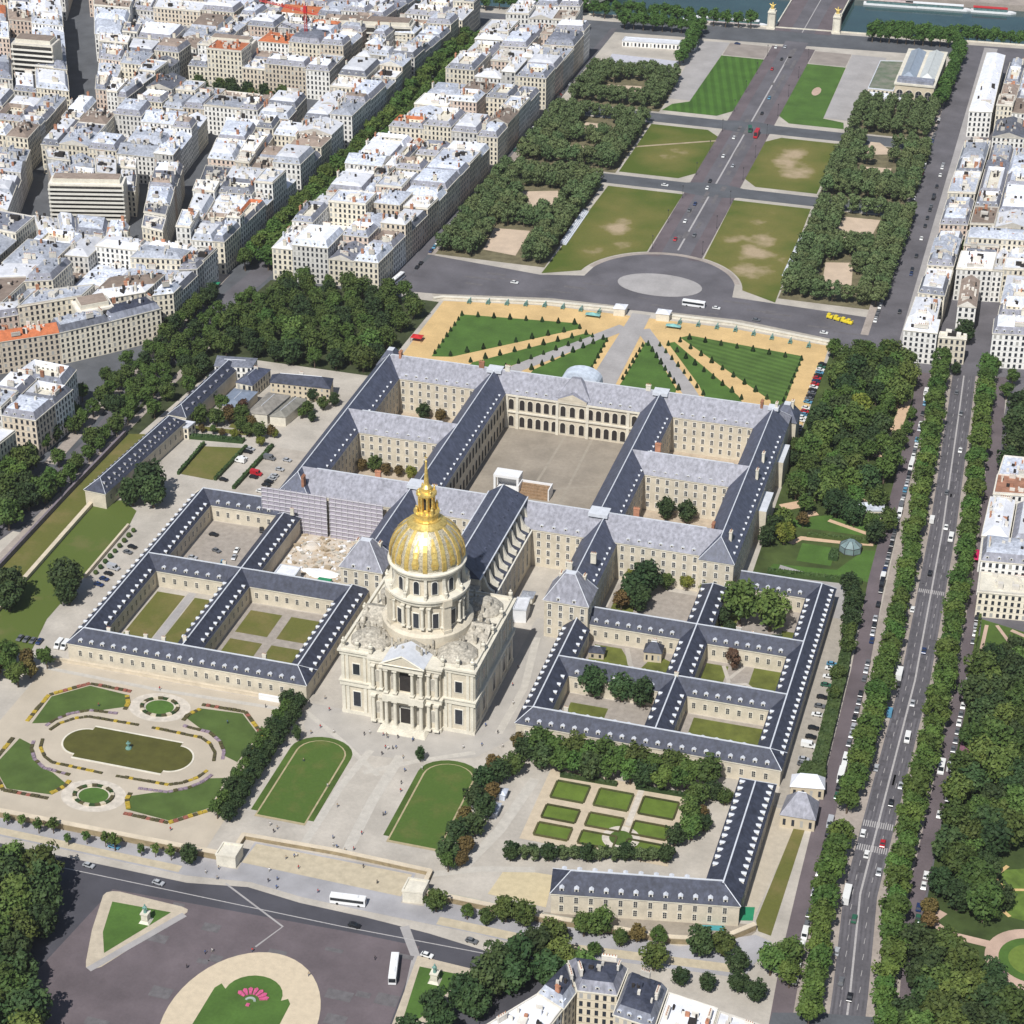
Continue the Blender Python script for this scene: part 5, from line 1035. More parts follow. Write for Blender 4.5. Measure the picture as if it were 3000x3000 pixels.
# stage and stand in the honour court
st = thing('event_stage', 'white covered event stage at the south end of the honour court', 'stage', (-14.8,160,0))
mb = MB(); mb.box(-6,6,-3.4,3.4,7.4,8.6); mb.build('canopy', M_white, st); mb = MB()
for x in (-5.4,5.4):
    for y in (-2.9,2.9): mb.box(x-.5,x+.5,y-.5,y+.5,0,7.4)
mb.build('frame', M_white, st); mb = MB(); mb.box(-4.9,4.9,2.8,3.1,1.3,7.3); mb.box(-4.9,4.9,-2.4,3.2,.9,1.3); mb.build('platform', M_white, st)
st = thing('grandstand', 'white-framed tiered grandstand with brown seats in the honour court', 'grandstand', (-1.5,157.5,0)); mb = MB()
for k in range(5): mb.box(-7,7,-3+k*1.3,-1.75+k*1.3,0,1.2+k*.8)
mb.build('tiers', mat('brown_seats',(.30,.20,.12),var=.3,scale=1), st); mb = MB()
for x in (-7.2,7.0): mb.box(x,x+.5,-3,4,0,5.6)
mb.box(-7,7,3.6,4,0,5.4); mb.build('frame', M_white, st)
# yard clutter
def tent(label, p, w, d, m, rz=0, h=2.4):
    t = thing('marquee', label, 'tent', (p[0],p[1],0), rz); mb = MB(); P = rect(-w/2,w/2,-d/2,d/2); mb.loft(P,[(0,0)]*4,h,h+1.2); mb.build('canopy', m, t); mb = MB()
    for x,y in P: mb.tube((x*.95,y*.95,0),(x*.95,y*.95,h),.08,n=4)
    mb.build('poles', M_iron, t)
tent('turquoise marquee in the tree court behind the stone pavilion', (80,68), 7, 5, mat('turquoise_canvas',(.16,.55,.50))); tent('white parasol-like marquee right of the turquoise one', (86.5,67.5), 4, 4, M_white); tent('yellow round parasol at the edge of the tree court', (60.5,64.5), 2.6, 2.6, M_yellow)
tent('red awning on the pavement by the right-hand buildings', (195,160.5), 6, 9, mat('magenta_canvas',(.50,.02,.10))); tent('blue market canopy beside the lower lane', (204.5,-3.6), 3.6, 4, M_blue); tent('white market canopy below the blue one', (208.6,-4), 3.4, 3.4, M_white); tent('pale market canopy near the lane bend', (204.2,-14), 3, 7, M_white); tent('purple-red canopy roof behind the parked cars of the lane', (207.5,19.5), 6, 12, mat('mauve_canvas',(.22,.10,.14)))
tent('red and white awning on the boulevard at the city crossing', (-209,494), 16, 4, M_red, rad(8)); tent('green canvas awning at the boulevard corner by the tall trees', (-232,326), 8, 6, M_green); tent('small dark red tent left of the north garden', (-104,296), 6, 5, M_red)
tent('teal parasols tent near the left gate pavilion', (-24,351), 8, 3, mat('teal_canvas',(.20,.42,.40)),0,1.6); tent('teal parasols tent near the right gate pavilion', (20,350), 8, 3, mat('teal_canvas',(0,0,0)),0,1.6)
for k,(x,y,w,d,h,m,lb) in enumerate([(-70,66,22,7,1.6,'white_paint','white sheeted heap across the works yard'),(-62,80,8,12,1.2,'works_earth','earth mound in the works yard by the scaffolding'),(-82,86,10,8,1.5,'works_earth','earth mound in the upper left of the works yard'),(-66,58,6,5,2.2,'green_paint','green container in the works yard')]):
    mb = MB(); P = [(x+w*.5*math.cos(a)*(.8+.25*math.sin(3*a+k)), y+d*.5*math.sin(a)) for a in [2*math.pi*i/14 for i in range(14)]] if k != 3 else rect(x-w/2,x+w/2,y-d/2,y+d/2)
    if k == 3: mb.prism(P,0,h); mb.prism(inset(P,.3),h,h+.2)
    else: mb.loft(P,[(x+(a-x)*.55,y+(b-y)*.5) for a,b in P],0,h); mb.face([(x+(a-x)*.55,y+(b-y)*.5,h) for a,b in P])
    tag(mb.build(('sheeted_heap','earth_mound','earth_mound','container')[k], MATS[m]), lb, ('heap','mound','mound','container')[k])
mb = MB(); rr = random.Random(14)
for k in range(420):
    x, y = rr.uniform(-89,-57), rr.uniform(49,95); s = rr.uniform(.2,1.0)*(1.6 if rr.random() < .1 else 1); a = rr.uniform(0,3.1); mb.M = Matrix.Translation((x,y,0)) @ Matrix.Rotation(a,4,'Z'); mb.box(-s,s,-s*.6,s*.6,0,rr.uniform(.2,.9)*s+.1,rr.randrange(4))
struct('rubble', mb, [M_white, G_soil, MATS['works_earth'], M_stone_g], 'stuff')
# play equipment, kiosk by the tree row
tag((lambda mb: (mb.box(45,49,-61,-57,0,2.6), mb.loft(rect(44.6,49.4,-61.4,-56.6),rect(46,48,-60,-58),2.6,3.6), mb.build('ticket_kiosk', M_zinc))[2])(MB()), 'small grey-roofed ticket kiosk beside the tree row', 'kiosk')
tag((lambda mb: (mb.box(45.5,49,-72,-66,0,2.6), mb.loft(rect(45.1,49.4,-72.4,-65.6),rect(46.6,47.8,-70,-68),2.6,3.5), mb.build('ticket_kiosk', M_zinc))[2])(MB()), 'longer grey-roofed kiosk, lower of the two beside the tree row', 'kiosk')
# ---------------------------------------------------------------- the city west of the esplanade
WALLS = [(WM_cream,'cream'),(WM_white,'white'),(WM_beige,'beige'),(WM_grey,'grey'),(WM_cream,'cream'),(WM_white,'white'),(WM_white,'white'),(WM_cream,'cream'),(WM_pink,'rosy')]
ROOFS = [(M_zinc_w,'pale zinc'),(M_zinc,'grey zinc'),(M_zinc_w,'white'),(M_zinc_d,'dark zinc'),(M_zinc,'grey zinc'),(M_zinc_w,'pale zinc'),(M_zinc_w,'pale zinc'),(M_zinc,'grey zinc'),(M_brown,'brown')]
ME_dc = dormer_mesh(1.3,1.9,1.8,'dormer', face=M_trim, top=M_zinc)
CH3 = [chimney_mesh(3.4,.8,2.6,'chimney',M_plaster,4), chimney_mesh(2.2,.8,3.2,'chimney',M_stone_w,3), chimney_mesh(4.6,.8,2.0,'chimney',M_plaster,5), chimney_mesh(1.6,.8,2.8,'chimney',M_brick,2)]
NB = [0]
def flatbox(mb, x, y, z, w, d, h, m): mb.box(x-w/2,x+w/2,y-d/2,y+d/2,z,z+h,m)
def apartment(Q, h, style, wall, roof, label, group, rr, chim=3, dorm=3, name='apartment_house', cat='building'):
    Q = ccw(Q); NB[0] += 1; c = (sum(p[0] for p in Q)/len(Q), sum(p[1] for p in Q)/len(Q))
    t = thing(name, label, cat, (c[0],c[1],0), 0, group); Q = [(x-c[0],y-c[1]) for x,y in Q]; Q = inset(Q,.06)
    w = MB(); w.prism(Q,0,h,0,cell=(2.7,3.15),top=False)
    co = inset(Q,-.3); w.prism(co,h-.1,h+.28,1,bottom=True)
    r = MB(); top = h
    e0 = (Vector(Q[1])-Vector(Q[0])).length; e1 = (Vector(Q[2])-Vector(Q[1])).length; mn = min(e0,e1)
    if style == 'mansard':
        I = inset(Q,min(1.7,mn*.18)); z1 = h+3.6; r.loft(Q,I,h+.28,z1,1); 
        J = inset(I,min(3.2,mn*.24)); r.loft(I,J,z1,z1+1.1,0); r.face([(x,y,z1+1.1) for x,y in J],0); top = z1+.6
    elif style == 'court':
        I = inset(Q,mn*.27); K = inset(Q,mn*.14); r.loft(Q,K,h+.28,h+3.2,1); r.loft(K,I,h+3.2,h+1.6,0); w.prism(I[::-1],2.5,h+1.6,0,cell=(2.7,3.15),top=False); w.face([(x,y,2.5) for x,y in I],2); top = h+2.6
    elif style == 'hip':
        I = inset(Q,mn*.36); r.loft(Q,I,h+.28,h+2.8,0); r.face([(x,y,h+2.8) for x,y in I],0); top = h+1.6
    elif style == 'gable':
        k = 0 if e0 >= e1 else 1; O = inset(Q,-.25); m0 = lerp(O[(k+1)%4],O[(k+2)%4],.5); m1 = lerp(O[(k+3)%4],O[k],.5); Z = [(x,y,h+.28) for x,y in O]; A = m0+(h+3.4,); B = m1+(h+3.4,)
        r.face([Z[k],Z[(k+1)%4],A,B],0); r.face([Z[(k+2)%4],Z[(k+3)%4],B,A],0); r.face([Z[(k+1)%4],Z[(k+2)%4],A],3); r.face([Z[(k+3)%4],Z[k],B],3); top = h+1.8
    else:
        O = inset(Q,.02); I = inset(Q,.4); r.prism(O,h+.28,h+1.1,3,top=False); r.loft(O,I,h+1.1,h+1.1,3); r.loft(I,I,h+1.1,h+.5,3); r.face([(x,y,h+.5) for x,y in I],0)
        for k in range(rr.randint(1,3)):
            p = lerp(lerp(I[0],I[1],rr.uniform(.25,.75)),lerp(I[3],I[2],rr.uniform(.25,.75)),rr.uniform(.25,.75)); flatbox(r,p[0],p[1],h+.5,rr.uniform(2,4.5),rr.uniform(2,3.5),rr.uniform(1.2,2.8),rr.choice((3,3,4)))
        top = h+.5
    area = e0*e1
    for k in range(int(min(16,area/26))):
        u, v = rr.uniform(.14,.86), rr.uniform(.14,.86)
        if style == 'court' and .3 < u < .7 and .3 < v < .7: continue
        pp = lerp(lerp(Q[0],Q[1],u),lerp(Q[3],Q[2],u),v); ww, dd = rr.choice(((1.4,.6),(.6,1.4),(.8,.8),(2.2,.7),(1.1,1.0))); flatbox(r,pp[0],pp[1],h+.1,ww,dd,rr.uniform(2.2,4.9) if style != 'flat' else rr.uniform(1.2,2.4),rr.choice((3,3,4,0,3,3,3,5) if rr.random() < .6 else (3,0,4)))
    # roof lights and stacks of small things on the roof
    if style in ('mansard','hip','gable'):
        for k in range(rr.randint(2,5)):
            p = lerp(lerp(Q[0],Q[1],rr.uniform(.25,.75)),lerp(Q[3],Q[2],rr.uniform(.25,.75)),rr.uniform(.3,.7)); flatbox(r,p[0],p[1],top-.4,rr.uniform(.7,1.6),rr.uniform(.6,1.4),rr.uniform(1.6,2.6),rr.choice((3,4,0,3)))
    w.build('wall', [wall, M_stone_w, M_plaster], t); r.build('roof', [roof, M_slate_l if rr.random() < .45 else (M_zinc_d if rr.random() < .6 else M_zinc), M_plaster, M_plaster, M_dark, M_brick], t)
    for k in range(chim):
        i = rr.randrange(4) if mn > 8 else 1; a, b = Q[i], Q[(i+1)%4]; u = rr.uniform(.2,.8); p = lerp(lerp(a,b,u),(0,0),.22); rz = math.atan2(b[1]-a[1],b[0]-a[0])
        obj('chimney', rr.choice(CH3), t, (p[0],p[1],top-.2), rz, rr.uniform(.8,1.15))
    if style in ('mansard','court') and dorm:
        for i in range(4):      # street slopes looking south get dormers
            a, b = Vector(Q[i]), Vector(Q[(i+1)%4]); d = (b-a).normalized(); n = Vector((d.y,-d.x))
            if n.y < -.75:
                k = min(dorm,max(1,int((b-a).length/3.2)))
                for j in range(k): v = a+(b-a)*((j+.5)/k)-n*.55; obj('dormer', ME_dc, t, (v.x,v.y,h+.5), math.atan2(n.y,n.x)+math.pi/2)
    return t
def block(name, P, nx, ny, seed, hr=(14.5,22.5), gap=.12, tall=None, from_x='east', from_y='south', low=.16):
    """A city block: quad P (sw, se, ne, nw) cut into nx by ny lots of uneven width; some inner lots stay low or become courts."""
    rr = random.Random(seed); g = 'houses of the '+name
    cx = [0]+sorted((i+rr.uniform(-.34,.34))/nx for i in range(1,nx))+[1]
    for i in range(nx):
        cy = [0]+sorted((j+rr.uniform(-.36,.36))/ny for j in range(1,ny))+[1]
        for j in range(ny):
            q = lambda u, v: lerp(lerp(P[0],P[1],u),lerp(P[3],P[2],u),v)
            Q = [q(cx[i],cy[j]),q(cx[i+1],cy[j]),q(cx[i+1],cy[j+1]),q(cx[i],cy[j+1])]
            inner = 0 < i < nx-1 and 0 < j < ny-1
            h = rr.uniform(*hr); st = rr.choice(('mansard','mansard','court','hip','gable','mansard','flat','court'))
            if inner and rr.random() < low*2.2: h = rr.uniform(5,12); st = rr.choice(('flat','gable','hip'))
            elif rr.random() < .10: st = 'flat'; h += rr.uniform(2,6)
            wl, wn = rr.choice(WALLS); rf, rn = rr.choice(ROOFS)
            if rr.random() < .022: rf, rn = M_tile, 'orange tile'
            a = i+1 if from_x == 'west' else nx-i; b = j+1
            lab = f'{wn} house with {rn} roof, {ordn(b)} from south, {ordn(a)} from {from_x}, {name}'
            apartment(Q, h, st, wl, rf, lab, g, rr, chim=rr.randint(1,3), dorm=4, name={'mansard':'apartment_house','court':'courtyard_house','hip':'town_house','gable':'gabled_house','flat':'flat_roofed_house'}[st])
# blocks between the esplanade street and the tree-lined boulevard
block('south esplanade block', [(-204,346),(-144,350),(-139,440),(-206,436)], 4, 5, 21, from_x='east')
block('middle esplanade block', [(-206,437),(-139,441),(-136.5,534),(-209,530)], 4, 5, 22)
block('third esplanade block', [(-206,546),(-136,549),(-134.5,640),(-204,636)], 4, 4, 23)
block('riverside esplanade block', [(-203,652),(-134.5,655),(-134.5,770),(-203,757)], 4, 5, 24, hr=(18,24))
block('quay corner block', [(-198,776),(-150,784),(-152,818),(-200,810)], 3, 2, 34, hr=(19,24))
# west of the boulevard
block('long boulevard block', [(-258,341),(-231,344),(-231,452),(-287,448)], 3, 6, 25)
block('upper boulevard block', [(-289,456),(-231,459),(-231,533),(-307,531)], 4, 4, 26)
block('far boulevard block', [(-263,546),(-231,548),(-231,664),(-268,664)], 2, 6, 27)
block('north-west boulevard block', [(-273,671),(-231,671),(-229,764),(-272,758)], 3, 5, 28)
block('row between two canyons', [(-283,350),(-269,347),(-301,447),(-317,441)], 1, 6, 29)
block('row before the slab', [(-346,348),(-294,349),(-300,369),(-360,368)], 4, 1, 48, hr=(9,11.5))
block('block behind the slab', [(-366,406),(-313,405),(-329,443),(-388,440)], 4, 2, 35)
block('central western block', [(-397,452),(-311,455),(-322,531),(-409,528)], 5, 4, 32)
block('left middle block', [(-420,352),(-367,352),(-399,442),(-452,440)], 3, 5, 41)
block('far left block', [(-474,451),(-405,451),(-418,529),(-490,528)], 4, 4, 38)
block('lower garden-side block', [(-377,545),(-273,546),(-276,586),(-377,584)], 6, 2, 30)
block('inner garden-side block', [(-377,626),(-276,628),(-278,662),(-377,660)], 5, 2, 49)
block('avenue corner block', [(-406,546),(-384,546),(-384,648),(-452,648)], 3, 5, 33)
block('upper garden-side block', [(-377,669),(-282,671),(-281,742),(-377,738)], 5, 4, 31, hr=(16,24))
block('upper avenue block', [(-460,656),(-384,656),(-384,742),(-500,738)], 4, 4, 37)
block('north quay block', [(-376,750),(-281,752),(-277,812),(-376,808)], 5, 3, 36, hr=(16,22))
block('riverside corner block', [(-272,770),(-229,772),(-229,816),(-272,814)], 2, 2, 70)
block('north avenue block', [(-510,748),(-384,750),(-384,810),(-536,806)], 6, 3, 71)
block('block beyond the avenue', [(-502,546),(-425,546),(-520,724),(-602,722)], 4, 8, 39)
block('outer western block', [(-640,734),(-522,734),(-548,800),(-660,800)], 5, 3, 40)
# south-western block along the curved avenue
block('curved avenue block', [(-330,194),(-243,268),(-241,331),(-338,340)], 4, 5, 42, low=.3)
block('boulevard bend row', [(-240,270),(-231,276),(-231,334),(-240,332)], 1, 4, 43)
block('left edge row', [(-372,236),(-338,230),(-342,338),(-396,344)], 2, 4, 44)
rr = random.Random(77)
CURV = [(-322,176),(-305,188),(-289.7,198),(-266.5,216),(-248,236),(-230,258)]
for i, (a, b) in enumerate(zip(CURV, CURV[1:])):
    d = (Vector(b)-Vector(a)).normalized(); n = Vector((-d.y,d.x))*13
    apartment([a,b,tuple(Vector(b)+n),tuple(Vector(a)+n)], 17.5, 'mansard' if i > 2 else 'gable', WM_beige if i < 3 else WM_cream, M_tile if i < 3 else (M_slate if i == 4 else M_zinc), f'{"orange-tiled" if i < 3 else "slate and zinc roofed"} house, {ordn(i+1)} from the left in the curved avenue row', 'row along the curved avenue', rr, dorm=5)
block('rounded corner block', [(-262,124),(-232,124),(-230,158),(-264,160)], 2, 2, 45, hr=(19,21)); 
apartment([(-264,161.5),(-236,160),(-238,178),(-262,180)], 19, 'court', WM_white, M_zinc_w, 'white house with sunken court behind the rounded corner house', None, rr)
block('left edge houses', [(-300,110),(-266,120),(-268,150),(-300,142)], 2, 1, 46, hr=(17,20)); block('lower left row', [(-262,72),(-240,70),(-236,112),(-262,112)], 1, 2, 47, hr=(18,20))
# modern slab blocks with continuous white balconies
def slab(label, Q, h, floors, name='balcony_block'):
    Q = ccw(Q); t = thing(name, label, 'building'); w = MB(); w.prism(Q,0,h,0); w.build('wall', M_stone_w, t); a, b = Vector(Q[0]), Vector(Q[1]); d = (b-a).normalized(); n = Vector((d.y,-d.x))
    g = MB(); g.prism([tuple(a+d*1+n*.04),tuple(b-d*1+n*.04),tuple(b-d*1-n*.3),tuple(a+d*1-n*.3)],1,h-.6); g.build('glazing', mat('balcony_glass',(.06,.055,.05),rough=.4,var=.5,scale=.8), t)
    for k in range(floors):
        z = 2.4+k*(h-2.5)/floors; m = MB(); m.prism([tuple(a+n*1.5),tuple(b+n*1.5),tuple(b+n*1.35),tuple(a+n*1.35)],z-.2,z+1.1); m.prism([tuple(a+n*1.34),tuple(b+n*1.34),tuple(b+n*.05),tuple(a+n*.05)],z-.2,z-.02,bottom=True); m.build('balcony', M_trim, t)
    I = inset(Q,2.2); r = MB(); r.prism(inset(Q,.2),h,h+.6,0); r.prism(I,h+.6,h+3.0,1); r.prism(inset(I,.5),h+3.0,h+3.3,2); r.build('roof', [M_plaster, M_stone_w, M_brown], t); return t
slab('wide modern slab with nine white balcony rows, left of the canyon street', [(-354,378),(-312,389),(-316,402),(-358,391)], 25.5, 9)
slab('narrow modern slab with white balcony rows in the far upper left', [(-479,574),(-450,576),(-452,592),(-482,590)], 36, 10)
slab('small modern block with dark balcony slots above the curved avenue', [(-263,231),(-249,244),(-259,256),(-273,243)], 22, 5)
slab('long office building with dark glass bands in the upper city', [(-304,712),(-250,722),(-252,738),(-306,730)], 24, 5)
slab('white grid-fronted block above the red-roofed house', [(-372,648),(-340,650),(-341,662),(-373,661)], 25, 7)
# ---------------------------------------------------------------- east side: ministries along the esplanade and the boulevard
block('right esplanade row', [(140.6,500),(156,503),(156,640),(140.6,636)], 1, 7, 50, hr=(14,18), from_x='west')
block('second right esplanade row', [(157,505),(190,512),(190,640),(157,640)], 2, 5, 51, hr=(11,17), from_x='west', low=.4)
block('ministry courts', [(157,430),(200,438),(200,498),(157,492)], 3, 3, 52, hr=(10,16), from_x='west', low=.4)
block('garden crossroads row', [(141,394),(155,394),(155,490),(141,486)], 1, 5, 53, hr=(12,18), from_x='west')
block('right frame row', [(184,376),(215,382),(215,430),(184,428)], 2, 3, 54, hr=(17,20), from_x='west')
block('north-east ministry', [(154,690),(196,694),(196,800),(154,800)], 3, 4, 55, hr=(12,18), from_x='west', low=.3)
block('ministry behind the hall', [(156,650),(200,656),(200,684),(156,682)], 3, 1, 56, hr=(14,17), from_x='west')
rr = random.Random(5)
apartment([(139.6,346),(156.5,347),(156,364),(139.8,363)], 17.5, 'hip', WM_white, M_zinc_w, 'white corner house with pale roof at the boulevard crossroads, four windows wide', None, rr, chim=2)
apartment([(139.9,364.6),(154,365),(153.5,392),(140.3,391)], 16.5, 'hip', WM_white, M_zinc_w, 'white-roofed house behind the white corner house', None, rr, chim=2)
apartment([(157,350),(171,351.5),(170.6,357),(157,356)], 14, 'flat', WM_cream, M_stone_w, 'low cream house with roof terrace right of the white corner house', None, rr, chim=0)
apartment([(162.5,388),(172,389),(170.5,424),(161,423)], 15.5, 'gable', WM_white, M_brown, 'long brown-roofed house beside the side street', None, rr, chim=1)
apartment([(183.4,352),(206,356),(206,374),(182.6,370)], 19, 'mansard', WM_white, M_zinc_w, 'tall white mansard house right of the side street', None, rr, chim=3, dorm=6)
apartment([(137.4,688),(151.8,691),(149.6,810),(137,812)], 17, 'hip', WM_white, M_zinc_w, 'very long pale-roofed building along the far right street', None, rr, chim=2)
apartment([(158.6,474),(196,480),(196,494),(158.4,489)], 19, 'hip', WM_cream, M_zinc, 'wide two-storey cream palace front at the right edge', None, rr, chim=0)
# houses right of the boulevard
apartment([(199.5,205),(222,209),(222,226),(200.5,224)], 18, 'flat', WM_white, M_zinc, 'white house with flat blue-grey roof, uppermost right of the boulevard', None, rr, chim=3)
apartment([(199.2,186),(222,190),(222,204.4),(199.3,204)], 19, 'flat', WM_white, mat('rusty_flat_roof',(.34,.17,.11),var=.3,scale=.3,fine=.1), 'house with rusty brown flat roof right of the boulevard', None, rr, chim=3)
apartment([(197.8,150),(209,151),(209,185),(198.2,185)], 18, 'hip', WM_white, M_zinc_w, 'long white-roofed house facing the boulevard above the red awning', None, rr, chim=3)
apartment([(210,150),(228,153),(228,186),(210,184)], 17, 'court', WM_cream, M_zinc_w, 'pale house with sunken courtyard at the right edge', None, rr, chim=3)
apartment([(199.4,131),(224,134),(224,150),(198.6,149)], 17, 'mansard', WM_white, M_zinc, 'grey mansard house at the right edge below the red awning', None, rr, chim=3, dorm=5)
apartment([(200.4,114),(224,117),(224,130.5),(199.7,129.8)], 12, 'flat', WM_cream, M_stone_w, 'low pale house with roof terrace above the right-hand garden', None, rr, chim=1)
# apartment row at the bottom edge
AP = wallmat('ornate_house_wall', (.64,.56,.42))
apartment([(93,-173.5),(102.5,-178),(104.2,-169.9),(98.2,-158)], 18.5, 'mansard', AP, M_slate, 'slate-roofed corner house at the bottom edge beside the lower trees', None, rr, chim=2)
apartment([(104.6,-170),(117,-168.5),(117.3,-155.8),(98.5,-157.7)], 19.5, 'mansard', AP, M_slate, 'cream house with dark slate mansard and white dormers at the bottom edge', None, rr, dorm=4)
apartment([(117.6,-176),(131,-178),(131.2,-160),(117.8,-157.2)], 18.5, 'mansard', AP, M_slate, 'second dark-roofed house from the left at the bottom edge', None, rr, dorm=4)
apartment([(131.5,-179),(148,-181),(148,-163),(131.6,-160.4)], 17, 'flat', WM_white, M_zinc_w, 'white house with cluttered pale roof terrace at the bottom edge', None, rr, chim=5)
apartment([(148.3,-182),(164,-184),(164,-166),(148.4,-163.4)], 16.5, 'flat', WM_white, M_zinc_w, 'rightmost white terrace house at the bottom edge', None, rr, chim=5)
apartment([(78,-197),(96,-205),(102,-178.4),(92.8,-173.9)], 18, 'flat', WM_white, M_zinc_w, 'white flat-roofed house at the bottom edge, left of the slate corner', None, rr, chim=1)
# former air terminal with two glass roofs on the esplanade
at_ = thing('terminal_building', 'pale stone terminal with two long glass-roofed halls and arched end front', 'building')
mb = MB(); mb.box(84,110,737,812,0,14,0); mb.build('wall', WM_stone, at_)
mb = MB(); mb.box(83.4,110.6,736.4,812.6,13.6,14.8); mb.build('cornice', M_stone_w, at_)
for k, (x0, x1, m, nm) in enumerate(((86,96.4,mat('glass_roof',(.30,.35,.42),rough=.3,var=.15),'glass_roof'),(98.4,108.6,mat('white_glass_roof',(.62,.64,.62),rough=.35,var=.1),'glass_roof'))):
    mb = MB(); c = (x0+x1)/2; mb.face([(x0,748,14.9),(x0,808,14.9),(c,804,18.4),(c,752,18.4)][::-1]); mb.face([(x1,808,14.9),(x1,748,14.9),(c,752,18.4),(c,804,18.4)][::-1]); mb.face([(x0,748,14.9),(x1,748,14.9),(c,752,18.4)]); mb.face([(x1,808,14.9),(x0,808,14.9),(c,804,18.4)]); mb.tube((c,752,18.4),(c,804,18.4),.3,n=4); mb.build(nm, m, at_)
mb = MB(); mb.box(85,109,738,747,14.8,16.6); mb.build('roof', M_zinc_d, at_)
ME_ba = arch_window(4.2,8.4,.2,'arched_window',frame=M_stone_w)
for x in (87.6,93.9,100.2,106.4): obj('arched_window', ME_ba, at_, (x,737,2))
for y in range(744,810,8): obj('arched_window', ME_ba, at_, (110,y,2), rad(90))
cottage('terminal_annex', 'low annex with planted grey roof left of the terminal', [(66,742),(83,742),(83,806),(66,802)], 7, 0, WM_cream, mat('planted_roof',(.25,.24,.20),var=.5,scale=.2,c2=(.12,.16,.10)))
cottage('terminal_entrance', 'low white curved entrance building in front of the terminal', [(66,730),(90,731),(90,740),(66,740)], 5, 0, WM_white, M_zinc_w)
cottage('metro_pavilion', 'white low glass pavilion on the far left of the esplanade', [(-118,800),(-66,806),(-66,814),(-118,809)], 4, 0, WM_white, M_zinc_w)
# long steps and low tribunes on the esplanade lawns
for s, x, y0, y1, nm in ((-1,-64.2,440,492,'west'),(1,64.4,434,492,'east')):
    mb = MB()
    for k in range(4): mb.box(min(x-s*1.6+s*k*.9,x-s*.7+s*k*.9),max(x-s*1.6+s*k*.9,x-s*.7+s*k*.9),y0,y1,.1,.5+k*.4)
    tag(mb.build('seating_steps', M_lead), f'long pale grey seating steps on the {nm} edge of the first worn lawn', 'steps')
# the bridge over the river with its gilded pylons
mb = MB(); L0 = bank(0)-8
mb.box(-21,21,L0,L0+150,-1.2,.14,0); mb.box(-21.4,-20.6,L0+10,L0+150,.14,1.2,1); mb.box(20.6,21.4,L0+10,L0+150,.14,1.2,1); mb.box(-9,9,L0,L0+150,.14,.18,2); mb.box(-.3,.3,L0,L0+150,.18,.2,3)
mb.box(-20,20,L0+6,L0+14,-7,-1.2,1)
for k in range(12):
    a, b = k/12, (k+1)/12; z = lambda t: -6.0+4.6*math.sin(math.pi*t); mb.face([(21,L0+12+a*115,z(a)),(21,L0+12+b*115,z(b)),(21,L0+12+b*115,-1.2),(21,L0+12+a*115,-1.2)],1)
tag(mb.build('river_bridge', [G_red, M_stone_w, G_asph, G_mark]), 'broad stone-edged bridge carrying the central avenue over the river', 'bridge')
def pylon(label, x, y):
    t = thing('bridge_pylon', label, 'pylon', (x,y,0)); mb = MB(); mb.box(-3.2,3.2,-3.2,3.2,0,1.2); mb.box(-2.3,2.3,-2.3,2.3,1.2,11.5); mb.box(-2.9,2.9,-2.9,2.9,11.5,12.6); mb.box(-2.1,2.1,-2.1,2.1,12.6,14.4); mb.build('pillar', M_stone_w, t)
    for sx in (-1,1):
        for sy in (-1,1): m = MB(); m.lathe([(.45,1.2),(.38,11)], sx*2.4, sy*2.4, 8); m.build('column', M_stone_w, t)
    g = MB(); g.lathe([(1.4,14.4),(1.2,15.4),(1.5,16.4),(.7,17.4),(.5,18.6),(.1,19.4)], n=8); g.tube((-.4,0,16.6),(-2.4,0,18.0),.5,.15); g.tube((.4,0,16.6),(2.4,0,18.0),.5,.15); g.build('gilded_statue', M_gold, t)
pylon('white stone pylon topped by a gilded statue, left of the bridge head', -23.7, 876); pylon('white stone pylon topped by a gilded statue, right of the bridge head', 23.8, 879)
mb = MB(); mb.face([(-196,bank(-196)-10,.1),(-178,bank(-178)-10,.1),(-128,1010,.1),(-146,1010,.1)]); mb.M = None
for (a, b) in (((-196,bank(-196)-10),(-146,1010)),((-178,bank(-178)-10),(-128,1010))): 
    mb.prism([a,(a[0]+1,a[1]),(b[0]+1,b[1]),b],.1,1.2,1); mb.prism([a,(a[0]+1,a[1]),(b[0]+1,b[1]),b],-2,.09,1)
tag(mb.build('far_bridge', [G_asph, M_stone_w]), 'road bridge crossing the river in the upper left distance', 'bridge')
# boats along the quays
def barge(label, x, y, L, m):
    t = thing('river_barge', label, 'boat', (x,y,-6.5), math.atan(.075)); mb = MB(); P = [(-L/2,-2.6),(L/2-4,-2.6),(L/2,0),(L/2-4,2.6),(-L/2,2.6)]; mb.prism(P,0,1.4); mb.build('hull', M_white, t)
    mb = MB(); mb.box(-L/2+2,L/2-7,-2.1,2.1,1.4,3.6); mb.build('cabin', mat('boat_windows',(.12,.20,.20),rough=.3,var=.3,scale=.6), t); mb = MB(); mb.box(-L/2+1.6,L/2-6.6,-2.4,2.4,3.6,3.9); mb.build('roof', m, t)
M_deck = mat('boat_deck',(.55,.45,.42),var=.2)
barge('white restaurant barge with rosy deck moored left of the bridge', -58, 886, 60, M_deck); barge('long white barge behind the nearer one left of the bridge', -62, 897, 64, M_white); barge('low white barge moored by the trees of the left quay', -120, 880, 40, M_white)
barge('white boat with red awning at the far right bank', 128, 986, 34, M_red); barge('white excursion boat at the far bank right of the bridge', 86, 983, 52, M_white); barge('long cream boat moored at the far bank, upper right', 52, 980, 44, M_deck)
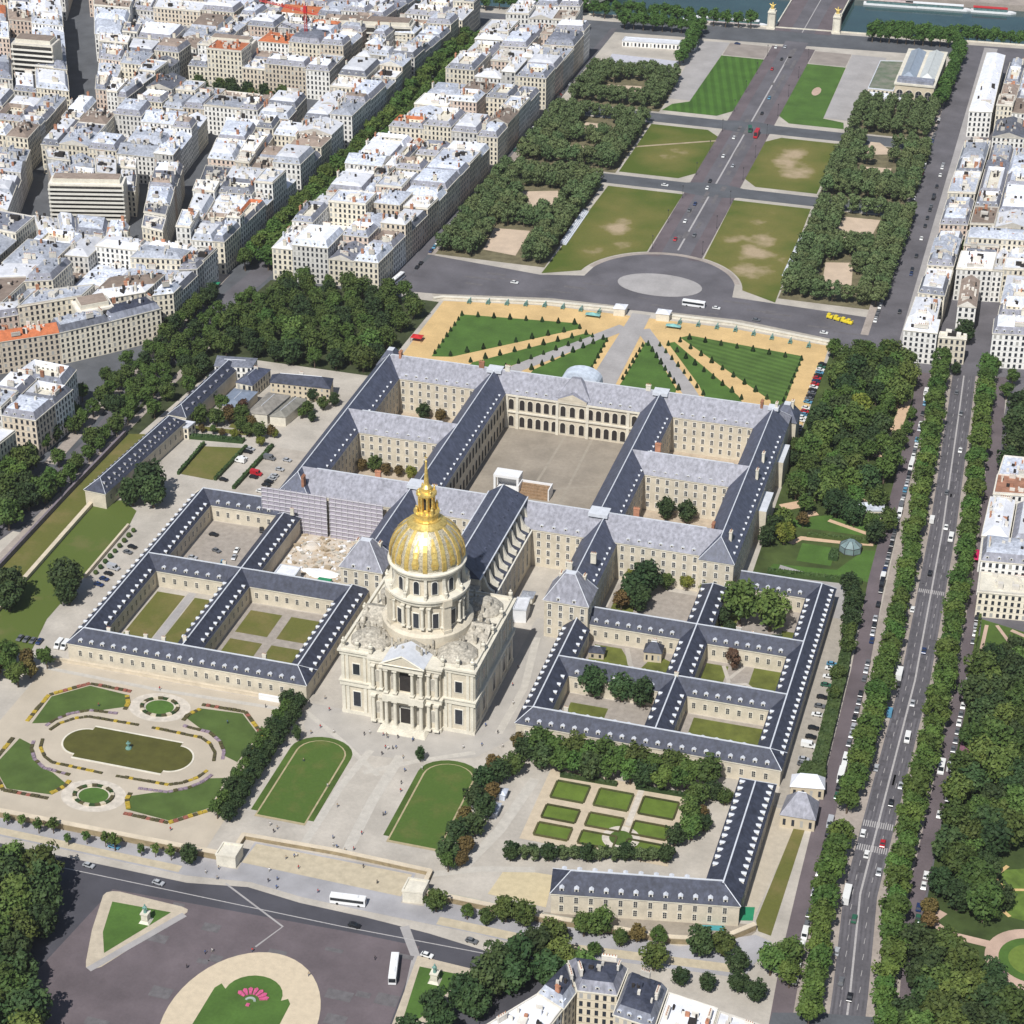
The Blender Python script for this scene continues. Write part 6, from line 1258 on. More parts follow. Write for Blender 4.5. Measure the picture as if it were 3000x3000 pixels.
# tower crane in the upper city
cr = thing('tower_crane', 'red tower crane standing over the roofs of the upper city', 'crane', (-313,682,0)); mb = MB()
for k in range(18):
    z = k*2.3
    for sx,sy in ((-.8,-.8),(.8,-.8),(.8,.8),(-.8,.8)): mb.tube((sx,sy,z),(sx,sy,z+2.3),.16,n=4)
    mb.tube((-.8,-.8,z),(.8,-.8,z+2.3),.11,n=4); mb.tube((.8,-.8,z),(.8,.8,z+2.3),.11,n=4); mb.tube((.8,.8,z),(-.8,.8,z+2.3),.11,n=4); mb.tube((-.8,.8,z),(-.8,-.8,z+2.3),.11,n=4)
mb.build('mast', M_red, cr); mb = MB(); d = Vector((math.cos(rad(160)),math.sin(rad(160)),0))
for o in (-.6,.6): mb.tube(tuple(-d*12+Vector((0,o,41.5))),tuple(d*42+Vector((0,o,41.5))),.18,n=4)
mb.tube(tuple(-d*12+Vector((0,0,43))),tuple(d*42+Vector((0,0,42.6))),.16,n=4)
for k in range(20): mb.tube(tuple(d*(k*2.1)+Vector((0,-.6,41.5))),tuple(d*(k*2.1+1)+Vector((0,0,43))),.1,n=4); mb.tube(tuple(d*(k*2.1)+Vector((0,.6,41.5))),tuple(d*(k*2.1+1)+Vector((0,0,43))),.1,n=4)
mb.build('jib', M_red, cr); mb = MB(); mb.box(-1.1,1.1,-1.1,1.1,41,45.5); mb.tube((0,0,45.5),(0,0,48),.4,.1); mb.build('operator_cab', M_red, cr); mb = MB(); mb.M = Matrix.Translation(tuple(-d*11+Vector((0,0,39.5)))); mb.box(-1.5,1.5,-1,1,0,2); mb.build('counterweight', M_stone_g, cr)
# ---------------------------------------------------------------- trees
def crown_mesh(name, m, rx, rz, z0, clumps, leaves, leaf, seed, boxy=0.0, core=.62):
    """Foliage: leaf-sized faces spread through many uneven clumps; z0 is the underside, rz the half height."""
    rr = random.Random(seed); mb = MB(); zc = z0+rz; C = []
    for k in range(clumps):
        while True:
            p = Vector((rr.uniform(-1,1),rr.uniform(-1,1),rr.uniform(-1,1)))
            e = (abs(p.x)**(2+boxy*4)+abs(p.y)**(2+boxy*4)+abs(p.z)**(2+boxy*4))
            if .22 < e < 1: break
        q = .66+.14*rr.random(); C.append((Vector((p.x*rx*q,p.y*rx*q,zc+p.z*rz*q)), rx*rr.uniform(.30,.48)))
    for c, r in C:
        for i in range(leaves):
            d = Vector((rr.gauss(0,1),rr.gauss(0,1),rr.gauss(.25,1))).normalized(); p = c+d*r*(rr.random()**.33)
            n = (d+Vector((rr.gauss(0,.45),rr.gauss(0,.45),rr.gauss(.2,.45)))).normalized(); u = n.orthogonal().normalized(); a = rr.uniform(0,6.28); u = (Matrix.Rotation(a,3,n) @ u); v = n.cross(u); s = leaf*rr.uniform(.6,1.3)
            mb.face([tuple(p+u*s),tuple(p+v*s*.7),tuple(p-u*s),tuple(p-v*s*.7)])
    return mb.mesh(name, m)
def trunk_mesh(name, h, r, spread):
    mb = MB(); mb.tube((0,0,0),(.05,.05,h*.45),r*1.25,r,n=7); mb.tube((.05,.05,h*.45),(0,0,h*.85),r,r*.4,n=6)
    for k in range(5): a = k*1.26+.3; mb.tube((.05,.05,h*.42),(spread*math.cos(a),spread*math.sin(a),h*.72),r*.55,r*.2,n=5)
    return mb.mesh(name, M_bark)
L_lime = leafmat('lime_leaves', (.076,.114,.040), (.132,.166,.066), rnd=.16)
L_plane = leafmat('plane_leaves', (.050,.092,.019), (.104,.156,.031), rnd=.22)
L_park = leafmat('park_leaves', (.050,.086,.020), (.115,.152,.034), rnd=.34)
L_dark = leafmat('dark_leaves', (.026,.052,.018), (.062,.092,.028), rnd=.30)
L_yel = leafmat('yellow_leaves', (.10,.13,.018), (.20,.19,.03), rnd=.1); L_red = leafmat('copper_leaves', (.06,.035,.025), (.12,.055,.035), rnd=.2); L_rust = leafmat('rusty_leaves', (.09,.06,.02), (.15,.10,.035), rnd=.2)
def kind(name, m, rx, rz, z0, th, tr, n=3, clumps=26, leaves=46, leaf=.62, boxy=0.0):
    out = []
    for k in range(n): out.append((crown_mesh(name+'_crown', m, rx, rz, z0, clumps, leaves, leaf, 100+k*7+len(name), boxy), trunk_mesh(name+'_trunk', th, tr, rx*.5)))
    return out
K_lime = kind('lime', L_lime, 4.4, 3.9, 3.0, 8, .25, 3, 22, 50, .60, .5)
K_plane = kind('plane', L_plane, 5.0, 5.0, 3.6, 11, .34, 4, 26, 56, .64, .15)
K_park = kind('park', L_park, 6.4, 6.2, 2.6, 11, .42, 4, 34, 60, .74)
K_dark = kind('dark', L_dark, 6.2, 6.4, 1.8, 11, .42, 3, 34, 60, .74)
K_yel = kind('yellow', L_yel, 6.2, 5.8, 2.6, 10, .4, 1, 34, 60, .7); K_red = kind('copper', L_red, 4.0, 5.4, 1.6, 9, .3, 1, 24, 55, .6); K_rust = kind('rusty', L_rust, 4.6, 4.2, 2.4, 8, .3, 1, 24, 55, .6)
K_young = kind('young', L_plane, 2.3, 2.6, 2.0, 6, .16, 2, 14, 30, .42)
KN = [0]
def tree(K, p, label, name, cat, s=1.0, group=None, sz=None):
    KN[0] += 1; k = KN[0]; c, t = K[k*7 % len(K)]; a = k*2.4
    e = thing(name, label, cat, (p[0],p[1],0), a, group); e.scale = (s,s,s if sz is None else sz)
    obj('trunk', t, e); obj('crown', c, e); return e
# clipped limes of the esplanade: the nearest ones single, the far groves one mass
lime = []
def grove(poly, holes, sp, where):
    xs = [p[0] for p in poly]; ys = [p[1] for p in poly]; rr = random.Random(len(lime)+3); nx = max(1,round((max(xs)-min(xs))/sp)); ny = max(1,round((max(ys)-min(ys))/sp))
    for j in range(ny):
        for i in range(nx):
            p = (min(xs)+(max(xs)-min(xs))*(i+.5)/nx, min(ys)+(max(ys)-min(ys))*(j+.5)/ny)
            if any(inside((p[0]-.28*t,p[1]+.96*t),H) for H in holes for t in (0,4,8)): continue
            lime.append((camdist((p[0],p[1],5)), (p[0]+rr.uniform(-.8,.8),p[1]+rr.uniform(-.8,.8)), f'clipped lime tree, {ordn(i+1)} from west in the {ordn(j+1)} row from south, {where}'))
def fat(P, k): 
    cx = sum(p[0] for p in P)/len(P); cy = sum(p[1] for p in P)/len(P); return [(cx+(x-cx)*k,cy+(y-cy)*k) for x,y in P]
HW = [fat(P,1.18 if i < 2 else 1.5) for i, P in enumerate(CLW)]; HE = [fat(P,1.18 if i < 2 else 1.55) for i, P in enumerate(CLE)]
grove(rect(-130.5,-65.5,407,541), HW, 8.0, 'near west grove'); grove(rect(66,123,405,540), HE, 8.0, 'near east grove')
grove(rect(-128,-63,559,654), HW, 8.2, 'second west grove'); grove(rect(63,119.5,558,655), HE, 8.2, 'second east grove')
grove(rect(-125,-62,675,752), HW, 8.4, 'third west grove'); grove(rect(62,116,674,731), HE, 8.4, 'third east grove')
lime.sort()
for d, p, lab in lime[:285]: tree(K_lime, p, lab, 'lime_tree', 'lime tree', random.Random(p[0]*3+p[1]).uniform(.92,1.14), 'clipped limes of the esplanade')
def mass(name, label, pts, K, s0, s1, seed):
    """A far wood built as one object: every tree's own foliage and trunk merged. pts may carry (x, y, z, scale, crown set)."""
    rr = random.Random(seed); V, F, MI, MS = [], [], [], []
    for p in pts:
        KK = p[4] if len(p) > 4 else K; c, t = KK[rr.randrange(len(KK))]; s = p[3] if len(p) > 3 else rr.uniform(s0,s1); M = Matrix.Translation((p[0],p[1],p[2] if len(p) > 2 else 0)) @ Matrix.Rotation(rr.uniform(0,6.28),4,'Z') @ Matrix.Diagonal((s,s,s,1))
        for me in (c, t):
            m = me.materials[0]
            if m not in MS: MS.append(m)
            n = len(V); V.extend([tuple(M @ v.co) for v in me.vertices]); F.extend([tuple(n+i for i in f.vertices) for f in me.polygons]); MI.extend([MS.index(m)]*len(me.polygons))
    me = bpy.data.meshes.new(name); me.from_pydata(V, [], F)
    for m in MS: me.materials.append(m)
    me.polygons.foreach_set('material_index', MI); me.update(); tag(obj(name, me), label, None, None, 'stuff')
if lime[285:]: mass('far_lime_grove', 'far groves of clipped limes near the river', [p for d,p,l in lime[285:]], K_lime, .92, 1.12, 4)
# boulevard rows
rr = random.Random(8)
i = 0; y = 338
while y > -150:
    i += 1
    if not (-52 < y < -33 or 120 < y < 134 and False):
        tree(K_plane, (bx(y)-11.6+rr.uniform(-.7,.7), y), f'plane tree, {ordn(i)} from the crossroads in the row left of the boulevard carriageway', 'plane_tree', 'plane tree', rr.uniform(.82,1.05), 'planes along the boulevard')
    if not (126 < y < 138):
        tree(K_plane, (bx(y)+11.2+rr.uniform(-.7,.7), y+2), f'plane tree, {ordn(i)} from the crossroads in the row right of the boulevard carriageway', 'plane_tree', 'plane tree', rr.uniform(.82,1.05), 'planes along the boulevard')
    y -= 7.4
# the other boulevard, seen between the roofs
for k in range(92):
    y = 352+k*4.6; side = k % 2
    x = (-210.5 if side else -222.5)+(-1.0 if y > 640 else 0)
    if 536 < y < 544: continue
    tree(K_plane, (x+rr.uniform(-1,1),y), f'plane tree, {ordn(k//2+1)} from the south in the {"right" if side else "left"} row of the boulevard between the houses', 'plane_tree', 'plane tree', rr.uniform(.95,1.2), 'planes of the city boulevard')
mass('quay_trees', 'line of trees along the river quays in the distance', [(x,bank(x)-rr.uniform(3,9)) for x in range(-560,-30,9)]+[(x,bank(x)+rr.uniform(2,5),-3) for x in range(52,170,6)]+[(x,bank(x)-18) for x in range(52,118,6)]+[(x,nbank(x)+8) for x in range(-560,-150,10)]+[(118-rr.uniform(0,4),y) for y in range(735,860,7)]+[(x,bank(x)-30) for x in range(-126,-66,7)]+[(-70+rr.uniform(-2,2),y) for y in range(770,840,8)]+[(x,bank(x)-rr.uniform(20,34)) for x in range(-470,-300,9)], K_plane, .85, 1.1, 12)
# parks: each tree its own
PARK = []
def wood(where, pts, kinds, s0, s1, seed, group, jitter=1.5):
    rr = random.Random(seed); cnt = {}
    pts = sorted(pts, key=lambda p: (round(p[1]/14), p[0])); rows = {}
    for p in pts:
        r = round(p[1]/14); rows.setdefault(r, []).append(p)
    for ri, r in enumerate(sorted(rows)):
        for ci, p in enumerate(rows[r]):
            kn = p[2] if len(p) > 2 else rr.choice(kinds); K, adj = {'p':(K_park,'green'),'d':(K_dark,'dark green'),'y':(K_yel,'yellow-green'),'r':(K_red,'copper-red'),'u':(K_rust,'rusty brown'),'l':(K_lime,'clipped'),'n':(K_plane,'mid-green')}[kn]
            s = p[3] if len(p) > 3 else rr.uniform(s0,s1)
            PARK.append((K, (p[0]+rr.uniform(-jitter,jitter), p[1]+rr.uniform(-jitter,jitter)), f'{adj} tree, {ordn(ci+1)} from west in the {ordn(ri+1)} rank from south, {where}', s, group))
def fill(poly, sp, seed):
    rr = random.Random(seed); xs = [p[0] for p in poly]; ys = [p[1] for p in poly]; out = []; y = min(ys); odd = 0
    while y < max(ys):
        x = min(xs)+(sp/2 if odd else 0)
        while x < max(xs):
            if inside((x,y),poly): out.append((x+rr.uniform(-1.5,1.5),y+rr.uniform(-1.5,1.5)))
            x += sp
        y += sp*.86; odd ^= 1
    return out
wood('north-west wood', fill([(-206,250),(-190,342),(-140,345),(-112,338),(-110,262),(-118,242),(-160,246)], 11.5, 2), 'pdpn', .74, 1.02, 31, 'wood north-west of the palace')
wood('curved avenue belt', fill([(-222,168),(-196,170),(-190,232),(-206,250),(-226,250)], 11, 3)+[(-219,117),(-225,93),(-216,173),(-235,162),(-237,205),(-212,140),(-232,222),(-240,182)]+[(-226,150+i*9.5) for i in range(18)]+[(-208,86+i*10) for i in range(9)]+[(-233,118+i*11) for i in range(4)]+[(-215,180+i*9.5) for i in range(13)]+[(-205,262+i*13) for i in range(5)], 'pnnd', .62, .84, 32, 'trees along the curved avenue')
wood('lower left avenue clump', fill([(-250,70),(-212,40),(-208,90),(-225,110),(-258,112)], 11, 4), 'pnd', .8, 1.1, 33, 'trees along the curved avenue')
wood('west lawn', [(-167,106,'d',1.25),(-162,98,'d',1.1),(-171,97,'d',1.0),(-167,20,'d',1.2),(-163,13,'d',.9),(-187,8,'d',1.1),(-183,1,'d',.95)], 'd', 1, 1.2, 34, 'dark trees on the west lawn')
wood('left of pond garden', fill([(-190,-62),(-146,-46),(-143,-36),(-152,-29),(-176,-27)], 8.5, 5), 'nu', .7, .95, 35, 'trees left of the pond garden')
wood('lower left corner', fill([(-108,-149),(-92,-149),(-81,-158),(-75,-176),(-66,-203),(-54,-222),(-80,-250),(-110,-190)], 9.6, 6), 'dp', .95, 1.2, 36, 'trees by the lower left crossroads')
wood('north-west yard', [(-158,190,'r',.9),(-154,183,'p',.7),(-161,181,'u',.8),(-148,178,'u',.7),(-146,172,'p',.55),(-138,176,'u',.6),(-152,174,'p',.6),(-165,176,'p',.7),(-128,200,'p',.5),(-122,208,'p',.5),(-139,163,'y',.4),(-176,168,'n',.4),(-170,168,'u',.42),(-165,169,'n',.38),(-159.5,169,'u',.4),(-153,169.5,'y',.38),(-172,176,'p',.7),(-177,182,'p',.6),(-170,191,'n',.7),(-164,186,'r',.7),(-176,200,'n',.6),(-183,211,'d',.6),(-131,217,'d',.5),(-118,214,'d',.5),(-130,196,'n',.45),(-124,196,'d',.4),(-135,176,'y',.35),(-146,178,'u',.7),(-142,172,'p',.6)], 'p', .7, .9, 37, 'trees of the north-west yard')
EP = [(120,326),(112,309),(135,322),(112,276),(129,270,'y',1.15),(131,227),(139,244),(115,211),(127,201),(140,188),(119,177),(150,190),(115,149,'y',.8),(146,239),(157,173,'p',.8),(107,145,'d',.7),(133,177),(113,250),(122,340),(134,338),(144,330),(108,340),(124,296),(136,302),(142,316,'n',.9),(120,285),(139,275),(140,288),(133,257),(121,262),(118,240),(125,214),(135,212),(144,205),(150,215),(152,228),(122,190),(131,190),(112,190,'p',.9),(141,174,'d',.9),(149,168),(153,160,'d',.8),(120,164,'u',.7),(112,160),(108,154,'d',.8),(126,236),(113,225),(151,250,'p',.7),(152,265,'n',.6),(153,283,'n',.55),(105,232,'p',.6),(105,220,'d',.6)]
wood('park right of palace', EP+fill([(108,188),(107,345),(139,341),(146,330),(150,300),(141,262),(141,240),(148,196),(138,186),(124,176)], 13.5, 21), 'ppdnn', .8, 1.1, 38, 'park trees right of the palace')
wood('lane-side strip', [(149,118,'d',.7),(151,108,'d',.7),(152,98,'d',.7),(154,80,'p',.6),(154,70,'p',.6),(153.5,90,'d',.7),(154,50,'p',.55),(154.6,36,'p',.5)], 'd', .6, .7, 39, 'trees beside the east car lot')
wood('east range courts', [(63,84,'d',1.05),(66,91,'d',1.1),(59,76,'u',.85),(66,77,'d',.9),(73.5,97,'p',.55),(108,80,'p',1.35),(121,78,'p',1.3),(101.5,77,'d',.6),(106,70,'d',.5),(126,66,'d',.5),(112,46,'r',.9),(63.3,12,'d',.95),(75,12,'d',.9),(83,11,'d',.9),(58,97,'y',.5),(82,99,'y',.55),(90,98,'y',.55)], 'p', .8, .9, 40, 'trees of the east range courts', 0)
wood('palace courts', [(-73,213,'d',.62),(-64,212,'u',.7),(-84,156,'u',.6),(-78,156.5,'p',.6),(-72,155.5,'u',.6),(-66,156,'u',.55),(-60,155.5,'y',.5),(60,154.5,'d',.75),(69.5,154.5,'d',.75)], 'p', .6, .8, 41, 'trees of the palace courts', 0)
wood('row left of forecourt', [(-46.5,-30-i*6.4,'n' if i % 3 else 'd',.62) for i in range(12)]+[(-42.5,-30-i*6.4,'d',.55) for i in range(12)], 'd', .6, .7, 42, 'tree row left of the forecourt', .6)
wood('row right of forecourt', [(40+i%2*4.4,-46-i*5.4,'u' if i % 3 == 0 else 'd',.72) for i in range(11)]+[(45.6,-31,'u',.8),(49.5,-36,'d',.7),(47.8,-45,'p',.7),(42,-105,'n',.6),(45,-101,'u',.6)], 'd', .6, .7, 43, 'tree row right of the forecourt', .6)
wood('belt below east range', [(54+i*6.3,-32-(i%2)*1.5,'n' if i % 2 else 'p',.92) for i in range(11)]+[(57+i*6.5,-38.5,'n' if i % 3 else 'd',.85) for i in range(9)], 'p', .8, .9, 44, 'trees between east range and box garden', .9)
wood('right of box garden', [(117,-44,'p',.7),(122,-39,'d',.6),(116,-53,'p',.7),(120,-50,'u',.55),(119,-63,'p',.75),(114,-68,'d',.65),(122,-57,'d',.5),(126,-40,'p',.5)], 'p', .6, .7, 45, 'trees right of the box garden', .3)
wood('belt below the box garden', [(60+i*4.4,-92.5+i*1.25,'l' if i % 3 else 'd',.54) for i in range(13)]+[(62+i*5,-89.5+i*1.25,'d',.36) for i in range(10)], 'd', .6, .7, 46, 'trees below the box garden', .5)
SP = [(-117,-126),(-111,-126),(-104,-127),(-99,-125.5),(-91,-130),(-85,-127.5),(-78,-127),(-74,-128),(-64,-128),(-59,-127),(-53,-127)]
for i, p in enumerate(SP): tree(K_young, p, f'thin young tree, {ordn(i+1)} from the left below the long terrace wall', 'young_tree', 'young tree', .75+.1*(i%4), 'young trees below the terrace wall')
wood('below the terrace wall', [(-46,-127,'d',0.59),(44,-126,'p',0.63),(55,-127,'n',0.46),(62,-127,'p',0.46),(68,-124,'p',0.72),(74.5,-124,'p',0.72),(88,-127,'d',0.42),(95,-123.5,'p',0.68),(100,-121,'p',0.76),(108,-125,'p',0.51),(113,-121,'u',0.68),(120,-121,'n',0.59),(121,-132.5,'p',0.76),(101,-133,'n',0.51),(134,-122,'d',0.84),(141,-119.5,'p',0.68),(147.5,-126,'d',0.68),(158,-124,'p',0.84),(163,-119,'p',0.84),(131,-137,'d',0.51),(150,-135,'d',0.59),(156,-137,'d',0.59),(140,-137,'d',0.51),(165,-128,'n',0.76)], 'p', .8, 1, 47, 'trees of the south pavement', .3)
wood('beside the bottom apartments', [(83,-139,'d',.95),(86,-132.5,'p',.8),(79,-147,'d',1.05),(73,-152,'d',1.0),(72,-161,'d',1.05),(67,-168,'d',1.0),(79,-156,'d',1.0),(72,-171,'d',.9),(92,-141,'p',.85),(90,-149,'d',.95),(60,-176,'d',.9),(64,-184,'d',.9),(100,-144,'p',.8),(108,-147,'p',.7),(56,-190,'d',.9)], 'd', .8, 1.1, 48, 'trees left of the apartment houses', .5)
RP = fill([(204,78),(228,92),(240,60),(236,-20),(226,-40),(222,-70),(212,-74),(206,-66),(203.5,-20)], 9.6, 7)+fill([(204,-98),(212,-100),(222,-106),(232,-112),(238,-122),(236,-150),(204,-150)], 9.2, 8)+fill([(208,-66),(227,-60),(228,-79),(214,-83)], 8.5, 17)+[(203.6,-88,'u',.7),(204,-80,'u',.7),(216,16,'u',.9),(212,-36,'y',.5)]
wood('garden at right edge', RP, 'pdpd', .8, 1.1, 49, 'trees of the right-hand garden')
wood('grove above right-hand houses', [(195,318,'n',.7),(201,300,'d',1.0),(208,290,'d',1.1),(203,280,'d',1.0),(212,270,'d',1.1),(204,258,'d',1.05),(214,252,'d',1.1),(203,242,'d',1.0),(214,238,'d',1.0),(196,334,'n',.7),(210,312,'p',1.0),(186,343,'n',.75),(167,337,'d',.5)], 'd', 1, 1.1, 50, 'dark grove above the right-hand houses')
wood('ministry gardens', [(168.6,376,'d',.95),(155,488,'p',.8),(178,530,'d',.9),(184,522,'p',.9),(176,545,'d',.7),(155,560,'p',.5),(155,590,'p',.5),(176,440,'d',.7),(176,450,'d',.6),(157,372,'y',.45)], 'p', .8, 1, 51, 'trees in the ministry gardens', .3)
wood('courts of the western city', fill([(-372,588),(-300,592),(-296,622),(-368,620)], 12, 9)+[(-318,690),(-330,700),(-300,745),(-290,540),(-352,470),(-310,256,'d',1.0),(-300,244,'d',.9),(-318,240,'d',.8),(-286,252,'d',.6)], 'pd', .7, .95, 52, 'trees in courts of the western city')
PARK.sort(key=lambda t: camdist((t[1][0],t[1][1],5))/t[3])
for K, q, lab, s, g in PARK[:292]: tree(K, q, lab, 'park_tree', 'park tree', s, g)
mass('distant_park_trees', 'distant dense park trees beyond and beside the palace', [(q[0],q[1],0,s,K) for K,q,lab,s,g in PARK[292:]], K_park, 1, 1, 6)
tree(K_dark, (-36.6,-48.5), 'small dark cone-like tree at the corner of the left forecourt lawn', 'park_tree', 'park tree', .32, None, .5)
tree(K_dark, (12.2,-47.6), 'small dark cone-like tree at the corner of the right forecourt lawn', 'park_tree', 'park tree', .32, None, .5)
# ---------------------------------------------------------------- vehicles
CARCOL = {'black':(.015,.015,.018),'silver':(.42,.43,.45),'white':(.78,.78,.76),'grey':(.14,.145,.155),'dark blue':(.02,.04,.12),'red':(.45,.02,.03),'light blue':(.10,.28,.42),'green':(.03,.12,.07)}
CM = {k: mat('car_paint_'+k.replace(' ','_'), c, rough=.3, var=.04, spec=.5) for k, c in CARCOL.items()}
M_cglass = mat('car_glass', (.02,.025,.03), rough=.12, var=.1, spec=.6)
def car_body(col):
    mb = MB(); hw = .88; P = [(-2.1,.35),(-2.15,.75),(-1.95,.95),(-.95,1.0),(1.75,1.02),(2.1,.9),(2.12,.4)]
    for s in (-1,1): f = [(s*hw,y,z) for y,z in P]; mb.face(f if s > 0 else f[::-1])
    for i in range(len(P)): a,b = P[i],P[(i+1)%len(P)]; mb.face([(-hw,a[0],a[1]),(-hw,b[0],b[1]),(hw,b[0],b[1]),(hw,a[0],a[1])][::-1])
    mb.box(-.66,.66,-.35,1.2,1.46,1.5); return mb.mesh('car_body', CM[col])
CB = {k: car_body(k) for k in CARCOL}
mb = MB(); mb.loft(rect(-.8,.8,-1.0,1.8),rect(-.64,.64,-.38,1.22),.99,1.46); mb.face([(x,y,1.46) for x,y in rect(-.64,.64,-.38,1.22)]); ME_cab = mb.mesh('car_windows', M_cglass)
mb = MB(); mb.tube((-.11,0,0),(.11,0,0),.32,n=10); mb.face([(-.11,.32*math.cos(k*.628),.32*math.sin(k*.628)) for k in range(10)]); ME_wh = mb.mesh('wheel', M_tyre)
def car(p, rz, col, label, name='parked_car', group=None, wheels=True, van=False):
    if van: return van_(p, rz, col, label, group)
    t = tag(obj(name, CB[col], None, (p[0],p[1],.1), rz), label, 'car', group); obj('window', ME_cab, t)
    if wheels:
        for x in (-.82,.82):
            for y in (-1.3,1.3): obj('wheel', ME_wh, t, (x,y,.32))
    return t
VB = {}
def van_(p, rz, col, label, group=None, L=5.6, H=2.5, name='delivery_van', cat='van', w=2.0):
    key = (col,L,H)
    if key not in VB:
        mb = MB(); Pf = [(-L/2,.4),(-L/2,1.1),(-L/2+.9,1.35),(-L/2+1.5,H),(L/2,H),(L/2,.4)]
        for s in (-1,1): f = [(s*w/2,y,z) for y,z in Pf]; mb.face(f if s > 0 else f[::-1])
        for i in range(len(Pf)): a,b = Pf[i],Pf[(i+1)%len(Pf)]; mb.face([(-w/2,a[0],a[1]),(-w/2,b[0],b[1]),(w/2,b[0],b[1]),(w/2,a[0],a[1])][::-1])
        g = MB(); g.face([(-w*.42,-L/2+.9,1.42),(w*.42,-L/2+.9,1.42),(w*.42,-L/2+1.42,H-.15),(-w*.42,-L/2+1.42,H-.15)]); g.M = Matrix.Translation((0,-.03,.03))
        for s in (-1,1): f = [(s*(w/2+.02),-L/2+1.3,1.3),(s*(w/2+.02),-L/2+2.5,1.3),(s*(w/2+.02),-L/2+2.5,H-.4),(s*(w/2+.02),-L/2+1.6,H-.4)]; g.face(f if s > 0 else f[::-1])
        VB[key] = (mb.mesh('van_body', CM[col]), g.mesh('van_windows', M_cglass))
    t = tag(obj(name, VB[key][0], None, (p[0],p[1],.1), rz), label, cat, group); obj('window', VB[key][1], t)
    for x in (-w*.45,w*.45):
        for y in (-L*.31,L*.31): obj('wheel', ME_wh, t, (x,y,.32))
    return t
def coach(p, rz, label):
    t = thing('coach', label, 'coach', (p[0],p[1],.06), rz); mb = MB(); mb.box(-1.28,1.28,-6.2,6.2,.35,3.3); mb.prism(inset(rect(-1.28,1.28,-6.2,6.2),.18),3.3,3.45); mb.box(-.7,.7,-3.6,-1.2,3.45,3.75); mb.box(-.5,.5,2,4,3.45,3.65); mb.build('body', M_white, t)
    g = MB(); g.box(1.281,1.30,-5.7,6.0,1.6,2.8); g.box(-1.30,-1.281,-5.7,6.0,1.6,2.8); g.box(-1.15,1.15,-6.23,-6.201,1.3,2.9); g.box(-1.0,1.0,6.201,6.23,1.7,2.8); g.build('window', M_cglass, t)
    for x in (-1.18,1.18):
        for y in (-3.9,3.6): obj('wheel', ME_wh, t, (x,y,.42), 0, 1.5)
coach((14,-130.6), rad(96), 'white touring coach standing along the kerb below the terrace gateway'); coach((40,-158.4), rad(14), 'white touring coach driving across the reddish cobbles, seen from behind')
coach((24.5,380.2), rad(88), 'white coach with green front passing the round island'); coach((-138,364), rad(-8), 'white coach at the corner by the cream apartment house')
rr = random.Random(41); PAL = ['black']*6+['silver']*5+['white']*4+['grey']*5+['dark blue']*2+['red']*1+['light blue']+['green']
def car_row(where, pts, rz, seed, skip=.12, group=None, wheels=True, j=.15):
    r = random.Random(seed); n = 0; prev = None
    for i, p in enumerate(pts):
        if r.random() < skip: continue
        n += 1; c = r.choice(PAL); v = r.random() < .09
        car((p[0]+r.uniform(-j,j),p[1]+r.uniform(-j,j)), (rz if not callable(rz) else rz(p))+(math.pi if r.random() < .3 else 0), 'white' if v and r.random() < .7 else c, f'{"van" if v else c+" car"}, {ordn(n)} {where}', group=group, wheels=wheels, van=v)
def wl(y):
    for (y0,x0),(y1,x1) in zip(WL,WL[1:]):
        if y0 >= y >= y1: return x0+(x1-x0)*(y0-y)/(y0-y1)
    return WL[-1][1]
car_row('from the north in the line along the left side lane', [(wl(y)+2.6,y) for y in [318-i*5.6 for i in range(80)] if not (-38 < y < -25)], 0, 1, .14, 'cars along the left side lane')
car_row('from the north in the line along the right side lane', [(bx(y)+20.2,y) for y in [112-i*5.9 for i in range(44)]], 0, 2, .42, 'cars along the right side lane')
car_row('from the south on the west kerb right of the groves', [(120.6-.0105*(y-400),y) for y in [384+i*6 for i in range(56)]], 0, 3, .4, 'cars along the far right street', False)
car_row('from the south on the east kerb right of the groves', [(131.8-.011*(y-400),y) for y in [392+i*6.5 for i in range(44)]], 0, 7, .62, 'cars along the far right street', False)
car_row('from the south along the grove kerb of the shaded left street', [(-133.4+.004*(y-360),y) for y in [372+i*6 for i in range(60)]], 0, 4, .3, 'cars along the shaded left street', False)
car_row('from the top in the lot right of the long east range', [(149.3,y) for y in [94-i*3.0 for i in range(40)] if y < 64], rad(90), 5, .5, 'cars in the east lot')
car_row('from the top along the right edge of the north garden', [(102.2-.0*(y),y) for y in [330-i*3.4 for i in range(24)]], rad(82), 6, .15, 'cars beside the north garden')
car_row('in the upper row of the north-west car yard, from the bottom', [(-141.6+i*.05,126+i*3.1) for i in range(12)], rad(84), 8, .55, 'cars of the car yard')
car_row('in the middle row of the north-west car yard, from the bottom', [(-129.6+i*.06,126+i*3.1) for i in range(12)], rad(84), 9, .55, 'cars of the car yard')
car_row('in the right row of the north-west car yard, from the bottom', [(-121.2+i*.06,124+i*3.1) for i in range(12)], rad(84), 10, .55, 'cars of the car yard')
car_row('from the left at the foot of the west range', [(-169+i*2.9,-16.6) for i in range(8)], 0, 11, .1, 'cars at the foot of the west range')
car_row('from the bottom in the yard beside the ochre wall', [(-156.4+.02*i,30+i*4.6) for i in range(8)], rad(80), 12, .4, 'cars beside the ochre wall')
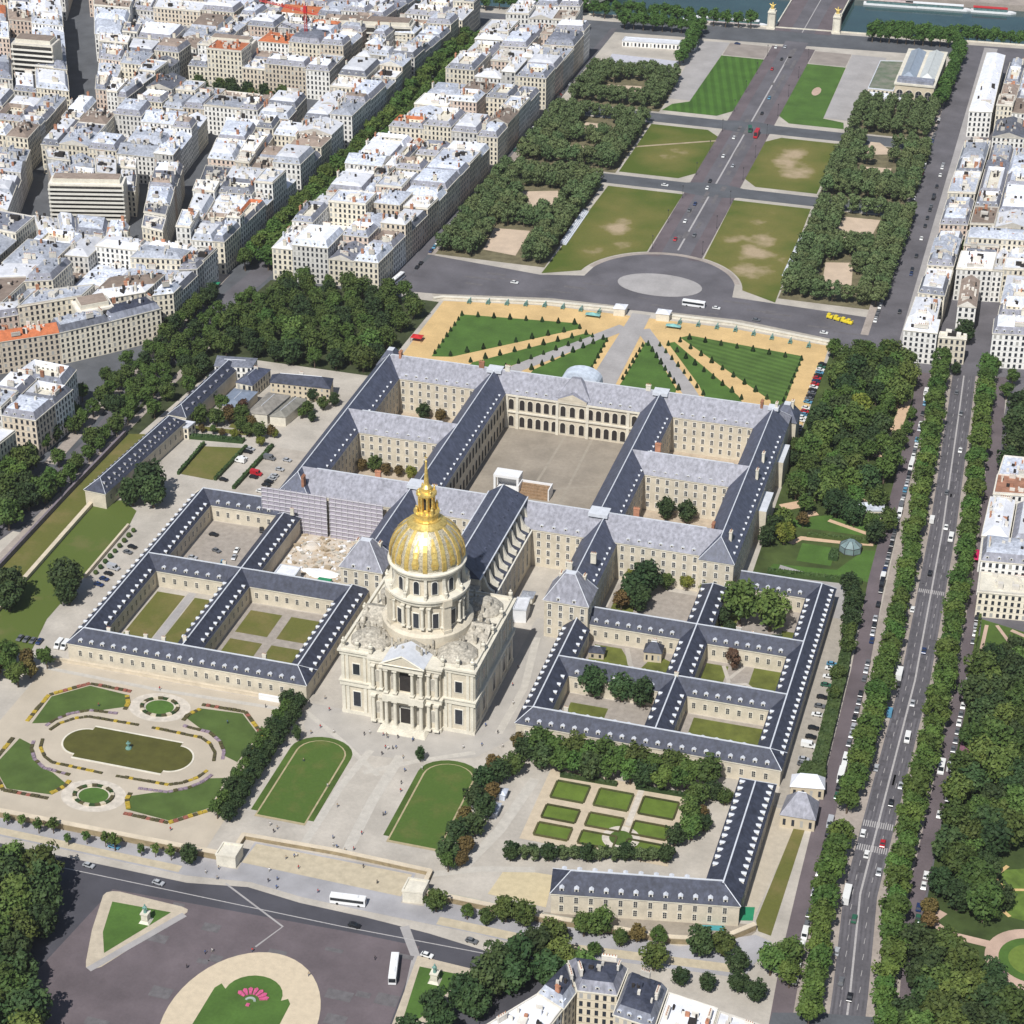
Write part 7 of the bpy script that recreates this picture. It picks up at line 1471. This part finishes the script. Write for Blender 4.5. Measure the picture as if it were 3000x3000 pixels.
for i,(x,y,rz,c,w) in enumerate([(-126.5,82.2,1.5,'black','upper left'),(-126.7,96.6,1.5,'grey','top'),(-111.7,72.7,.1,'white','right middle'),(-127.6,61.7,1.5,'silver','lower left'),(-113.5,61.4,.2,'light blue','lower right'),(-109,56,.2,'white','lowest right'),(-110.5,67,.15,'silver','right'),(-108,92,.4,'black','upper right'),(-120,70,1.2,'grey','centre')]): car((x,y),rz,c,f'{c} car parked at the {w} of the stone yard inside the west range','parked_car','cars in the stone yard')
for i,(x,y,c,v) in enumerate(sorted([(175.7,295.6,'grey',0),(179.4,257.2,'white',0),(174.3,187.5,'white',1),(181,183.1,'white',0),(184.1,174,'white',1),(178.8,142.1,'black',0),(175.2,111.1,'white',0),(173.7,102.8,'black',0),(183.5,81.3,'dark blue',0),(176.7,54.8,'black',0),(176,34,'light blue',1),(183.7,43.2,'silver',0),(184.7,19.3,'white',1),(175.9,-2.4,'silver',0),(176.8,-42.4,'white',0),(179.7,-53.8,'white',0),(184.3,-46.3,'red',0),(185.2,-62.2,'silver',0),(180.6,-89.1,'green',0),(184.8,-127.5,'black',0),(184.1,-22.1,'black',0),(186.1,-10.7,'silver',0),(181,-120.9,'grey',0),(177.4,-107,'silver',0),(177.8,215,'grey',0),(171.2,318,'grey',0)], key=lambda t: -t[1])):
    lab = f'{c} {"van" if v else "car"} driving on the boulevard, {ordn(i+1)} moving vehicle from the far end'
    car((x,y), 0 if x > bx(y) else math.pi, c, lab, 'moving_car', 'traffic on the boulevard', True, bool(v))
van_((176.2,60.7), math.pi, 'white', 'large white box lorry on the left lane of the boulevard by the long range', None, 8.2, 3.4, 'lorry', 'lorry', 2.4); van_((176.4,-78), math.pi, 'white', 'long white lorry on the boulevard near the lower corner', None, 9.5, 3.3, 'lorry', 'lorry', 2.4); van_((164.2,-12), 0, 'white', 'white box lorry parked in the left side lane above the lodges', None, 7.5, 3.2, 'lorry', 'lorry', 2.3); van_((199.2,4), 0, 'white', 'white lorry parked in the right side lane beside the market canopies', None, 7, 3.1, 'lorry', 'lorry', 2.3)
van_((8.2,648), 0, 'red', 'red double-deck bus at the esplanade crossroads', None, 10, 4.0, 'city_bus', 'bus', 2.5); van_((2.4,656), .2, 'green', 'green lorry beside the red bus at the esplanade crossroads', None, 7, 3, 'lorry', 'lorry', 2.4)
for i,(x,y,c) in enumerate(sorted([(-3.4,805,'black'),(3.1,721.5,'light blue'),(-6,781.7,'red'),(-5.8,833,'silver'),(-4.1,560.9,'black'),(-3.3,549,'white'),(-5,493.8,'white'),(-6.2,511,'grey'),(-5.1,521.8,'dark blue'),(-4.7,604.8,'white'),(-4.8,639.4,'white'),(-29,546,'white'),(-4.7,465.8,'red'),(4.5,475,'grey'),(4.2,590,'silver'),(4,690,'black'),(36.8,380.4,'white'),(97,366.9,'white'),(-75.9,380.3,'white'),(60,372,'grey'),(-12,830,'white'),(-40,830,'dark blue')], key=lambda t: -t[1])):
    car((x,y), 0 if abs(x) < 15 else rad(88), c, f'{c} car on the esplanade roads, {ordn(i+1)} moving car from the river', 'moving_car', 'cars on the esplanade roads', False)
for i,(x,y,c) in enumerate(sorted([(-79,-138.5,'silver'),(-52,-140,'silver'),(-75,-126.5,'light blue'),(60,-137,'grey'),(70,-139.2,'silver'),(78,-140.6,'grey'),(48,-148,'white'),(20,-141,'black'),(-103,-165,'grey'),(-100,-150,'silver'),(-98,-180,'white')])): car((x,y), rad(82), c, f'{c} car on the avenue below the terrace, {ordn(i+1)} from the left', 'moving_car', 'cars on the lower avenue')
# yellow machines at the garden corner
for i,(x,y) in enumerate([(97,387),(101,385.6),(105,384.2),(108,383)]):
    mb = MB(); mb.M = Matrix.Translation((x,y,0)) @ Matrix.Rotation(-.35,4,'Z'); mb.box(-1.7,1.7,-1.1,1.1,.5,1.5); mb.box(-1.5,.2,-.9,.9,1.5,2.7); mb.tube((.6,0,1.4),(2.1,0,2.6),.22,n=5); t = tag(mb.build('digger', M_yellow), f'yellow digger, {ordn(i+1)} from the left in the row at the grove corner', 'digger', 'yellow diggers at the corner')
    for a in (-1.1,1.1):
        for b in (-1,1): obj('wheel', ME_wh, t, (x+a,y+b,.4), rad(90), 1.2)
# ---------------------------------------------------------------- people
SK = mat('skin',(.42,.27,.19),var=.1); HR = mat('dark_hair',(.04,.03,.025),var=.2)
CLO = [mat('dark_coat',(.03,.03,.04)),mat('red_shirt',(.45,.05,.05)),mat('white_shirt',(.70,.68,.66)),mat('blue_shirt',(.06,.12,.30)),mat('beige_jacket',(.40,.32,.22))]; TR = [mat('dark_trousers',(.03,.03,.05)),mat('jeans',(.06,.09,.17)),mat('pale_trousers',(.36,.32,.26))]
def person_mesh(k):
    """One continuous skinned body mid-stride, coloured by height: shoes and trousers, top, skin, hair."""
    st = .16+.1*(k % 3); J = {'pel':(0,0,.92,.15),'chest':(0,0,1.30,.17),'neck':(0,-.01,1.48,.06),'head':(0,-.03,1.62,.11),'top':(0,-.01,1.74,.07),
      'lh':(-.10,0,.86,.10),'lk':(-.11,-st*.8,.50,.07),'la':(-.11,-st*.7,.10,.05),'lt':(-.11,-st*.7-.14,.04,.045),'rh':(.10,0,.86,.10),'rk':(.11,st*.35,.49,.07),'ra':(.11,st,.12,.05),'rt':(.11,st-.12,.05,.045),
      'ls':(-.20,0,1.40,.075),'le':(-.27,.05+st*.3,1.12,.05),'lw':(-.26,-.02+st*.2,.88,.04),'rs':(.20,0,1.40,.075),'re':(.27,.03-st*.2,1.12,.05),'rw':(.26,-.12-st*.3,.92,.04)}
    E = [('pel','chest'),('chest','neck'),('neck','head'),('head','top'),('pel','lh'),('lh','lk'),('lk','la'),('la','lt'),('pel','rh'),('rh','rk'),('rk','ra'),('ra','rt'),('chest','ls'),('ls','le'),('le','lw'),('chest','rs'),('rs','re'),('re','rw')]
    ks = list(J); me = bpy.data.meshes.new('person_skeleton'); me.from_pydata([J[q][:3] for q in ks],[(ks.index(a),ks.index(b)) for a,b in E],[])
    o = bpy.data.objects.new('person_rig', me); COL.objects.link(o); md = o.modifiers.new('skin','SKIN'); md.use_smooth_shade = True
    for i, q in enumerate(ks): me.skin_vertices[0].data[i].radius = (J[q][3],J[q][3]*.85); 
    me.skin_vertices[0].data[0].use_root = True
    dg = bpy.context.evaluated_depsgraph_get(); m2 = bpy.data.meshes.new_from_object(o.evaluated_get(dg)); bpy.data.objects.remove(o); m2.name = 'person'
    m2.materials.clear()
    for m in (CLO[k%5],TR[k%3],SK,HR): m2.materials.append(m)
    for p in m2.polygons:
        z = p.center.z; x = abs(p.center.x); p.material_index = 1 if z < .9 and x < .2 else (2 if z < .95 else (0 if z < 1.47 else (3 if z > 1.66 or p.center.y > .03 else 2)))
    return m2
PM = [person_mesh(k) for k in range(5)]
PN = ['dark coat','red shirt','white shirt','blue shirt','beige jacket']
PP = [(-11.8,-36.4),(-5.1,-36),(-.6,-36),(5.3,-35.5),(-1.8,-43.9),(.9,-42.5),(-13.4,-38),(9.8,-62.5),(11.1,-67),(10.2,-81.3),(5.8,-94.3),(-2.9,-47.7),(5.4,-47.5),(29,-19.1),(34.8,-22.2),(31.3,-31.5),(3.4,-105),(6.1,-103.4),(-27.2,-99),(-24.5,-102.4),(-24,-100.2),(-14.9,-114.8),(-12.5,-113.1),(-8.8,-118.5),(-18,-122.7),(-35.2,-126.8),(-38.7,-130),(-33.6,-131.9),(-16.2,-128.1),(-13.6,-126.3),(2.2,-128.4),(-33.1,-42.9),(-31,-38.4),(-31.7,-26.8),(-36,-20),(-7.9,-82),(-3.1,-99.5),(52.5,-32),(31.3,9.9),(12.6,-111.5),(32.1,-154.5),(-6.4,-36.2),(-.2,-43.2),(-3,-43.5),(9.6,-82),(0,-104),(-1.5,-103.6),(-11.8,-112.6),(-12.2,-130.5),(-22.5,-168),(-20.6,-166.5),(-8,-162.5),(-25.5,-176),(14,-168),(5.4,-36.4),(-4.4,-37.1),(14.4,-52),(35,-2),(39,-30),(-29.5,-60),(-118,-50),(-66,-46),(-60,-112),(-56,-32),(-100,-33),(25,-35),(8.6,-55),(-15.5,-72),(20,-118),(-25,-40),(30,22)]
WHERE = lambda p: 'by the church portico' if -15 < p[0] < 13 and p[1] > -50 else ('below the terrace balustrade' if p[1] < -107 and p[1] > -135 else ('near the round garden' if p[1] <= -135 else ('in the pond garden' if p[0] < -50 else ('in the lane right of the church' if p[0] > 24 else 'on the forecourt gravel'))))
cnt = {}; PP.sort(key=lambda p: -p[1])
for i, p in enumerate(PP):
    k = i % 5; w = WHERE(p); cnt[(k,w)] = cnt.get((k,w),0)+1
    tag(obj('person', PM[k], None, (p[0],p[1],.08 if p[1] > -50 else .1), i*2.1, 1.06), f'person in {PN[k]} {w}, {ordn(cnt[(k,w)])} such from the top', 'person', 'visitors')
# lamps
lm = MB(); lm.tube((0,0,0),(0,0,7.4),.12,.07,n=6); lm.lathe([(.22,0),(.16,.9)], n=6); ME_lpost = lm.mesh('lamp_post', M_iron); lm = MB(); lm.lathe([(.1,7.3),(.3,7.5),(.34,8.0),(.1,8.3)], n=8); ME_lhead = lm.mesh('lamp_head', M_iron)
LP = [(-14.5,y,'west kerb of the esplanade avenue') for y in range(450,820,40)]+[(14.5,y,'east kerb of the esplanade avenue') for y in range(450,820,40)]
for i,(x,y,w) in enumerate(LP):
    t = thing('street_lamp', f'dark street lamp, {ordn(i%10+1)} from the south on the {w}', 'street lamp', (x,y,.1), 0, 'lamps of the esplanade'); obj('post', ME_lpost, t); obj('lamp_head', ME_lhead, t)
# ---------------------------------------------------------------- air
hz = MB(); hz.box(-1600,1600,-1000,2700,-8.2,496,bottom=True); hm = bpy.data.materials.new('haze_air'); hm.use_nodes = True; N = hm.node_tree.nodes; N.remove(N['Principled BSDF']); pv = N.new('ShaderNodeVolumePrincipled'); pv.inputs['Color'].default_value = (.90,.91,.93,1); pv.inputs['Density'].default_value = .00004; pv.inputs['Anisotropy'].default_value = .2
hm.node_tree.links.new(pv.outputs[0], N['Material Output'].inputs['Volume']); struct('haze', hz, hm, 'stuff')
# ---------------------------------------------------------------- light, sky and camera
W_ = bpy.data.worlds.new('World'); SC.world = W_; W_.use_nodes = True; N = W_.node_tree.nodes; L = W_.node_tree.links
sky = N.new('ShaderNodeTexSky'); sky.sky_type = 'NISHITA'; sky.sun_disc = False
EL, AZ = 52.0, 186.0        # sun height, compass bearing in the scene's own north
sky.sun_elevation = rad(EL); sky.sun_rotation = rad(AZ); sky.altitude = 100; sky.air_density = 1.0; sky.dust_density = 1.0
bg = N['Background']; L.new(sky.outputs[0], bg.inputs[0]); bg.inputs[1].default_value = .075
sd = bpy.data.lights.new('sun', 'SUN'); sd.energy = 4.7; sd.angle = rad(.5); sd.color = (1,.98,.945); so = bpy.data.objects.new('sun', sd); COL.objects.link(so)
d = Vector((math.sin(rad(AZ))*math.cos(rad(EL)), math.cos(rad(AZ))*math.cos(rad(EL)), math.sin(rad(EL)))); so.rotation_euler = d.to_track_quat('Z','Y').to_euler()
cd = bpy.data.cameras.new('camera'); co = bpy.data.objects.new('camera', cd); COL.objects.link(co); SC.camera = co
cd.sensor_width = 36; cd.lens = 36*6276.53/3000; cd.clip_end = 6000; cd.clip_start = 1
yw, pt, rl_ = rad(-16.04), rad(-30.19), rad(.53)
f = Vector((math.sin(yw)*math.cos(pt), math.cos(yw)*math.cos(pt), math.sin(pt))); r0 = Vector((math.cos(yw),-math.sin(yw),0)); u0 = r0.cross(f)
rt = r0*math.cos(rl_)+u0*math.sin(rl_); up = -r0*math.sin(rl_)+u0*math.cos(rl_)
co.matrix_world = Matrix(((rt.x,up.x,-f.x,CAM[0]),(rt.y,up.y,-f.y,CAM[1]),(rt.z,up.z,-f.z,CAM[2]),(0,0,0,1)))
vs = SC.view_settings; vs.view_transform = 'Standard'; vs.look = 'None'; vs.exposure = 0.0; vs.gamma = 1.0; vs.use_curve_mapping = False
SC.cycles.max_bounces = 5; SC.cycles.diffuse_bounces = 2
